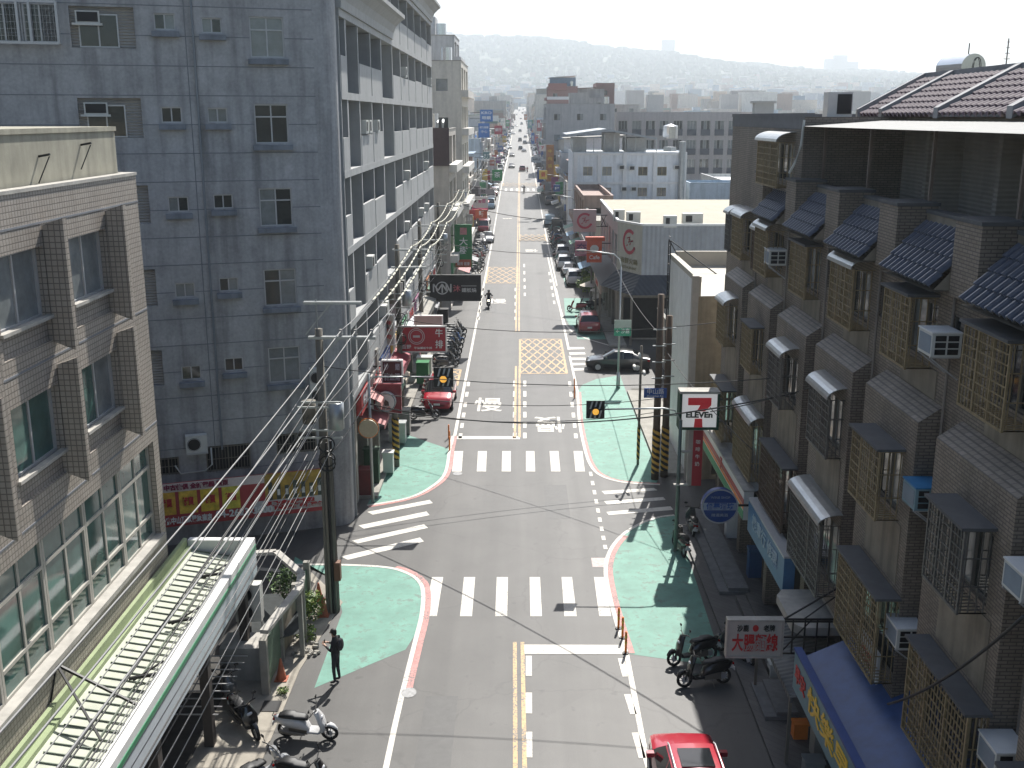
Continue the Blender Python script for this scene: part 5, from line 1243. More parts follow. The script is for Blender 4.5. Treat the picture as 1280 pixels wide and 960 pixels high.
# ================================================================== signs
def sign(name,label,rect,Y,bg,texts=(),depth=.25,frame=None,arm=None,group=None,cat='shop sign',armn=2,extra=None):
    """board across the pavement facing down the street, measured from the photo at its distance Y"""
    x0,z1=ony(rect[0],rect[1],Y); x1,z0=ony(rect[2],rect[3],Y)
    t=thing(name,label,cat,((x0+x1)/2,Y,(z0+z1)/2),0,group)
    q=MB(); q.box(x0,x1,Y,Y+depth,z0,z1); q.build('sign_board',bg,t)
    if frame:
        q=MB(); w=.05*(1+Y/120)
        q.box(x0-w,x1+w,Y-.03,Y+depth+.02,z1,z1+w); q.box(x0-w,x1+w,Y-.03,Y+depth+.02,z0-w,z0); q.box(x0-w,x0,Y-.03,Y+depth+.02,z0,z1); q.box(x1,x1+w,Y-.03,Y+depth+.02,z0,z1); q.build('sign_frame',frame,t)
    W,H=x1-x0,z1-z0
    for tx in texts:
        s,u,v,hh,wd,m=tx[:6]; lettering(s,hh*H,m,(x0+u*W,Y-.02,z0+v*H),(0,-1),t,width=(wd*W if wd else None),bold=.012*hh*H if len(tx)<7 else tx[6])
    if arm is not None:
        for k in range(armn):
            z=z0+H*(.25+.5*k/(max(1,armn-1))) if armn>1 else (z0+z1)/2
            q=MB(); q.bar((x0 if arm<x0 else x1,Y+depth/2,z),(arm,Y+depth/2,z),.07); q.build('sign_arm',blackm,t)
    if extra: extra(t,x0,x1,z0,z1,Y)
    return t
def ring_(mb,cx,cz,Y,r,w,m=0,n=28,a0=0,a1=2*PI,th=.02):
    for i in range(n):
        s,e=a0+(a1-a0)*i/n,a0+(a1-a0)*(i+1)/n
        mb.face([(cx+(r-w)*math.cos(s),Y,cz+(r-w)*math.sin(s)),(cx+r*math.cos(s),Y,cz+r*math.sin(s)),(cx+r*math.cos(e),Y,cz+r*math.sin(e)),(cx+(r-w)*math.cos(e),Y,cz+(r-w)*math.sin(e))],m)
def ex_steak(t,x0,x1,z0,z1,Y):
    q=MB(); cx=x0+(x1-x0)*.36; cz=z0+(z1-z0)*.62; H=z1-z0
    ring_(q,cx,cz,Y-.02,H*.34,H*.03); ring_(q,cx,cz,Y-.02,H*.27,H*.025); q.face([(cx-.2,Y-.02,cz-.07),(cx+.2,Y-.02,cz-.07),(cx+.2,Y-.02,cz+.06),(cx-.2,Y-.02,cz+.06)]); q.build('round_emblem',mat('emblem_pale',(.55,.50,.50),.5,noise=.05),t)
sign('steak_sign','red lightbox sign reading 牛排 with a white ring emblem on the left',(500,409,557,439),60,redsh,[('牛',.86,.74,.36,.17,WHITET),('排',.86,.27,.36,.17,WHITET),('百野',.13,.17,.19,.22,WHITET),('平價鐵板牛排',.50,.13,.10,.40,WHITET)],frame=signw,arm=-7.6,extra=ex_steak)
def ex_mn(t,x0,x1,z0,z1,Y):
    q=MB(); cx=x0+(x1-x0)*.235; cz=z0+(z1-z0)*.5; H=z1-z0; w=H*.055
    ring_(q,cx,cz,Y-.02,H*.27,w*.8)
    def st(a_,b_): q.bar((cx+a_[0]*H,Y-.025,cz+a_[1]*H),(cx+b_[0]*H,Y-.025,cz+b_[1]*H),.02,w)
    st((-.36,-.17),(-.36,.17)); st((-.36,.17),(-.17,-.1)); st((-.17,-.1),(0,.17)); st((0,.17),(0,-.2)); st((0,.17),(.17,-.1)) ; st((.17,-.12),(.17,.17)) ; st((.17,.17),(.36,-.17)); st((.36,-.17),(.36,.17))
    q.face([(x0+(x1-x0)*.62,Y-.02,z0+H*.58),(x0+(x1-x0)*.93,Y-.02,z0+H*.58),(x0+(x1-x0)*.93,Y-.02,z0+H*.60),(x0+(x1-x0)*.62,Y-.02,z0+H*.60)]); q.build('ring_monogram',mat('sign_silver',(.50,.50,.50),.4,noise=.05),t)
sign('restaurant_sign','wide black sign with a silver ring monogram and red and white characters',(538,345,600,375),80,signblack,[('沐',.53,.46,.30,.15,mat('letter_rose',(.45,.12,.14),.5,noise=.05)),('鐵板燒',.78,.40,.19,.30,mat('letter_grey',(.50,.50,.50),.5,noise=.05))],frame=blackm,arm=-7.9,extra=ex_mn)
def ex_tree(t,x0,x1,z0,z1,Y):
    W=x1-x0;H=z1-z0; q=MB(); q.face([(x0+W*.3,Y-.02,z0+H*.78),(x0+W*.74,Y-.02,z0+H*.78),(x0+W*.74,Y-.02,z0+H*.95),(x0+W*.3,Y-.02,z0+H*.95)]); q.build('red_emblem',mat('emblem_rose',(.52,.22,.22),.5,noise=.2),t)
    q=MB(); q.box(x0-.02,x1+.02,Y-.04,Y+.27,z0-.05,z0+H*.17); q.build('red_strip',mat('strip_orange',(.45,.09,.04),.5,noise=.08),t)
    lettering('藥局 健康',H*.09,WHITET,((x0+x1)/2,Y-.06,z0+H*.06),(0,-1),t,width=W*.8)
sign('pharmacy_sign','tall green sign reading 大樹 above an orange strip',(569,282,589,333),100,signgreen,[('大',.52,.60,.20,.55,WHITET),('樹',.52,.38,.20,.55,WHITET)],frame=signgreen,arm=-7.4,extra=ex_tree)
sign('soup_sign','small dark maroon sign reading 豬血湯 on the left pavement',(478,452,502,478),51,mat('maroon_sign',(.09,.012,.02),.45,noise=.1),[('豬血湯',.5,.24,.38,.86,mat('letter_lilac',(.50,.45,.52),.5,noise=.05)),('炒',.2,.73,.34,.25,mat('letter_lilac',(.5,.45,.52))),('鱔',.8,.73,.34,.25,mat('letter_lilac',(.5,.45,.52)))],frame=signw,arm=-7.7)
def ex_disc(t,x0,x1,z0,z1,Y):
    r=(x1-x0)*.36; cx=(x0+x1)/2-.05; cz=(z0+z1)/2-.1
    q=MB(); q.cyl((cx,Y-.3,cz),(cx,Y-.0,cz),r,n=28); q.build('round_lightbox',signw,t)
    q=MB(); ring_(q,cx,cz,Y-.305,r*.97,r*.07); q.build('teal_ring',mat('ring_teal',(.05,.16,.17),.5),t)
    q=MB(); q.face([(cx-r*.1,Y-.31,cz-r*.35),(cx+r*.35,Y-.31,cz-r*.35),(cx+r*.3,Y-.31,cz+r*.05),(cx,Y-.31,cz+r*.3),(cx-r*.15,Y-.31,cz)]); q.build('dark_emblem',mat('emblem_brown',(.10,.06,.05),.6,noise=.4,scale=9),t)
    lettering('鮮湯',r*.4,REDT,(cx,Y-.31,cz-r*.62),(0,-1),t,width=r*1.0)
sign('round_soup_sign','round white lightbox on a curved dark red board at the left corner shop',(466,480,502,517),50,mat('deep_red_board',(.20,.018,.03),.45,noise=.1),[],extra=ex_disc,frame=None)
sign('shop_board','grey-white board standing behind the red steak sign',(519,396,552,412),63,mat('pale_board',(.42,.40,.37),.6,noise=.1),[],frame=signw)
sign('hanging_sign','narrow upright white and brown lightbox above the left pavement',(481,395,492,430),57,mat('cream_lightbox',(.50,.46,.38),.5,noise=.1),[('味',.5,.75,.18,.6,REDT),('小',.5,.5,.18,.6,REDT),('吃',.5,.25,.18,.6,REDT)],frame=signw,arm=-7.8)
sign('hair_sign','white and pink shop sign with a small black figure, left side beyond the pharmacy',(591,246,610,260),140,signw,[('髮廊',.6,.6,.4,.5,mat('letter_pink',(.6,.1,.25))),('★',.15,.6,.4,None,BLACKT)],arm=-7.4)
sign('pink_strip_sign','pink strip sign under the white hair shop sign',(590,257,610,264),140.6,mat('pink_board',(.60,.10,.20),.5,noise=.08),[])
sign('grey_sign','grey and purple sign far along the left pavement',(598,236,618,243),150,mat('grey_sign',(.40,.36,.36),.5,noise=.1),[('洗衣',.3,.5,.7,.3,BLACKT)],arm=-7.4)
sign('bright_green_sign','bright green upright sign far along the left pavement',(615,212,628,226),178,mat('leaf_green_sign',(.03,.26,.08),.45,noise=.1),[('茶',.5,.5,.55,.6,WHITET)],arm=-7.2)
sign('orange_red_sign','orange-red shop board low on the left beyond the pharmacy',(594,262,609,273),128,mat('orange_red',(.50,.10,.05),.5,noise=.1),[('麵',.5,.5,.7,.4,WHITET)])
def ex_none(*a): pass
sign('tall_blue_sign','big blue rooftop-high sign far along the left side, upper panel',(600,137,616,152),205,mat('far_blue',(.05,.16,.42),.5,noise=.1),[('KRO',.5,.72,.32,.8,WHITET),('眼鏡',.5,.3,.3,.7,WHITET)],arm=-9.5)
sign('tall_blue_sign','lower blue panel of the tall sign far along the left side',(598,154,612,172),205.5,mat('far_blue',(.05,.16,.42)),[('視力保健',.5,.7,.16,.8,WHITET),('中心',.5,.4,.2,.6,WHITET)],arm=-9.5)
sign('far_red_sign','red sign beyond the blue panels on the left',(618,157,628,168),240,mat('far_red',(.45,.06,.08),.5,noise=.1),[('銀行',.5,.5,.4,.8,WHITET)],arm=-7.5)
for i,(r,Y,c,s) in enumerate((((604,190,612,199),190,(.10,.20,.20),'早餐'),((612,200,618,207),205,(.45,.15,.10),'火鍋'),((620,196,626,204),230,(.30,.10,.30),'手機'),((622,182,628,190),260,(.06,.15,.35),'彩券'),((628,170,633,178),310,(.55,.35,.05),'便當'),((627,160,633,167),350,(.5,.5,.5),'診所'),((632,150,637,158),430,(.1,.3,.15),'藥'),((583,268,591,281),118,(.40,.38,.36),'五金'),((575,240,583,250),120,(.2,.25,.4),'電器'))):
    sign('shop_sign','small %s sign reading %s on the distant left pavement'%(['teal','rust','purple','navy','yellow','pale','green','grey','blue'][i],s),r,Y,mat('far_sign_%d'%i,c,.5,noise=.1),[(s,.5,.5,.4,.8,WHITET if i!=5 else BLACKT)],arm=-8,group='distant shop signs on the left')
# right side signs
def crablogo(t,cx,cz,Y,r,fm=None):
    q=MB(); rr=random.Random(3)
    ring_(q,cx,cz,Y,r,r*.26,a0=R(50),a1=R(330),n=24)
    for k in range(9): a_=rr.random()*6.28; d=rr.random()*r*.55; q.bar((cx+d*math.cos(a_)-.12*r,Y,cz+d*math.sin(a_)),(cx+d*math.cos(a_)+.1*r,Y,cz+d*math.sin(a_)+.12*r),.006,r*.1)
    q.ball((cx+r*.75,Y,cz-r*.45),r*.16,.01,r*.14,8,6)
    return q
def ex_crab(t,x0,x1,z0,z1,Y):
    q=crablogo(t,(x0+x1)/2,(z0+z1)/2,Y-.03,(x1-x0)*.35); q.build('round_red_emblem',mat('emblem_crimson',(.42,.05,.08),.5,noise=.1),t)
    q=MB(); 
    for z in (z0+.5,z1-.5): q.bar((x1,Y+.1,z),(7.95,Y+.1,z),.09)
    q.bar((x1+.4,Y+.1,z0+.5),(x1+.9,Y+.1,z1-.5),.05); q.bar((x1+.9,Y+.1,z0+.5),(x1+.4,Y+.1,z1-.5),.05); q.build('sign_arm',blackm,t)
sign('square_emblem_sign','square pinkish sign with a round crimson emblem projecting over the right pavement',(717,262,745,290),96,mat('pinkish_board',(.50,.40,.38),.5,noise=.06),[],extra=ex_crab,depth=.4)
sign('purple_sign','small purple and pink sign behind the orange-red sign on the right',(719,301,735,320),98.5,mat('purple_pink',(.40,.16,.24),.5,noise=.15),[('夯',.5,.5,.6,.8,mat('letter_indigo',(.08,.04,.15)))],depth=.2)
def ex_you(t,x0,x1,z0,z1,Y):
    q=MB(); q.bar((x1,Y+.1,z1-.5),(8.2,Y+.1,z1-.5),.08); q.bar((x1,Y+.1,z0+.7),(8.2,Y+.1,z0+.7),.08); q.build('sign_arm',blackm,t)
    q=MB(); q.ext([(x0-.15,z1-.3),(x1+.25,z1-.3),(x1+.25,z1+.05),(x0-.15,z1+.05)],Y-.1,Y+.5,lambda u,v,tt:(u,tt,v)); q.build('sign_cap',mat('orange_red2',(.62,.09,.03),.5,noise=.08),t)
    q=MB(); cx=(x0+x1)/2; cz=(z0+z1)/2+.1; q.ball((cx,Y-.02,cz),.38,.02,.36,12,8); q.build('white_emblem',signw,t,smooth=False)
sign('orange_red_sign','orange-red sign with a pale round emblem and white characters on the right',(734,297,752,328),92,mat('orange_red2',(.62,.09,.03),.5,noise=.08),[('由',.5,.55,.2,.3,REDT,),('Cafe',.5,.2,.22,.7,WHITET)],extra=ex_you,depth=.4)
sign('brown_pillar_sign','tall orange-brown upright sign far along the right side',(683,181,692,227),188,mat('far_orange_brown',(.42,.17,.05),.5,noise=.2),[('牛',.5,.82,.1,.55,YELT),('肉',.5,.62,.1,.55,YELT),('湯',.5,.42,.1,.55,YELT)])
sign('small_red_white_sign','small white sign with a red figure beside the orange-brown pillar sign',(674,181,682,189),192,signw,[('7',.5,.5,.7,.5,REDT)])
sign('grey_white_sign','pale grey sign with dark letters far along the right side',(664,196,677,203),186,mat('far_pale',(.42,.44,.46),.5,noise=.1),[('APPLE',.5,.5,.5,.7,BLACKT)])
sign('yellow_sign','yellow shop board far along the right side',(674,213,684,224),175,mat('far_yellow',(.60,.42,.08),.5,noise=.1),[('鍋',.5,.5,.6,.5,REDT)])
for i,(r,Y,c,s) in enumerate((((692,231,700,240),158,(.06,.12,.32),'P'),((664,166,668,180),260,(.06,.16,.40),'電信'),((660,150,665,160),330,(.2,.4,.42),'牙醫'),((671,150,677,164),285,(.40,.12,.12),'飯'),((655,143,659,150),480,(.5,.2,.1),'糖'))):
    sign('shop_sign','small %s sign reading %s on the distant right pavement'%(['dark blue','bright blue','teal','red','orange'][i],s),r,Y,mat('far_rsign_%d'%i,c,.5,noise=.1),[(s,.5,.5,.5,.7,WHITET)],group='distant shop signs on the right')
# 7-ELEVEN lightbox
def ex_711(t,x0,x1,z0,z1,Y):
    W=x1-x0;H=z1-z0;F=Y-.03
    gr=mat('convenience_green',(.008,.055,.028),.75,noise=.08)
    q=MB(); w=.10
    q.box(x0-w,x1+w,F-.04,Y+.62,z1,z1+w,1); q.box(x0-w,x1+w,F-.04,Y+.62,z0-w,z0,0); q.box(x0-w,x0,F-.04,Y+.62,z0,z1,0); q.box(x1,x1+w,F-.04,Y+.62,z0,z1,0); q.build('green_casing',[gr,cap_m],t)
    q=MB(); X=lambda u:x0+u*W; Z=lambda v:z0+v*H
    q.face([(X(.17),F,Z(.66)),(X(.17),F,Z(.88)),(X(.83),F,Z(.88)),(X(.83),F,Z(.80)),(X(.70),F,Z(.66))]); q.face([(X(.83),F-.003,Z(.88)),(X(.83),F-.003,Z(.66)),(X(.66),F-.003,Z(.48)),(X(.42),F-.003,Z(.48)),(X(.52),F-.003,Z(.66)),(X(.68),F-.003,Z(.80))])
    q.face([(X(.36),F,Z(0)),(X(.61),F,Z(0)),(X(.59),F,Z(.26)),(X(.38),F,Z(.26))])
    q.build('seven_mark',mat('convenience_red',(.50,.03,.04),.45,noise=.04,emit=.12),t)  # slight emission here too, for sun through the translucent sign
    lettering('ELEVEn',H*.23,mat('dark_letter_green',(.012,.03,.02),.5),(X(.5),F-.01,Z(.37)),(0,-1),t,width=W*.76,bold=.014)
    q=MB()
    for z in (Z(.78),Z(.12)): q.bar((x1+w,Y+.3,z),(9.3,Y+.3,z),.09)
    q.build('sign_arm',alum_d,t)
sign('convenience_store_sign','square white lightbox with a red seven and ELEVEN letters in a dark green casing',(853,492,895,534),41.5,mat('lightbox_white',(.62,.62,.62),.4,noise=.04,emit=.28),[],extra=ex_711,depth=.6,cat='shop sign')  # weak emission of the face stands in for sunlight shining through it
sign('banner_sign','narrow red and white upright panel below the seven lightbox',(861,538,876,607),41.9,mat('panel_pink',(.42,.36,.33),.5,noise=.1),[],depth=.12)
x0,z1=ony(867,538,41.88); x1,z0=ony(876,607,41.88)
q=MB(); q.box(x0,x1,41.86,41.88,z0,z1); t=thing('red_stripe_panel','red stripe with small white characters on the narrow upright panel','sign panel',(x0,41.87,(z0+z1)/2)); q.build('panel',redsh,t)
for k,s_ in enumerate('咖啡牛奶'): lettering(s_,.2,WHITET,((x0+x1)/2,41.85,z1-.5-.32*k),(0,-1),t)
# round blue sign
cx,cz=ony(900,633,36); r=.66
t=thing('round_wine_sign','round blue sign with a pale bar reading 個夢酒坊 on a black arm','shop sign',(cx,36,cz))
q=MB(); q.cyl((cx,36,cz),(cx,36.25,cz),r,n=36); q.build('disc',mat('royal_blue',(.015,.055,.22),.4,noise=.2,scale=5),t)
q=MB(); ring_(q,cx,cz,35.985,r,.05,n=36); q.build('rim',alum,t)
q=MB(); q.box(cx-r*.9,cx+r*.9,35.975,35.99,cz-.14,cz+.14); q.build('pale_bar',mat('pale_blue_bar',(.30,.36,.46),.5,noise=.1),t)
lettering('個夢酒坊',.25,signblue,(cx,35.965,cz),(0,-1),t,width=1.0,bold=.006); lettering('WINE SHOP',.12,mat('pale_blue_bar'  ,(.3,.36,.46)),(cx,35.98,cz+.34),(0,-1),t,width=.7); lettering('精選美酒',.13,mat('pale_blue_bar',(.3,.36,.46)),(cx,35.98,cz-.34),(0,-1),t,width=.6)
q=MB(); q.bar((cx+r,36.12,cz),(9.0,36.12,cz),.07); q.build('sign_arm',blackm,t)
# noodle sign on lattice
def ex_noodle(t,x0,x1,z0,z1,Y):
    q=MB(); X1=ony(1052,800,Y)[0]
    for k,z in enumerate((z0+.02,z0+(z1-z0)*.5,z1-.05,z1+.02)): q.bar((x1,Y+.12,z),(X1,Y+.12,z),.045)
    n_=5
    for k in range(n_+1): x=x1+(X1-x1)*k/n_; q.bar((x,Y+.12,z0),(x,Y+.12,z1),.04)
    q.bar((x1+.05,Y+.12,z1),(X1,Y+.12,z1+1.1),.04); q.bar((x1+.6,Y+.12,z1),(X1,Y+.12,z1+.9),.03); q.bar((x1,Y+.12,z0),(x1+(X1-x1)*.5,Y+.12,z1),.03); q.build('steel_lattice',blackm,t)
sign('noodle_sign','white sign reading 大腸麵線 in red on a black lattice bracket',(912,777,975,820),27,mat('sign_board_beige',(.46,.44,.40),.5,noise=.06),[('大腸麵線',.5,.36,.52,.88,REDT,.012),('沙鹿',.26,.80,.20,.22,BLACKT),('老牌',.76,.80,.20,.22,BLACKT),('●',.5,.80,.24,.11,REDT)],frame=cap_m,extra=ex_noodle,depth=.2)

# ================================================================== right ground-floor shop fronts
def fascia(name,label,X,y0,y1,z0,z1,bg,texts=(),lean=0,cap=None,depth=.35,stripes=()):
    t=thing(name,label,'shop sign',(X,(y0+y1)/2,(z0+z1)/2)); q=MB(); q.box(X,X+depth,y0,y1,z0,z1); q.build('sign_board',bg,t)
    for (za,zb_,m,pr) in stripes: q=MB(); q.box(X-.012,X,y0,y1,za,zb_); q.build(pr,m,t)
    if cap: q=MB(); q.box(X-.03,X+depth+.03,y0-.02,y1+.02,z1,z1+.06); q.build('sign_cap',cap,t)
    for (s,u,v,hh,wd,m) in texts: lettering(s,hh,m,(X-.02,y1-(y1-y0)*u,z0+(z1-z0)*v),(-1,0),t,width=wd,bold=.01)
    return t
t=fascia('store_fascia','white store fascia with green, orange and red stripes below the brick terrace',8.2,36.4,45.3,3.15,4.25,signw,[('7',.5,.62,.7,.4,REDT)],cap=cap_m,stripes=((3.18,3.5,mat('fascia_green',(.02,.25,.10),.5,noise=.05),'green_stripe'),(3.72,3.95,mat('fascia_red',(.42,.05,.04),.5,noise=.05),'red_stripe'),(3.56,3.68,orange,'orange_stripe')))
q=MB(); q.face([(8.6,36.4,4.25),(9.3,36.4,4.7),(9.3,45.3,4.7),(8.6,45.3,4.25)]); q.build('fascia_roof',rib_mat('fascia_roof',(.33,.34,.33),.15,.5,axis='y'),t)
fascia('blue_shop_board','blue shop board with pale characters between the store fascia and noodle sign',8.15,30.2,35.4,3.2,4.35,mat('steel_blue_board',(.06,.16,.30),.45,noise=.12),[('機車行 修理',.5,.55,.55,3.6,mat('letter_pale_blue',(.35,.45,.52)))],cap=alum)
t=thing('concrete_awning','rounded beige concrete awning above the arcade beside the noodle sign','awning',(8.2,28.2,3.3))
q=MB(); q.prism([(9.3,27.2),(8.0,27.2),(7.75,27.5),(7.75,29.3),(8.0,29.7),(9.3,29.7)],3.3,3.55); q.build('slab',cap_m,t)
t=thing('blue_awning','deep blue sheet awning over the shop at the lower right','awning',(8.6,20,4.0))
q=MB(); q.face([(7.5,14,3.55),(9.3,14,4.4),(9.3,25.5,4.4),(7.5,25.5,3.55)]); q.box(7.5,9.3,25.45,25.5,3.4,3.56); q.build('awning_sheet',mat('blue_awning_sheet',(.018,.065,.21),.45,noise=.15,streak=.2),t)
fascia('colourful_shop_board','pale blue shop board with yellow and red rounded letters along the blue awning',7.3,16.5,25.4,2.75,3.85,mat('aqua_board',(.12,.24,.28),.45,noise=.1),[('快樂早餐',.42,.5,.7,4.6,YELT),('早安',.08,.5,.5,1.0,REDT)],cap=mat('navy_trim',(.02,.06,.22),.5),depth=.15)
t=thing('low_roof','dark low sheet roof in the shaded arcade below the noodle sign','roof',(7.9,27,2.2))
q=MB(); q.face([(7.35,25.6,2.3),(9.2,25.6,2.7),(9.2,30.0,2.7),(7.35,30.0,2.3)]); q.box(7.33,7.4,25.6,30,2.15,2.3); q.build('roof_sheet',rib_mat('dark_low_roof',(.10,.11,.115),.2,.5,axis='y'),t)
for y in (25.8,29.8): q=MB(); q.box(7.36,7.44,y,y+.08,.13,2.2); q.build('post',alum_d,t)
t=thing('notice_board','small white notice with red characters on the terrace wall above the blue awning','sign',(8.72,24.4,5.4))
x_=8.7; ya,za=onx(1073,812,8.7)[0],onx(1073,812,8.7)[1]; yb,zb_=onx(1090,858,8.7)
q=MB(); q.box(8.68,8.75,min(ya,yb)-.3,max(ya,yb)+.1,zb_,zb_+1.0); q.build('board',signw,t); lettering('招租',.45,REDT,(8.66,(ya+yb)/2-.1,zb_+.5),(-1,0),t)
# steps, ramps and clutter on the right arcade
for i,(x0,x1,y0,y1,h) in enumerate(((7.5,8.6,36.5,45,.26),(8.0,8.7,30.5,36,.36),(7.3,8.3,28,30,.25))):
    q=MB(); q.box(x0,x1,y0,y1,.12,h); q.box(x0+.35,x1,y0+.05,y1-.05,h,h+.12); q.build('arcade_step',[mat('step_grey',(.16,.16,.16),.8,noise=.2),pave,mat('step_grey',(.16,.16,.16))][i],label=['long grey step in front of the convenience store','stone steps below the blue shop board','broad low step beside the noodle sign'][i],cat='step')
for i,(x,y,w_,h) in enumerate(((8.0,30.4,.5,.5),(8.2,26,.6,.9),(7.7,25,.5,.6),(8.4,23.5,.7,1.0),(8.9,38,.5,1.2),(8.8,42,.6,1.3),(7.9,27,.4,.5))):
    q=MB(); q.box(x,x+w_,y,y+w_*.8,.13,.13+h*.9); q.box(x-.03,x+w_+.03,y-.03,y+w_*.83,.13+h*.9,.13+h); q.build('storage_crate',[offw,conc,steel,blackm,mat('crate_blue',(.04,.10,.22),.5),signw,orange][i],label=['small off-white crate by the low dark roof','concrete-coloured box under the noodle sign','grey metal box beside the blue awning','black cabinet under the blue awning','blue cabinet by the store steps','white cabinet outside the convenience store','orange crate in the shaded arcade'][i],cat='box')

# ---- wall-mounted coolers on the right terrace
def cooler(label,X,y,z,body,facing='x',top=None,group='air coolers on the brick terrace',w=.75,d=.62,h=.5,side=-1):
    t=thing('air_conditioner',label,'air conditioner',(X,y,z),0,group)
    q=MB(); q.box(X+side*d,X,y-w/2,y+w/2,z,z+h); q.build('casing',body,t)
    if top: q=MB(); q.box(X+side*(d+.02),X,y-w/2-.02,y+w/2+.02,z+h,z+h+.03); q.build('lid',top,t)
    q=MB()
    for i in range(3):
        for j in range(2): q.box(X+side*(d*.1+d*.43*j),X+side*(d*.1+d*.43*j+d*.36),y-w/2-.012,y-w/2,z+.05+i*.145,z+.165+i*.145)
    q.build('vent_grille',blackm,t)
    q=MB(); q.box(X+side*(d+.01),X+side*d,y-w/2+.06,y+w/2-.06,z+.06,z+h-.06); q.build('side_grille',mat('grey_blue_grille',(.20,.25,.30),.5),t)
    q=MB()
    for yy in (y-w/2+.05,y+w/2-.05): q.bar((X+side*d,yy,z-.02),(X,yy,z-.02),.03); q.bar((X+side*d,yy,z-.02),(X,yy,z-.5),.03)
    q.build('bracket',alum,t)
blt=mat('blue_lid',(.03,.20,.42),.45,noise=.1)
for l,px,py,X,tp in (('white boxed air conditioner high on the brick terrace between barred windows',1176,443,9.2,None),('air conditioner with a bright blue lid on the brick terrace',1155,633,9.2,blt),('white air conditioner with square vents above the largest barred window',1132,805,9.2,None),('pale air conditioner cut by the bottom right corner of the photo',1256,962,9.2,None),('small air conditioner under the far hooded windows',970,330,9.3,None),('off-white air conditioner at the right edge of the photo halfway down',1290,745,9.2,None)):
    y,z=onx(px,py,X-.3); cooler(l,X,y+.1,z,offw if 'blue' not in l else mat('cooler_teal',(.20,.32,.36),.5),top=tp or white_m)

# ---- tower air conditioners and banner
def split_unit(label,u,z,w,h,fans=1,grp='outdoor units on the tower'):
    c=P0(u,z,-.32); t=thing('air_conditioner',label,'air conditioner',c,0,grp); M=Matrix.Translation(c)@Matrix.Rotation(aT,4,'Z')
    q=MB(); q.box(-w/2,w/2,-.15,.2,-h/2,h/2,0,M); q.build('casing',offw,t)
    for k in range(fans):
        q=MB(); zc=h/2-(k+.5)*h/fans; rr=min(w,h/fans)*.38; xx=-w*.12
        q.tube([M@Vector((xx,-.155,zc)),M@Vector((xx,-.17,zc))],rr,16); q.build('fan_opening',blackm,t)
        q=MB(); ring_(q,0,0,0,rr*.95,.02); q.v=[tuple(M@Vector((xx+a,-.178,zc+c2))) for a,b,c2 in q.v]; q.build('fan_guard',alum,t)
    q=MB(); q.box(-w/2,w/2,-.2,.3,-h/2-.06,-h/2-.01,0,M); q.build('bracket',alum,t)
def P0(u,z,o=0): return (p0[0]+dD[0]*u-NX[0]*o,p0[1]+dD[1]*u-NX[1]*o,z)
aT=math.atan2(dD[1],dD[0])
for l,r_,f in (('single-fan outdoor unit on the grey tower above the banner',(231,258,541,562),1),('large outdoor unit at the corner of the grey tower',(385,405,458,502),2)):
    a_=rect(*r_); split_unit(l,(a_[0]+a_[1])/2,(a_[2]+a_[3])/2,a_[1]-a_[0],a_[3]-a_[2],f)
t=thing('pipe','white drain hose looped under the single-fan outdoor unit','pipe',P0(rect(231,258,541,562)[0],6,-.1))
a_=rect(222,262,540,590); q=MB(); q.tube([P0(a_[1],a_[3]-.7,-.15),P0(a_[1],a_[2]+.3,-.15),P0(a_[1]-.3,a_[2]+.05,-.15),P0(a_[0],a_[2]+.02,-.15),P0(a_[0]-.2,a_[2]+.4,-.15)],.035,6); q.build('hose',offw,t,smooth=True)
# the banner
NXn=NX
def PB(u,z,o): return P0(u,z,-o)
off=1.0
def onb(px,py):
    # photo point on the banner plane, one metre in front of the tower
    c0=Vector((CX+NX[0]*off,CY+NX[1]*off,0)); d=ray(px,py); det=d.x*(-dD[1])+d.y*dD[0]; tt=(c0.x*(-dD[1])+c0.y*dD[0])/det; x,y=d.x*tt,d.y*tt
    return ((x-c0.x)*dD[0]+(y-c0.y)*dD[1]+LT,CH+d.z*tt)
uL,_=onb(204,640); uR,_=onb(413,610); zT=sum(onb(*q_)[1] for q_ in ((206,612),(330,590),(405,582)))/3; zB=sum(onb(*q_)[1] for q_ in ((206,662),(330,646),(405,635)))/3
print('banner',uL,uR,zT,zB)
bt=thing('advert_banner','wide red banner with yellow pictures and a white phone number below the tower','banner',PB((uL+uR)/2,(zT+zB)/2,off))
def bq(name,u0,u1,v0,v1,m,o):
    q=MB(); f=lambda u,v:PB(uL+(uR-uL)*u,zB+(zT-zB)*v,o); q.face([f(u0,v0),f(u1,v0),f(u1,v1),f(u0,v1)]); return q.build(name,m,bt)
q=MB(); f=lambda u,z,o:PB(u,z,o); q.v=[f(uL-.6,zB,off),f(uR,zB,off),f(uR,zT,off),f(uL-.6,zT,off),f(uL-.6,zB,off-.08),f(uR,zB,off-.08),f(uR,zT,off-.08),f(uL-.6,zT,off-.08)]; q.f=[(0,1,2,3),(7,6,5,4),(3,2,6,7),(0,4,5,1),(1,5,6,2),(0,3,7,4)]; q.m=[0]*6; q.build('banner_sheet',mat('banner_red',(.42,.045,.05),.5,noise=.06),bt)
bq('white_header',-.1,.62,.80,1,mat('banner_pink',(.74,.64,.60),.5,noise=.1),off+.01)
cols_=[(.70,.42,.05),(.74,.50,.06),(.76,.54,.05),(.74,.64,.08)]
for k in range(4): bq('yellow_poster',-.03+.125*k,.075+.125*k,.28,.80,mat('poster_%d'%k,cols_[k],.5,noise=.35,scale=4),off+.015)
bq('white_panel',.53,1.0,.10,.38,mat('banner_white',(.60,.58,.56),.5,noise=.06),off+.015)
bq('bottle_backdrop',.60,1.0,.38,1,mat('bottle_gold',(.42,.26,.04),.5,noise=.4,scale=3),off+.012)
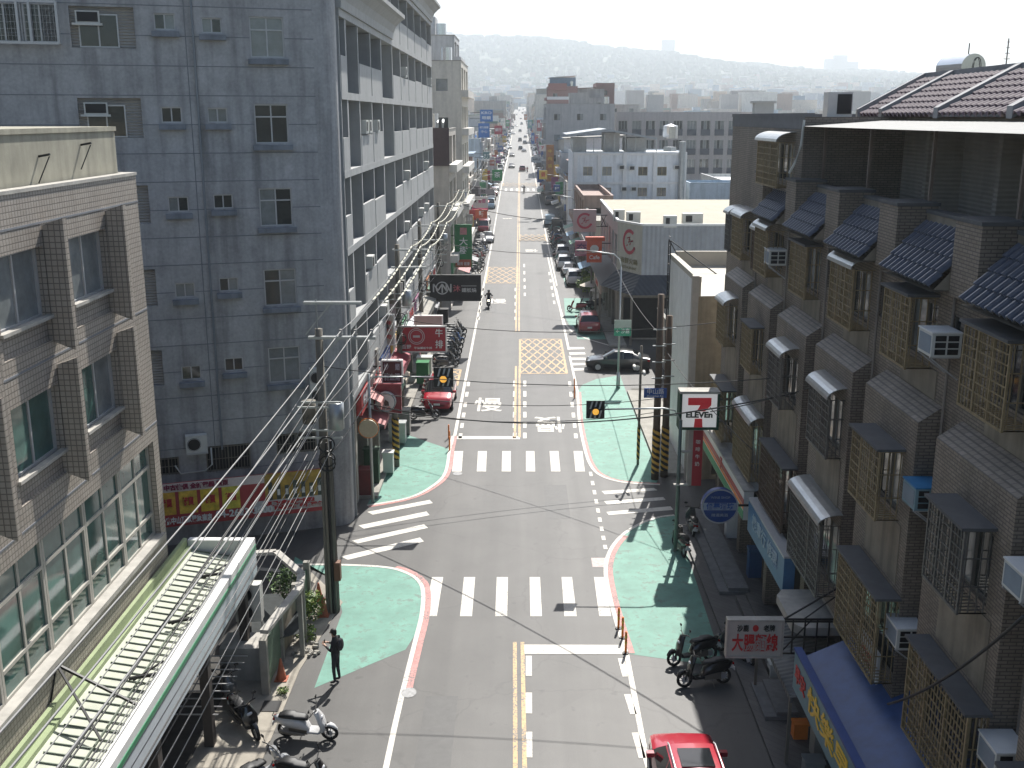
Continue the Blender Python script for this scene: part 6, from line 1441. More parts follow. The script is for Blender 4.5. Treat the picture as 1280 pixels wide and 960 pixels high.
for k in range(7):
    bq('bottle_picture',.62+.05*k,.645+.05*k,.38,.80-.05*(k%3),mat('bottle_shade',(.05,.06,.05),.4,noise=.3,scale=5),off+.02); bq('bottle_label',.624+.05*k,.641+.05*k,.48,.62,signw,off+.024)
fdir=(NX[0],NX[1])
def bl(s,size,m,u,v,w_): lettering(s,size,m,PB(uL+(uR-uL)*u,zB+(zT-zB)*v,off+.04),fdir,bt,width=w_,bold=.012)
LB=uR-uL; HB=zT-zB
bl('04-2623-3000',HB*.22,WHITET,.47,.17,LB*.34); bl('沙鹿中山頂家電家商店',HB*.17,WHITET,.13,.13,LB*.30); bl('中古傢俱 全新電器 買賣',HB*.13,mat('banner_letter_maroon',(.25,.02,.06)),.20,.90,LB*.38)
bl('現金收購',HB*.11,REDT,.75,.29,LB*.3); bl('精品洋酒 老酒茅台',HB*.10,REDT,.80,.18,LB*.3)
for k in range(4): bl('特賣',HB*.2,REDT,.022+.125*k,.55,LB*.07)
# ================================================================== vehicles placed along the street
red1=paint('car_red',(.40,.012,.03)); red2=paint('car_dark_red',(.30,.02,.03)); whitec=paint('car_white',(.62,.63,.64)); blackc=paint('car_black',(.015,.017,.02)); silver=paint('car_silver',(.36,.38,.40)); bluec=paint('car_pale_blue',(.28,.40,.50)); greyc=paint('car_grey',(.10,.105,.11)); goldc=paint('truck_ochre',(.40,.27,.07))
N90=PI/2
x,y=gp(862,950); car('glossy red hatchback with a sunroof, cut by the bottom of the photo',red1,'suv',4.5,24.1,0,N90+.02,racks=True)
car('black sedan parked across the mouth of the right side street',blackc,'sedan',*gp(772,461)[:2],0,PI-.06)
x,y=gp(735,417); car('dark red SUV seen from behind beside the dark shop awning',red2,'suv',x+.1,y+1.6,0,N90)
for i,(px,py) in enumerate(((719,360),(713,347),(706,338),(704,325))):
    x,y,z=gpt(px,py); car('white car, %s of the four parked in a row on the right'%(['nearest','second nearest','third nearest','farthest'][i]),whitec,['suv','sedan','suv','suv'][i],x,y+2,z,N90,group='white cars parked on the right')
x,y,z=gpt(688,318)
t=thing('parked_truck','small dark ochre truck standing on the right edge line beyond the white cars','truck',(x,y+2,z),N90)
q=MB(); q.box(-2.2,.9,-.9,.9,.55,1.35,0); q.box(-2.2,-2.1,-.9,.9,1.35,2.2,0); q.build('cargo_box',goldc,t)
q=MB(); q.loft([[(1.0,-.85,.4),(1.0,.85,.4),(1.0,.8,2.0),(1.0,-.8,2.0)],[(2.0,-.85,.4),(2.0,.85,.4),(2.0,.75,1.9),(2.0,-.75,1.9)],[(2.35,-.82,.4),(2.35,.82,.4),(2.35,.8,1.1),(2.35,-.8,1.1)]]); q.build('cab',greyc,t)
q=MB(); q.box(-2.1,.9,-.85,.85,1.35,2.15); q.build('cargo_cover',mat('dark_tarp',(.05,.06,.05),.8,noise=.2),t)
for sx in (-1.4,1.6):
    for sy in (-1,1): q=MB(); q.cyl((sx,sy*.6,.36),(sx,sy*.88,.36),.36,n=14); q.build('wheel',rubber,t,smooth=False)
q=MB(); q.box(-2.25,-2.18,-.7,.7,.5,.7); q.build('tail_light_bar',redlens,t)
x,y,z=gpt(686,284); car('pale blue car parked beyond the ochre truck',bluec,'van',x+.2,y+1.8,z,N90)
x,y=gp(550,517); car('red SUV facing the camera on the left by the corner shop',red1,'suv',x-.15,y+2.3,0,-N90-.02,racks=True)
x,y,z=gpt(609,305); car('white car facing the camera on the left beside the pharmacy sign',whitec,'sedan',x,y+2,z,-N90)
far=[(632,194,greyc,'van',1),(640,196,blackc,'sedan',1),(650.6,187.5,blackc,'suv',0),(639.5,210,greyc,'sedan',1),(653,214,red2,'suv',0),(650,177,greyc,'van',0),(650,165,blackc,'suv',0),(632.5,180,whitec,'suv',1),(642,168,silver,'sedan',1),(636,172,bluec,'van',1),(657,172,whitec,'sedan',0),(656,180,silver,'suv',0),(645,158,whitec,'sedan',1),(652,156,silver,'van',0),(643,150,blackc,'suv',1),(651,149,whitec,'sedan',0),(646,144,silver,'sedan',1),(653,142,whitec,'suv',0),(649,139,whitec,'van',1),(654,137,silver,'sedan',0),(641,161,whitec,'van',1),(655,190,whitec,'sedan',0),(637,186,silver,'suv',1)]
far.sort(key=lambda f:-f[1]); cnames={'paint_car_grey':'grey','paint_car_black':'black','paint_car_dark_red':'dark red','paint_car_white':'white','paint_car_silver':'silver','paint_car_pale_blue':'pale blue'}
for i,(px,py,c_,k_,toward) in enumerate(far):
    x,y,z=gpt(px,py); car('distant %s car on the bright street, %s from the camera, %s'%(cnames[c_.name],ordn(i),'coming nearer' if toward else 'driving away'),c_,k_,x,y,z,-N90 if toward else N90,group='cars driving on the far street',detail=False,name='distant_car')
rv=random.Random(11); k=0
for side in (-1,1):
    y=150 if side<0 else 168; n_=0
    while y<900:
        z=prof(y); r_=rv.random()
        if r_<.5 or y>330:
            c_=rv.choice([whitec,whitec,silver,greyc,blackc,bluec,red2]); kk=rv.choice(['suv','sedan','van'])
            car('%s car parked at the %s kerb, %s of that row beyond the third block'%(cnames[c_.name],'left' if side<0 else 'right',ordn(n_)),c_,kk,side*5.6+rv.uniform(-.2,.2),y,z,side*N90,group='cars parked along the far %s kerb'%('left' if side<0 else 'right'),detail=False,name='distant_car'); n_+=1; y+=rv.uniform(5.5,16)
        else: y+=rv.uniform(4,9)
# scooters
sg=0
def scoot(label,ci,px,py,rz,detail=True,group=None,tilt=.13,xy=None):
    x,y=xy if xy else gpt(px,py)[:2]; return scooter(label,scoot_bodies[ci],x,y,prof(y),rz,group,detail,tilt)
scoot('white and grey scooter parked on the dusty left pavement by the pedestrian',1,385,928,-.12,tilt=.16)
x,y=gp(388,980); scoot('dark scooter at the bottom edge of the photo, handlebars in view',0,0,0,-.25,xy=(x,y-.2))
x,y=gp(335,972); scoot('silver-trimmed scooter partly cut off at the bottom left',5,0,0,.9,xy=(x-.1,y-.3))
scoot('dark scooter with a white plate under the shop canopy',0,0,0,-.9,xy=(-8.0,27.6)); scoot('black scooter standing deeper under the shop canopy',2,0,0,-1.2,xy=(-8.9,29.3))
scoot('farther black and white scooter of the pair at the right shadow edge',0,866,852,.3+PI,xy=(5.75,31.6)); scoot('nearer black and white scooter of the pair at the right shadow edge',0,880,885,.2+PI,xy=(5.9,30.2))
# white side panels on that pair
for o in list(bpy.data.objects):
    pass
scoot('upright black scooter facing the street behind the pair in the shade',2,0,0,2.2,xy=(7.15,31.9),tilt=.1)
scoot('dark scooter in the shade at the tip of the near right pavement',0,848,692,PI*.55); scoot('black scooter with a bright windscreen in the shade above the first',2,862,668,PI*.5)
for i in range(14):
    px=556+(i%3)*7-(i//3)*2; py=384+i*4.2
    scoot('parked scooter below the black restaurant sign, %s from the far end'%ordn(i),[0,2,0,5,0,4,0,2,0,0,2,0,0,2][i],0,0,.25+.1*(i%2),detail=i>8,group='scooters below the black restaurant sign',xy=(-5.5+.25*(i%2),86.5-.95*i))
for i in range(7): scoot('parked scooter between the steak sign and the red SUV, %s from the far end'%ordn(i),[0,2,0,0,2,0,0][i],0,0,.1+.12*i,group='scooters behind the left warning signal',xy=(-5.35,68.5-.95*i),detail=True)
scoot('dark scooter parked in front of the red SUV by the corner shop',0,0,0,.15,xy=(gp(530,524)[0],gp(530,524)[1]))
for i in range(3): scoot('parked scooter behind the dark red SUV, %s of three'%ordn(i),[3,0,2][i],0,0,PI+.2*i-.2,group='scooters behind the dark red SUV',xy=(5.3+.9*i,96.5+1.1*i),detail=i==0)
k=0
for i in range(26):
    y=104+i*2.1
    if 108<y<122 and i%2: continue
    scoot('parked scooter in the long left row beyond the pharmacy sign, %s from its near end'%ordn(k),[0,2,0,5,3,0,1,4,0,2][i%10],0,0,rv.uniform(-.3,.5),detail=False,group='scooters in the long left row',xy=(-5.3+rv.uniform(-.3,.3),y)); k+=1
k=0
for i in range(24):
    y=128+i*1.7
    scoot('parked scooter in the long shaded right row, %s from its near end'%ordn(k),[0,2,6,5,3,0,1,4,0,2][i%10],0,0,PI+rv.uniform(-.4,.3),detail=False,group='scooters in the long right row',xy=(5.3+rv.uniform(-.3,.3),y)); k+=1
# riders
x,y,z=gpt(611,386)
scooter('black scooter ridden toward the camera with its headlight on',scoot_bodies[0],x,y,z,-N90,None,True,0)
human('motorcyclist','person in dark clothes and dark helmet riding the scooter down the left lane',ride,[cl_black,cl_navy,skin,shoe],(x,y,z),-N90,helmet=paint('helmet_black',(.03,.03,.03)))
q=MB(); q.ball((x+0,y-.53,z+.80),.11,.03,.07,10,6); tagp(q.build('lit_headlight',mat('lit_headlamp',(1,.9,.6),.3,noise=0,emit=6)),'lit headlight lens of the oncoming scooter','headlight')
x,y,z=gpt(655,242)
scooter('small dark scooter ridden away up the right lane',scoot_bodies[2],x,y,z,N90,None,False,0)
human('motorcyclist','distant person riding a scooter away up the right lane',ride,[cl_grey,cl_navy,skin,shoe],(x,y,z),N90,helmet=paint('helmet_grey',(.2,.2,.2)))
x,y,z=gpt(659,216)
scooter('distant scooter ridden beside the dark red car',scoot_bodies[3],x,y,z,N90,None,False,0)
human('motorcyclist','distant person riding a scooter beside the dark red car',ride,[redsh,cl_navy,skin,shoe],(x,y,z),N90,helmet=paint('helmet_white',(.6,.6,.6)))
# pedestrian
x,y=gp(421,853)
def pack(root):
    q=MB(); q.loft([[(-.12-.1*a_,.14*math.cos(t)*b_,1.27+.20*math.sin(t)*b_) for t in [2*PI*j/12 for j in range(12)]] for a_,b_ in ((0,.9),(.4,1.05),(.9,.95),(1.25,.6))],0); o=bpy.data.objects.new('backpack',fmesh(q,'backpack',[mat('bag_dark',(.035,.035,.04),.7,noise=.2,scale=9)])); COL.objects.link(o); o.parent=root
    q=MB(); q.box(.33,.345,-.04,.04,1.22,1.36); o=q.build('phone',blackm); o.parent=root
human('pedestrian','person in black with a backpack looking down at a phone on the green pavement',stand,[cl_black,cl_navy,skin,shoe],(x,y,.004),PI-.25,extra=pack).scale=(1.07,1.07,1.07)

# ================================================================== clutter at the left corner: hut, fence, plants
t=thing('lean_to','open six-sided flat roof frame over a dark yard beside the canopy','shelter',(-8.6,38,0))
rim=pxs([(0,0)])if False else [gp(a_,b_,2.5) for a_,b_ in ((308,702),(310,692),(345,690),(377,718),(374,735),(330,790))]
q=MB()
for a_,b_ in zip(rim,rim[1:]): q.bar((*a_,2.5),(*b_,2.5),.26,.12)
q.build('roof_rim',cap_m,t)
for a_ in (rim[1],rim[3],rim[4]): q=MB(); q.box(a_[0]-.07,a_[0]+.07,a_[1]-.07,a_[1]+.07,.03,2.45); q.build('post',conc,t)
q=MB(); q.face([(*rim[1],.9),(*rim[2],.9),(*rim[3],.9),(*rim[4],.9),(rim[4][0]-1.4,rim[4][1]-1,.9)]); q.build('yard_shade_sheet',mat('yard_shade_dark',(.03,.035,.035),.9,noise=.3),t)  # near-black sheet standing in for the shade inside the yard
t=thing('yard_fence','old green corrugated fence with concrete posts beside the narrow strip garden','fence',(-7.7,34,0))
fp=[gp(a_,b_,0) for a_,b_ in ((333,868),(352,826),(372,792),(386,762))]
for i,(a_,b_) in enumerate(zip(fp,fp[1:])):
    q=MB(); q.bar((*a_,.9),(*b_,.9),.05,1.5); q.build('corrugated_panel',rib_mat('old_green_sheet',(.17,.24,.17),.1,.6,axis='y',depth=.9,noise=.3) if i!=1 else stuccoR,t)
for a_ in fp: q=MB(); q.box(a_[0]-.11,a_[0]+.11,a_[1]-.11,a_[1]+.11,0,1.9); q.build('fence_post',conc,t)
# outdoor units stacked
t=thing('air_conditioner','white double-fan outdoor unit standing at the far end of the shop canopy','air conditioner',(-8.5,33.2,1.5)); c=gp(311,752,2.0)
q=MB(); q.box(c[0]-.42,c[0]+.42,c[1]-.15,c[1]+.25,1.35,2.65); q.build('casing',offw,t)
for z in (1.7,2.32): q=MB(); q.cyl((c[0]-.08,c[1]-.155,z),(c[0]-.08,c[1]-.175,z),.27,n=20); q.build('fan_opening',blackm,t,smooth=False); q=MB(); ring_(q,c[0]-.08,z,c[1]-.18,.27,.03); ring_(q,c[0]-.08,z,c[1]-.18,.1,.03); q.build('fan_guard',alum,t)
q=MB()
for dx in (-.4,.4): q.bar((c[0]+dx,c[1],0),(c[0]+dx,c[1],1.35),.05)
q.build('stand',alum,t)
q=MB(); q.box(c[0]-.6,c[0]+.9,c[1]-1.6,c[1]-.5,.03,1.15); tagp(q.build('storage_box',cap_m),'pale counter-like box below the double-fan unit','box')
for k in range(9):
    q=MB(); yy=c[1]-1.8-k*.42; q.bar((c[0]-1.3,yy,1.0),(c[0]+.35,yy,1.0),.03); tagp(q.build('railing_bar',alum),'pale rail of the dark stair under the canopy, %s from the far end'%ordn(k),'railing','rails beside the canopy')
def leafcloud(mb,cx,cy,cz,rx,ry,rz_,n,s,rr,mats=2):
    for _ in range(n):
        while True:
            a_,b_,c_=rr.uniform(-1,1),rr.uniform(-1,1),rr.uniform(-1,1)
            if a_*a_+b_*b_+c_*c_<1: break
        p=Vector((cx+a_*rx,cy+b_*ry,cz+c_*rz_)); u=Vector((rr.gauss(0,1),rr.gauss(0,1),rr.gauss(0,.6))).normalized(); v=u.cross(Vector((rr.gauss(0,1),rr.gauss(0,1),rr.gauss(0,1)))).normalized(); l=s*rr.uniform(.6,1.3)
        mb.face([p-u*l,p+v*l*.5,p+u*l,p-v*l*.5],rr.randrange(mats))
leafA=mat('leaf_yellow_green',(.22,.30,.05),.6,noise=.25,scale=3); leafB=mat('leaf_green',(.09,.16,.04),.6,noise=.25,scale=3); leafC=mat('leaf_dark',(.035,.07,.025),.6,noise=.25,scale=3); bark=mat('bark',(.10,.075,.05),.9,noise=.3)
def bush(label,x,y,r,h,n=500,s=.07,mats=(0,1),z=0,group=None):
    t=thing('garden_bush',label,'plant',(x,y,z),0,group); rr=random.Random(int(x*31+y*17)); q=MB()
    for _ in range(6):
        leafcloud(q,x+rr.uniform(-r,r)*.5,y+rr.uniform(-r,r)*.5,z+h*rr.uniform(.3,.75),r*.55,r*.55,h*.3,n//6,s,rr)
    q.build('foliage',[[leafA,leafB],[leafB,leafC]][mats[0]],t)
    q=MB()
    for _ in range(6): a_=rr.uniform(0,6.3); q.cyl((x,y,z),(x+math.cos(a_)*r*.6,y+math.sin(a_)*r*.6,z+h*.6),.02,.01,5)
    q.build('stems',bark,t)
a_=gp(393,770); bush('bright green shrub between the old fence and the first pole',a_[0]-.25,a_[1],.75,1.0,900,.06)
a_=gp(378,800); bush('low straggly weeds along the old green fence',a_[0],a_[1],.5,.5,400,.05)
a_=gp(346,868); bush('small weed at the foot of the fence end post',a_[0]+.2,a_[1],.25,.3,150,.04)
a_=gp(318,745,1.2); bush('dark green shrub inside the small yard by the canopy',a_[0]+.7,a_[1]+1.8,.7,1.6,500,.08,(1,1))
for i,(px,py) in enumerate(((352,850),(405,770),(399,752))):
    x,y=gp(px,py); t=thing('traffic_cone','faded orange traffic cone, %s'%['at the foot of the old fence','leaning against the first pole','behind the first pole'][i],'traffic cone',(x,y,0)); q=MB(); q.cyl((x,y,.04),(x,y,.75),.17,.03,14); q.box(x-.2,x+.2,y-.2,y+.2,.03,.06); q.build('cone_body',mat('cone_faded',(.42,.12,.06),.6,noise=.2),t,smooth=False); q=MB(); q.cyl((x,y,.35),(x,y,.5),.104,.07,14); q.build('pale_band',signw,t)
# stones / dark kerb bits under the bush
rk=random.Random(5)
q=MB()
for _ in range(34):
    a_=gp(rk.uniform(368,400),rk.uniform(790,822)); q.ball((a_[0]-.1,a_[1],.06),rk.uniform(.05,.14),rk.uniform(.05,.14),.08,6,4)
tagp(q.build('rubble',conc,kind='stuff'),'small rubble between fence and pavement')
x,y=gp(342,884); q=MB(); q.box(x-.35,x+.2,y-.3,y+.3,.03,.05); tagp(q.build('drain_grate',blackm),'dark drain grate behind the white scooter','drain cover')
# left corner shop awnings and clutter
def awn(label,x0,x1,y0,y1,z0,z1,m): 
    t=thing('shop_awning',label,'awning',((x0+x1)/2,(y0+y1)/2,z0)); q=MB(); q.face([(x0,y0,z0),(x1,y0,z1),(x1,y1,z1),(x0,y1,z0)]); q.box(x1-.03,x1,y0,y1,z1-.35,z1); q.build('awning_sheet',m,t); 
    for yy in (y0+.1,y1-.1): q=MB(); q.bar((x1-.1,yy,z1-.05),(x0,yy,z1-.6),.04); q.build('awning_strut',alum,t)
pinkm=rib_mat('faded_red_awning',(.55,.24,.22),.18,.6,axis='y'); 
awn('faded pink ribbed awning at the left corner shop',-8.2,-6.6,48.5,53.5,5.1,4.3,pinkm); awn('dark red awning beyond the corner shop',-8.2,-6.4,54.2,60.5,4.8,4.0,mat('maroon_awning',(.30,.03,.05),.6,noise=.15)); awn('white sheet awning behind the steak sign',-8.2,-6.5,62,70,4.9,4.2,white_m); awn('grey awning with pale edge behind the black sign',-8.2,-6.4,72,80,4.6,4.0,conc); awn('green net-covered awning near the pharmacy sign',-8.2,-6.3,82,90,4.8,4.1,mat('green_net',(.10,.20,.12),.8,noise=.3))
for i,(px,py,z,y) in enumerate(((485,398,6.2,57),(480,470,4.6,52),(470,505,3.6,50.5))):
    q=MB(); q.box(-7.9,-7.2,y,y+.6,z,z+1.5); tagp(q.build('roof_cabinet',[offw,conc,steel][i]),['tall off-white equipment box above the left shops','grey equipment box behind the soup sign','steel box above the corner shop'][i],'equipment box')
t=thing('striped_post','black and orange striped post at the left corner shop','bollard',(-6.35,51.8,0)); q=MB(); q.cyl((-6.35,51.8,0),(-6.35,51.8,3.2),.17,.15,10); q.build('post',polec,t); q=MB(); tiger(q,-6.35,51.8,.185,.4,2.6); q.build('striped_wrap',[amb,blackm],t)
for i,(x,y,w_,d_,h,m_,l) in enumerate(((-7.2,49.0,.7,.5,1.7,mat('bottle_green',(.02,.06,.03),.6,noise=.2),'dark green recycling cabinet under the round soup lightbox'),(-6.6,50.6,.5,.5,1.0,offw,'white bin at the corner shop'),(-7.4,47.4,.8,.6,1.2,mat('maroon_stall',(.14,.02,.02),.6,noise=.2),'red stall counter at the left corner'),(-6.7,55.6,.9,.6,1.1,steel,'steel food cart beside the red SUV'),(-6.6,57.5,.8,.7,1.3,conc,'grey cart covered with cloth beside the left shops'),(-6.5,69,.8,.8,1.4,signgreen,'green cabinet below the steak sign'),(-6.6,71.5,1.0,.8,1.2,offw,'white chest by the scooters'),(-6.5,88,.9,.8,1.6,blackm,'black cabinet beneath the pharmacy sign'))):
    q=MB(); q.box(x-w_/2,x+w_/2,y-d_/2,y+d_/2,.14,.14+h); q.box(x-w_/2-.04,x+w_/2+.04,y-d_/2-.04,y+d_/2+.04,.14+h,.2+h); tagp(q.build('street_cabinet',m_),l,'cabinet')

# ================================================================== right side beyond the brick terrace
pw=rib_mat('white_cladding',(.76,.78,.78),.45,.5,axis='xy',depth=.25); cream2=mat('pale_roof',(.42,.39,.33),.7,noise=.12,scale=.7); cream=mat('cream_roof',(.27,.235,.16),.7,noise=.12,scale=.7,streak=.0)
t=thing('white_clad_building','low building with white clad side wall and bright flat roof beyond the brick terrace','building',(14,54,0))
m=MB(); P_,_=wall(m,(8.35,58.6),(8.35,49.8),0,10.1,(),.1); m.build('side_wall',pw,t)
m=MB(); wall(m,(8.35,49.8),(30,51.8),0,9.2,[(1.2,3.4,.2,3.0),(5,7.5,4.6,6.2),(9.5,12,4.6,6.2)],.2); m.build('front_wall',mat('ochre_grey_wall',(.34,.28,.19),.8,noise=.15,streak=.4),t)
q=MB(); q.face([(8.35,58.6,0),(8.35,58.6,10.1),(30,58.6,10.1),(30,58.6,0)]); q.build('rear_wall',pw,t)
q=MB(); q.face([(8.6,49.95,9.2),(30,51.9,9.2),(30,58.5,9.5),(8.6,58.5,9.5)]); q.box(8.33,8.62,49.77,58.63,9.9,10.16); q.box(8.37,8.62,49.82,58.55,9.2,9.9); q.box(8.62,30,58.35,58.6,9.5,10.3); q.build('roof',cream2,t)
q=MB(); q.box(8.2,8.5,49.7,50.05,0,10.2); q.build('corner_trim',mat('beige_trim',(.42,.38,.33),.7,noise=.1),t)
t=thing('roof_ladder','tall black steel ladder frame standing on the white clad side wall','ladder',(8.0,57,8))
z1=ony(838,300,57.5)[1]
q=MB()
for y in (57.2,57.9): q.bar((8.15,y,4.5),(8.15,y,z1),.06)
for k in range(14): q.bar((8.15,57.2,4.7+k*.5),(8.15,57.9,4.7+k*.5),.035)
q.build('ladder_rails',blackm,t); q=MB(); q.bar((8.15,57.2,z1),(10.6,55.8,9.3),.05); q.bar((8.15,57.9,z1),(9.0,57.5,9.45),.05); q.build('ladder_brace',blackm,t)
# corner restaurant
cb=thing('corner_restaurant','grey ribbed-metal corner restaurant with a dark awning and a round emblem on its angled wall','building',(12,90,0))
gm_=rib_mat('grey_ribbed_metal',(.33,.35,.37),.35,.45,axis='xy',depth=.5)
A0=(9.5,82.2); A1=(7.9,85.6); z1=9.35
m=MB(); wall(m,A0,(34,82.2),4.2,z1,(),.1); m.build('metal_front',gm_,cb)
m=MB(); wall(m,A1,A0,4.2,z1,(),.1); m.build('angled_wall',mat('pale_sage_wall',(.50,.50,.44),.6,noise=.08,streak=.2),cb)
m=MB(); hs_=[(u,u+2.0,5.2,8.2) for u in (1,4,7,10,13,16)]; wall(m,(7.9,104),A1,4.2,z1,hs_,.15); m.build('street_wall',mat('pinkish_cladding',(.46,.38,.37),.6,noise=.1),cb)
for u in (1,4,7,10,13,16): window(cb,(8.02,104-u-1,6.7),-PI/2,2,3,2,0,alum,glass_d,curtain,seed=u)
m=MB(); wall(m,(7.9,104),(7.9,85),0,4.2,[(1+i*3.4,3.6+i*3.4,.2,3.4) for i in range(5)],.3); wall(m,(9.0,84),(34,83.4),0,4.2,[(1+i*3,3.4+i*3,.2,3.2) for i in range(6)],.3); m.face([(7.9,85,0),(9,84,0),(9,84,4.2),(7.9,85,4.2)]); m.build('ground_wall',mat('shop_wall',(.28,.27,.24),.7,noise=.15),cb)
q=MB(); q.box(8.4,33,83.9,103,.15,3.4); q.build('shop_interior',dark_in,cb)
q=MB(); q.face([(7.9,104,0),(7.9,104,z1),(34,104,z1),(34,104,0)]); q.face([(9.55,82.3,z1-.35),(34,82.3,z1-.35),(34,104,z1+.35),(7.95,104,z1+.35),(7.95,85.6,z1-.2)]); q.build('roof',cream,cb)
q=MB(); q.bar((*A0,z1+.05),(34,82.2,z1+.05),.16); q.bar((*A0,z1+.05),(*A1,z1+.05),.16); q.bar((*A1,z1+.05),(7.9,104,z1+.3),.2); q.build('roof_rim',white_m,cb)
q=MB(); 
aw=[(6.6,86,4.1),(8.6,81.0,4.1),(34,80.6,4.1),(34,82.2,5.5),(9.5,82.2,5.5),(7.9,85.6,5.5)]
q.face([aw[0],aw[1],aw[4],aw[5]]); q.face([aw[1],aw[2],aw[3],aw[4]]); q.face([(6.6,104,4.1),aw[0],aw[5],(7.9,104,5.5)]); q.build('dark_awning',rib_mat('dark_awning',(.035,.04,.05),.4,.5,axis='xy',depth=.5),cb)
for p_ in ((8.7,81.2),(13,80.9),(17,80.9),(6.75,88),(6.75,93),(6.75,99)): q=MB(); q.box(p_[0]-.08,p_[0]+.08,p_[1]-.08,p_[1]+.08,.1,4.1); q.build('awning_post',alum_d,cb)
d_=(A0[0]-A1[0],A0[1]-A1[1]); l_=math.hypot(*d_); d_=(d_[0]/l_,d_[1]/l_); n_=(d_[1],-d_[0])
q=crablogo(cb,0,0,0,1.0); q.v=[((A0[0]+A1[0])/2+a_*d_[0]+n_[0]*.03,(A0[1]+A1[1])/2+a_*d_[1]+n_[1]*.03,7.9+c_) for a_,b_,c_ in q.v]; q.build('round_red_emblem',mat('emblem_crimson',(.42,.05,.08)),cb)
lettering('海鮮火鍋',.5,mat('letter_moss',(.18,.17,.08),.5,noise=.05),((A0[0]+A1[0])/2+n_[0]*.04,(A0[1]+A1[1])/2+n_[1]*.04,6.35),n_,cb,width=2.6); lettering('RESTAURANT',.3,mat('letter_moss',(.18,.17,.08)),((A0[0]+A1[0])/2+n_[0]*.04,(A0[1]+A1[1])/2+n_[1]*.04,5.85),n_,cb,width=2.4)
fascia('narrow_shop_board','narrow cream shop board under the dark awning on the street side',6.7,87,95,3.2,3.9,mat('cream_board',(.45,.36,.30),.5,noise=.1),[('海產',.5,.5,.45,2.4,REDT)],depth=.1)
for px,py,w_ in ((792,273,1.1),(774,270,.9),(866,275,1.6),(838,278,1.0)):
    x,y=gp(px,py,9.6); t=thing('roof_unit','small pale machine box on the cream roof, %s'%{792:'with a dark grille',774:'at the left end',866:'standing at the right',838:'in the middle'}[px],'equipment box',(x,y,9.3),0,'boxes on the cream roof'); q=MB(); q.box(x-w_/2,x+w_/2,y,y+.6,9.2,10.1); q.build('casing',offw,t); q=MB(); q.box(x-w_*.35,x-.05,y-.02,y,9.45,9.95); q.build('grille',blackm,t)
# parasols and greenery by the white cars
for i,(x,y,r,h) in enumerate(((7.0,107,1.3,1.9),(7.6,110,1.5,2.6),(6.9,113.5,1.0,1.6))): bush('sunlit yellow-green shrub beside the white cars, %s'%['nearest','tallest','farthest'][i],x,y,r,h,700,.14)
for i,(x,y) in enumerate(((6.9,99.5),(7.7,96.5))):
    t=thing('parasol','pale round parasol over the pavement, %s'%['beside the red signs','near the dark awning'][i],'parasol',(x,y,0)); q=MB(); q.cyl((x,y,0),(x,y,2.3),.03,n=6); q.build('pole',alum,t); q=MB(); q.cyl((x,y,2.0),(x,y,2.5),1.25,.05,10); q.build('canopy',mat('parasol_cream',(.55,.50,.42),.8,noise=.1),t)
def tree(label,x,y,z,h,r,dark=True,n=2600,group=None,name='leafy_tree',seed=None):
    t=thing(name,label,'tree',(x,y,z),0,group); rr=random.Random(seed or int(abs(x)*13+y*7)); q=MB()
    q.tube([(x,y,z),(x+.1*r,y,z+h*.3),(x,y+.05*r,z+h*.6)],[h*.035,h*.025,h*.012],8)
    cl=[]
    for k in range(9):
        a_=rr.uniform(0,6.3); d=rr.uniform(.2,.8)*r; cz=z+h*rr.uniform(.5,.9); c=(x+math.cos(a_)*d,y+math.sin(a_)*d,cz); cl.append(c); q.tube([(x,y,z+h*.35),((x+c[0])/2,(y+c[1])/2,z+h*.5),c],[h*.015,h*.01,h*.004],5)
    q.build('trunk',bark,t,smooth=True); q=MB()
    for c in cl+[(x,y,z+h*.8)]: leafcloud(q,*c,r*.42,r*.42,h*.16,n//10,max(.12,h*.025),rr)
    q.build('crown',[leafB,leafC] if dark else [leafA,leafB],t); return t
x,y=gp(868,236,2); tree('dark green tree between the white block and the brick terrace',x,y,0,6.5,2.6)
# ================================================================== buildings further on
HM={}
bcol=[mat('board_%d'%i,c,.5,noise=.25,scale=2) for i,c in enumerate(((.45,.05,.05),(.55,.50,.45),(.05,.12,.35),(.55,.38,.08),(.08,.28,.14),(.50,.48,.46),(.35,.10,.22),(.10,.10,.11),(.55,.20,.08),(.55,.55,.55)))]
acol=[mat('awn_%d'%i,c,.6,noise=.25,scale=2) for i,c in enumerate(((.35,.10,.10),(.45,.45,.43),(.12,.22,.32),(.10,.22,.14),(.40,.34,.24),(.20,.20,.21)))]
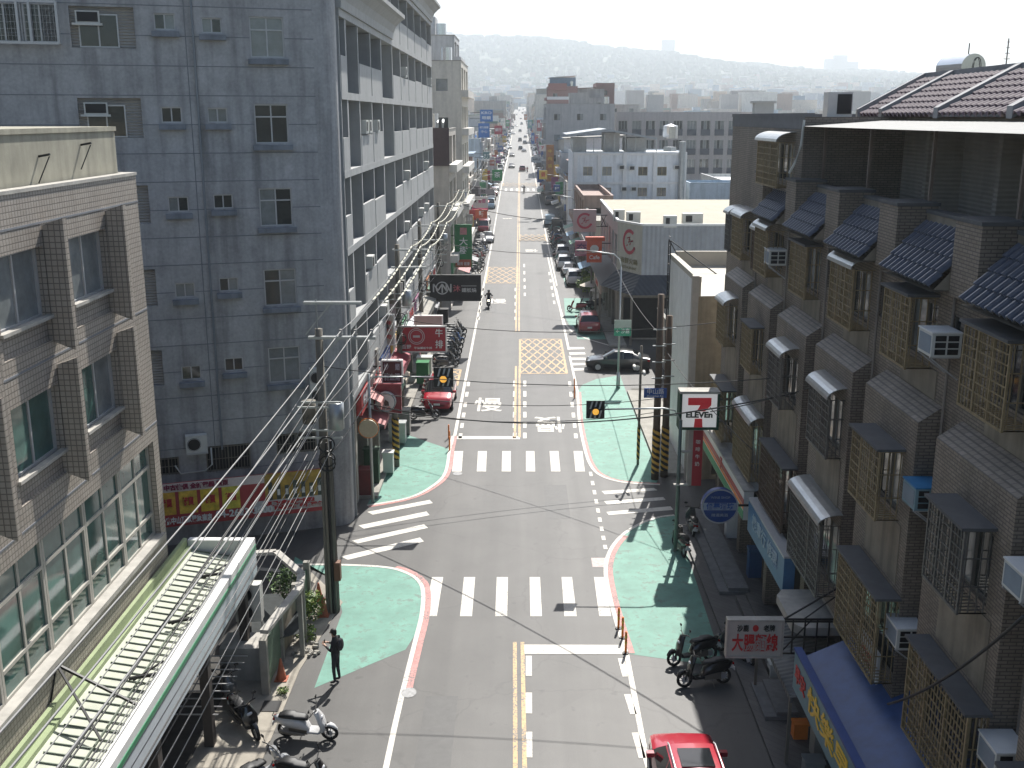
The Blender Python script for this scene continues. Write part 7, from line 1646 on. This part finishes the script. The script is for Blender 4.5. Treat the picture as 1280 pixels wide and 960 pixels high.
# ---- clutter on the tower's street side: shop boards, coolers, tarpaulins
rt=random.Random(31); words=['牛肉麵','早餐店','五金行','小吃部','機車行','豆漿','理髮','便當','水果行','茶飲']
for i in range(10):
    y0=YB[i+1]+.35; y1=YB[i+2]-.35 if i+2<len(YB) else YB[-1]
    if y1-y0<1.5: continue
    t=thing('shop_fascia','shop board reading %s under the tower balconies, %s bay along'%(words[i],ordn(i)),'shop sign',(-7.25,(y0+y1)/2,4.6)); q=MB(); q.box(-7.5,-7.25,y0,y1,4.15,5.15); q.build('sign_board',bcol[i],t); lettering(words[i],.7,WHITET if i not in (1,5,9) else REDT,(-7.23,(y0+y1)/2,4.65),(1,0),t,width=(y1-y0)*.7,bold=.01)
for i in range(15):
    b_=rt.choice([2,3,5,6,7,8,9,10]); y=(YB[b_]+YB[b_+1])/2 if b_+1<len(YB) else 88; fz=SL[rt.randrange(0,5)]
    t=thing('air_conditioner','outdoor unit on a tower balcony, storey %d, bay %d from the corner'%(1+SL.index(fz),b_+1),'air conditioner',(-7.2,y+.25*i%1.2,fz+1.5),0,'outdoor units on the tower balconies'); yy=y-.8+.11*i; q=MB(); q.box(-7.62,-7.18,yy-.4,yy+.4,fz+1.47,fz+2.05); q.build('casing',offw,t); q=MB(); q.box(-7.18,-7.165,yy-.3,yy+.1,fz+1.55,fz+1.98); q.build('fan_guard',blackm,t); q=MB(); q.box(-7.6,-7.2,yy-.45,yy+.45,fz+1.42,fz+1.465); q.build('bracket',steel,t)
for i in range(16):
    y=48+i*2.9; z0=rt.uniform(2.5,3.9); w_=rt.uniform(1.6,2.6); xr=rt.uniform(-6.9,-6.2)
    t=thing('small_awning','small %s sheet awning over the left shops, %s from the corner'%(['red','pale','blue','green','cream','grey'][i%6],ordn(i)),'awning',(-7.2,y,z0),0,'small awnings over the left shops'); q=MB(); q.face([(-7.9,y,z0+.5),(xr,y,z0),(xr,y+w_,z0),(-7.9,y+w_,z0+.5)]); q.box(xr-.02,xr,y,y+w_,z0-.22,z0); q.build('awning_sheet',acol[i%6],t); q=MB(); q.bar((xr-.1,y+.1,z0),(-7.8,y+.1,z0-.5),.03); q.build('awning_strut',alum,t)
def block(label,x0,x1,y0,y1,h,wallm,side,seed=0,z=0,floors=None,roofm=None,group=None,detail=2,name='shop_house',tower=True,fwin=3,front_m=None,cat='building'):
    """flat-roofed house between x0..x1, y0..y1; side=+1 its street face looks to +x, -1 to -x, 0 = looks down the street only"""
    rr=random.Random(seed); floors=floors or max(2,int(h/3.3)); fh=h/floors
    t=thing(name,label,cat,((x0+x1)/2,(y0+y1)/2,z),0,group)
    m=MB(); wins=[]
    # face toward the camera
    Lx=x1-x0; nb=max(1,int(Lx/3.6)) if detail>1 else 0; H=[]
    if fwin:
        for i in range(min(nb,fwin+6)):
            for f in range(1,floors):
                u=(i+.5)*Lx/nb; H.append((u-.6,u+.6,z+f*fh+.9,z+f*fh+2.1))
    P_,a_=wall(m,(x0,y0),(x1,y0),z,z+h,H,.15); wins+=[(P_((q[0]+q[1])/2,(q[2]+q[3])/2,.12),a_,q[1]-q[0],q[3]-q[2]) for q in H]
    # street face
    if side:
        Ly=y1-y0; nb=max(1,int(Ly/4.2)); H=[]
        for i in range(nb):
            for f in range(0 if detail>1 else 1,floors):
                if f==0: H.append((i*Ly/nb+.35,(i+1)*Ly/nb-.35,z+.2,z+fh-.6))
                else: H.append((i*Ly/nb+.7,(i+1)*Ly/nb-.7,z+f*fh+.9,z+(f+1)*fh-.6))
        if side>0: P_,a_=wall(m,(x1,y0),(x1,y1),z,z+h,H,.25)
        else: P_,a_=wall(m,(x0,y1),(x0,y0),z,z+h,H,.25)
        for q in H: wins.append((P_((q[0]+q[1])/2,(q[2]+q[3])/2,.22),a_,q[1]-q[0],q[3]-q[2]))
        xo=x0 if side>0 else x1; m.face([(xo,y0,z),(xo,y1,z),(xo,y1,z+h),(xo,y0,z+h)])
    else:
        m.face([(x0,y0,z),(x0,y1,z),(x0,y1,z+h),(x0,y0,z+h)]); m.face([(x1,y0,z),(x1,y1,z),(x1,y1,z+h),(x1,y0,z+h)])
    m.face([(x0,y1,z),(x1,y1,z),(x1,y1,z+h),(x0,y1,z+h)]); m.build('wall',wallm,t)
    q=MB(); q.face([(x0,y0,z+h-.6),(x1,y0,z+h-.6),(x1,y1,z+h-.6),(x0,y1,z+h-.6)]); q.box(x0-.05,x1+.05,y0-.05,y0+.2,z+h,z+h+.08); q.box(x0-.05,x0+.2,y0+.2,y1,z+h,z+h+.08); q.box(x1-.2,x1+.05,y0+.2,y1,z+h,z+h+.08)
    q.build('roof',roofm or conc,t)
    for k,(c,a_,w_,hh) in enumerate(wins[:96]): window(t,c,a_,round(w_,1),round(hh,1),2,0,alum,glass_d,curtain,seed=k*7+seed,frame=detail>2)
    if tower and Lx>5 and y1-y0>5:
        xa=x0+rr.uniform(.15,.5)*Lx; ya=y0+rr.uniform(.1,.5)*(y1-y0); q=MB(); q.box(xa,xa+min(4,Lx*.4),ya,ya+min(4,(y1-y0)*.4),z+h-.6,z+h+2.3); q.build('roof_stair_hut',wallm,t)
        if detail>1: q=MB(); q.cyl((x1-1.6,y0+1.6,z+h-.2),(x1-1.6,y0+1.6,z+h+1.4),.6,n=12); q.build('water_tank',chrome,t,smooth=False)
    if side and y0<620:
        ys_=y0+.3
        while ys_<y1-2.5:
            wd=min(y1-.3-ys_,rr.uniform(3.2,5)); xx=x1 if side>0 else x0; q=MB(); q.box(min(xx+side*.03,xx+side*.25),max(xx+side*.03,xx+side*.25),ys_,ys_+wd-.2,z+fh-.75,z+fh+.35); q.build('shop_board',rr.choice(bcol),t)
            if rr.random()<.6 and y0>125: zz=z+fh+rr.uniform(.3,1.2); hh=rr.uniform(.8,2.6); ww=rr.uniform(.8,1.6); q=MB(); q.box(min(xx+side*.3,xx+side*(.3+ww)),max(xx+side*.3,xx+side*(.3+ww)),ys_+.5,ys_+.7,zz,zz+hh); q.build('projecting_board',rr.choice(bcol),t)
            if rr.random()<.5: q=MB(); q.face([(xx+side*.02,ys_,z+fh-.8),(xx+side*1.5,ys_,z+fh-1.3),(xx+side*1.5,ys_+wd-.2,z+fh-1.3),(xx+side*.02,ys_+wd-.2,z+fh-.8)]); q.build('shop_awning',rr.choice(acol),t)
            ys_+=wd
    if detail>0 and name!='low_building' and rr.random()<.45 and Lx>6:
        q=MB(); xa=x0+.3; zb_=z+h+2.4; q.face([(xa,y0+.5,zb_),(x1-.3,y0+.5,zb_+.5),(x1-.3,y1-.5,zb_+.5),(xa,y1-.5,zb_)]); q.bar((xa,y0+.5,zb_-.05),(x1-.3,y0+.5,zb_+.45),.1,.12)
        q.build('rooftop_sheet_roof',rr.choice(rfs),t)
        q=MB(); q.box(xa+.2,x1-.5,y0+1.2,y0+1.35,z+h-.6,zb_); q.build('rooftop_screen',rr.choice(rfs+[wallm]),t)
    if side and detail>1:
        for f in range(1,floors):
            q=MB(); xx=(x1 if side>0 else x0); q.box(min(xx,xx+side*.7),max(xx,xx+side*.7),y0+.2,y1-.2,z+f*fh+.3,z+f*fh+1.0); q.build('balcony',front_m or wallm,t)
    return t
facs=[mat('fac_%d'%i,tuple(min(.68,q_*1.35) for q_ in c),.8,noise=.12,scale=1.0,streak=.3) for i,c in enumerate(((.44,.41,.36),(.36,.33,.29),(.30,.29,.28),(.48,.46,.42),(.28,.20,.16),(.40,.40,.40),(.33,.38,.42),(.46,.38,.30),(.20,.19,.19),(.52,.50,.46)))]
fn=['cream','tan','grey','pale','brown','light grey','blue-grey','peach','dark grey','off-white']
rfs=[conc,mat('roof_rust',(.26,.17,.14),.7,noise=.2),mat('roof_bluesheet',(.18,.26,.34),.5,noise=.15),mat('roof_greensheet',(.14,.24,.20),.5,noise=.15),mat('roof_white',(.62,.62,.61),.5,noise=.1)]
# left: dark brown gable block, then the tall beige one
b=block('beige shop house with a dark brown upper side wall just beyond the grey tower',-20,-6.4,97.2,108,16.4,facs[1],1,1,front_m=facs[3],fwin=0)
q=MB(); q.box(-20.05,-6.35,97.0,97.18,9.8 if False else 13.2,16.55); q.build('dark_side_cladding',mat('maroon_cladding',(.055,.03,.032),.6,noise=.15,streak=.2),b)
for k in range(3): q=MB(); q.tube([(-8.0+k*.5,98.5,16.0),(-8.0+k*.5,98.5,17.0),(-8.0+k*.5,98.9,17.2)],.13,8); q.build('vent_pipe',steel,b)
block('tall cream and grey block with a stepped top behind the brown-sided house',-22,-6.0,112,126,23,mat('cream_block',(.66,.62,.54),.8,noise=.1,streak=.25),1,2,front_m=facs[3],fwin=1)
b=block('narrow grey stair tower on the tall cream block at the left skyline',-14,-7.5,126.5,136,26.5,facs[5],1,3,fwin=0)
y=137; i=0; rb=random.Random(21); SEGL=[]
while y<1250:
    w_=rb.uniform(6,14)*(1 if y<400 else 1.8); h=rb.choice([8,9,10,12,13])+rb.uniform(-1,1)
    if y>300 and rb.random()<.15: h+=rb.uniform(4,9)
    fi=rb.randrange(10); z=prof(y+w_)-.3; dt=2 if y<260 else 1
    block('%s shop house of %d storeys, %s past the tall cream block on the left'%(fn[fi],max(2,int(h/3.3)),ordn(i)),-6.8-rb.uniform(10,16),-6.8-rb.uniform(0,.6),y,y+w_-.1,h,facs[fi],1,i+10,z,detail=dt,roofm=rb.choice(rfs),group='shop houses along the left side',fwin=3)
    y+=w_+(0 if rb.random()<.9 else 7); i+=1
# right: white four-storey block with a sheet roof, then the rest
wb=thing('white_block','white and pale blue four-storey block with a slanting metal roof shed on the right','building',(15,150,0))
x0,_=ony(716,200,150); x1,_=ony(858,200,150); zt=ony(780,190,150)[1]
m=MB(); Lw=x1-x0; H=[]; cxs=[ony(p_,200,150)[0]-x0 for p_ in (735,759,804,828)]
rows=[(213,.9),(240,.9)]
for py,_h in ((214,0),(240,0),(263,0)):
    zc=ony(780,py,150)[1]
    for c in cxs: H.append((c-.65,c+.65,zc-.6,zc+.6))
P_,a_=wall(m,(x0,150),(x1,150),0,zt,H,.2); wall(m,(x0,164),(x0,150),0,zt,(),.1); m.face([(x1,150,0),(x1,164,0),(x1,164,zt),(x1,150,zt)]); m.face([(x0,150,zt-.2),(x1,150,zt-.2),(x1,164,zt-.2),(x0,164,zt-.2)]); m.face([(x0,164,0),(x1,164,0),(x1,164,zt),(x0,164,zt)]); m.build('wall',mat('whitewash_blue',(.76,.79,.80),.7,noise=.1,scale=1.2,streak=.3),wb)
for q_ in H: window(wb,P_((q_[0]+q_[1])/2,(q_[2]+q_[3])/2,.15),a_,1.3,1.2,2,0,mat('ochre_frame',(.40,.34,.20),.6,noise=.1),curtain,glass_d,seed=int(q_[0]*3))
for c in (0.15,cxs[0]+1.35,cxs[1]+2.2,cxs[2]+1.4,Lw-.45): q=MB(); q.box(x0+c,x0+c+.5,149.75,150,0,zt); q.build('pilaster',white_m,wb)
for py in (192,228,253): zc=ony(780,py,150)[1]; q=MB(); q.box(x0,x1,149.8,150,zc-.2,zc+.1); q.build('ledge',white_m,wb)
for px,py in ((777,209),(846,209),(780,236),(792,236),(790,210)):
    x_,z_=ony(px,py,149.7); t=thing('air_conditioner','small air conditioner on the white four-storey block','air conditioner',(x_,149.7,z_),0,'coolers on the white block'); q=MB(); q.box(x_-.4,x_+.4,149.4,149.95,z_-.3,z_+.3); q.build('casing',offw,t); q=MB(); q.box(x_-.3,x_+.3,149.38,149.4,z_-.22,z_+.22); q.build('grille',blackm,t)
a=ony(708,168,149); b_=ony(758,161,149); c_=ony(820,172,149)
q=MB(); q.face([(a[0],148.5,a[1]),(b_[0],148.5,b_[1]),(b_[0],163,b_[1]),(a[0],163,a[1])]); q.face([(b_[0],148.5,b_[1]),(c_[0],148.5,c_[1]),(c_[0],163,c_[1]),(b_[0],163,b_[1])]); q.bar((a[0],148.5,a[1]-.12),(b_[0],148.5,b_[1]-.12),.1,.25); q.bar((b_[0],148.5,b_[1]-.12),(c_[0],148.5,c_[1]-.12),.1,.25); q.build('shed_roof',rib_mat('grey_shed_roof',(.30,.33,.35),.6,.45,axis='y'),wb)
q=MB(); q.box(a[0]+1.0,a[0]+2.9,151,158,zt,zt+1.9); q.box(a[0]+5.5,a[0]+7.5,151,158,zt,zt+2.6); q.box(a[0]+8.5,c_[0]-1.2,151,158,zt,zt+1.9); q.build('roof_room',mat('roof_room_grey',(.42,.43,.42),.7,noise=.15),wb)
for k in range(9): x_=a[0]+.9+k*1.45; q=MB(); q.box(x_,x_+.12,150.2,150.32,zt,zt+1.9+ (.6 if 2<k<6 else .1)); q.build('roof_post',steel,wb)
tx,tz=ony(838,164,153); q=MB(); q.cyl((tx,153,zt),(tx,153,zt+.6),.9,n=4); q.build('tank_stand',steel,wb); q=MB(); q.cyl((tx,153,tz-1.0),(tx,153,tz+.7),1.05,n=20); q.cyl((tx,153,tz+.7),(tx,153,tz+1.0),1.05,.2,20); q.build('water_tank',chrome,wb,smooth=False)
x_,z_=ony(852,200,150); q=MB(); q.cyl((x_,149.5,0),(x_,149.5,z_+2.5),.45,n=12); q.build('duct',steel,wb)
# low roofs between it and the restaurant
for i,(px0,px1,Y0,Y1,h,mi) in enumerate(((745,905,108,124,7.2,0),(800,915,126,146,6.0,4),(880,915,60,78,3.6,0),(862,912,160,185,5.5,4),(862,1000,150,158,8.5,2),(905,1000,190,215,6.5,4),(700,745,124,146,8.6,1))):
    xa,_=ony(px0,240,Y0); xb,_=ony(px1,240,Y0); block(['long low roof behind the cream restaurant roof','white sheet roof below the white block','low shed beside the right side street','bright low roof right of the white block','pale blue-roofed shed beside the white block','bright low roof seen past the brick terrace','narrow brown shop row beside the shaded scooters'][i],max(xa,7.4),xb+ (0 if i!=6 else 2),Y0,Y1,h,facs[(2,5,1,5,6,9,4)[i]],-1 if i in(0,6) else 0,i+70,0,roofm=rfs[mi],tower=False,name='low_building',fwin=0)
# long grey three-storey block with dark balconies
Y=232; xa=ony(770,160,Y)[0]; xb=ony(925,160,Y)[0]; zt=ony(800,140,Y)[1]
gb=thing('long_grey_block','long grey block with rows of dark balconies between pale piers behind the white block','building',((xa+xb)/2,Y,0))
m=MB(); n_=9; bw_=(xb-xa)/n_; H=[(i*bw_+.5,(i+1)*bw_-.5,f*4.0+prof(Y)+4.6,f*4.0+prof(Y)+7.4) for i in range(n_) for f in range(3)]
P_,a_=wall(m,(xa,Y),(xb,Y),0,zt,H,.5); wall(m,(xa,Y+14),(xa,Y),0,zt,(),.1); m.face([(xa,Y,zt-.2),(xb,Y,zt-.2),(xb,Y+14,zt-.2),(xa,Y+14,zt-.2)]); m.build('wall',mat('grey_pink_wall',(.40,.37,.36),.8,noise=.1,streak=.2),gb)
for q_ in H:
    window(gb,P_((q_[0]+q_[1])/2,(q_[2]+q_[3])/2,.45),a_,round(q_[1]-q_[0],1),round(q_[3]-q_[2],1),3,0,alum,glass_d,curtain,seed=int(q_[0]))
    q=MB(); q.box(xa+q_[0],xa+q_[1],Y-.3,Y+.1,q_[2]-.3,q_[2]+1.0); q.build('dark_balcony',mat('dark_blue_balcony',(.045,.055,.075),.6,noise=.1),gb)
Y=215; xa=ony(682,160,Y)[0]; xb=ony(768,160,Y)[0]; zt=ony(700,130,Y)[1]
block('grey office block with strip windows left of the long grey block',xa,xb,Y,Y+20,zt,facs[2],-1,5,0,floors=5,fwin=6,name='office_block')
Y=300
for i,(p0_,p1_,yt,fi,lb) in enumerate(((672,722,108,4,'red-brown brick block with white bands on the right skyline'),(700,758,122,5,'grey block with a broad flat top below the brick one'),(745,768,104,4,'slim brick tower with a square opening on the right skyline'),(738,800,131,3,'pale long roof in front of the hazy plain'))):
    xa=ony(p0_,120,Y)[0]; xb=ony(p1_,120,Y)[0]; zt=ony(700,yt,Y)[1]; b=block(lb,max(xa,7.6),xb,Y,Y+14,zt-2,[mat('brick_red',(.30,.17,.15),.8,noise=.15),facs[2],mat('brick_red',(.3,.12,.1)),facs[3]][i],-1 if xa<9 else 0,90+i,2,floors=6,name='skyline_block',fwin=4,tower=i==0)
    if i==0:
        for k in range(3): q=MB(); q.box(max(xa,7.6)-.2,xb+.2,Y-.2,Y+.1,zt-3.5-3.2*k,zt-2.7-3.2*k); q.build('white_band',white_m,b)
        q=MB(); q.prism([(xa+3,Y-1),(xb-3,Y-1),(xb-3,Y+8),(xa+3,Y+8)],zt-1,zt+.8); q.build('red_roof',mat('red_roof',(.30,.13,.11),.7,noise=.1),b)
    Y+=6
y=168; i=0
while y<1250:
    w_=rb.uniform(6,14)*(1 if y<400 else 1.8); h=rb.choice([7,8,9,11,12])+rb.uniform(-1,1)
    if 205<y<330: h=min(h,10)
    if y>330 and rb.random()<.15: h+=rb.uniform(4,9)
    fi=rb.randrange(10); z=prof(y+w_)-.3
    block('%s shop house of %d storeys, %s past the white block on the right'%(fn[fi],max(2,int(h/3.3)),ordn(i)),7.0+rb.uniform(0,.6),7.2+rb.uniform(9,14),y,y+w_-.1,h,facs[fi],-1,i+200,z,detail=2 if y<200 else 1,roofm=rb.choice(rfs),group='shop houses along the right side',fwin=3)
    y+=w_+(0 if rb.random()<.9 else 7); i+=1
# ---- town spreading over the plain
rc=random.Random(77); BX=[]
def far_house(x,y,w,d,h,fi,ri,label):
    z=terrain(x,y)-1.5
    q=MB(); q.box(x,x+w,y,y+d,z,z+1.5+h,0); q.face([(x-.2,y-.2,z+1.55+h),(x+w+.2,y-.2,z+1.55+h),(x+w+.2,y+d,z+1.55+h),(x-.2,y+d,z+1.55+h)],1)
    fl=max(1,int(h/3.3))
    for f in range(fl):
        n=max(2,int(w/4))
        for k in range(n): q.face([(x+(k+.25)*w/n,y-.05,z+1.5+f*h/fl+.9),(x+(k+.75)*w/n,y-.05,z+1.5+f*h/fl+.9),(x+(k+.75)*w/n,y-.05,z+1.5+f*h/fl+2.3),(x+(k+.25)*w/n,y-.05,z+1.5+f*h/fl+2.3)],2)
    if rc.random()<.5: q.box(x+w*.3,x+w*.6,y+d*.2,y+d*.6,z+1.5+h,z+4+h,0)
    return q
cnt=0; tries=0
def inview(x,y): return -0.5*y<x<0.5*y
while cnt<215 and tries<20000:
    tries+=1; y=rc.uniform(240,800) ; x=rc.uniform(-.12*y-30,.46*y)
    if -24<x<26 or (x>0 and y<330 and x<80) : continue
    w,d=rc.uniform(9,24),rc.uniform(8,18)
    if any(abs(x-a)<(w+c)/2+6 and abs(y-b)<(d+e)/2+9 for a,b,c,e in BX): continue
    BX.append((x,y,w,d)); h=rc.choice([3.5,4,5,6,6,7,9]); fi=rc.randrange(10); ri=rc.randrange(5)
    q=far_house(x,y,w,d,h,fi,ri,'')
    q.build('distant_house',[facs[fi],rfs[ri],glass_d],label='%s distant house with a %s roof on the hazy plain'%(fn[fi],['concrete','rusty','blue','green','white'][ri]),cat='house',group='houses on the hazy plain'); cnt+=1
q=MB()
for _ in range(5200):
    y=800+2100*rc.random()**1.15; x=rc.uniform(-.2*y-30,.55*y)
    if -20<x<22 and y<1500: continue
    w,d,h=rc.uniform(8,26),rc.uniform(8,18),rc.choice([3,4,5,6,7,8,9,10,rc.uniform(10,24)]); z=terrain(x,y); q.box(x,x+w,y,y+d,z-1,z+h,rc.randrange(15))
for _ in range(0):
    y=rc.uniform(2900,3700); x=rc.uniform(-.2*y,.5*y); z=terrain(x,y); q.box(x,x+20,y,y+15,z-1,z+rc.uniform(6,14),rc.randrange(10))
for x in (500,1080,1110,1150): q.box(x,x+45,3900,3930,terrain(x,3900)-5,terrain(x,3900)+rc.uniform(30,60),2)
tagp(q.build('far_town',facs+rfs,kind='stuff'),'far-off hazy town spreading to the foot of the hills')
q=MB()
def clump(x,y,z,r,m):
    n=6
    i=len(q.v)
    q.ball((x,y,z+r*.4),r*rc.uniform(.8,1.3),r*rc.uniform(.8,1.3),r*rc.uniform(.7,1.1),6,4,m)
for _ in range(2600):
    y=rc.uniform(300,2700); x=rc.uniform(-.2*y-30,.5*y)
    if -26<x<26 or (x>0 and y<330 and x<90): continue
    clump(x,y,terrain(x,y),rc.uniform(2.5,6),rc.randrange(2))
for _ in range(5200):
    y=rc.uniform(2500,4050); x=rc.uniform(-.2*y,.48*y); clump(x,y,terrain(x,y),rc.uniform(6,14),0)
tagp(q.build('far_woods',[leafC,leafB],kind='stuff'),'hazy woods and tree clumps across the plain and hills')
# ---- things on the brick terrace's roof
t=thing('solar_water_tank','shiny horizontal steel water tank on the roof ridge at the upper right','water tank',(16,38,19))
x_,z_=ony(1217,83,35.5)
q=MB(); q.cyl((x_,35.5,z_),(x_-.1,37.4,z_+.02),.40,n=28); q.build('tank_drum',chrome,t,smooth=False)
q=MB(); q.tube([(x_+.1+.2*math.cos(a_)*.6,35.46,z_-.02+.3*math.sin(a_)) for a_ in [j*PI/8 for j in range(17)]],.012,6); q.cyl((x_,36,z_+.4),(x_,36,z_+.75),.02,n=5); q.build('hose_loop',blackm,t,smooth=True)
q=MB(); q.box(x_-.3,x_+.3,35.7,37.3,z_-1.1,z_-.4); q.build('tank_stand',steel,t)
t=thing('roof_antenna','thin mast antenna on the roof ridge at the upper right','antenna',(16,36,19)); x_,z0_=ony(1256,95,35); _,z1_=ony(1256,48,35)
q=MB(); q.cyl((x_,35,z0_-.5),(x_,35,z1_),.02,n=6); q.build('mast',alum_d,t)
for k in range(5): q=MB(); q.bar((x_-.12+.02*k,35,z0_+.35+.17*k),(x_+.12-.02*k,35,z0_+.35+.17*k),.02); q.build('crossbar',alum_d,t)
x_,z_=ony(1051,128,38.5); t=thing('air_conditioner','boxy outdoor unit with a dark grille on the flat roof of the brick terrace','air conditioner',(x_,38.5,z_))
q=MB(); q.box(x_-.45,x_+.42,38.5,39.1,17.46,z_+.35); q.build('casing',offw,t); q=MB(); q.box(x_-.12,x_+.38,38.48,38.5,17.6,z_+.28); q.build('grille',blackm,t)
x_,z_=ony(956,129,52); q=MB(); q.box(x_-.45,x_+.45,52,52.6,z_-1.6,z_); q.box(x_-.55,x_+.55,51.95,52.7,z_,z_+.1); tagp(q.build('chimney_box',offw),'small capped box behind the brick terrace parapet','vent')

for o in COL.objects:
    l=o.get('label')
    if l and len(l.split())>16: print('LONG',len(l.split()),l)
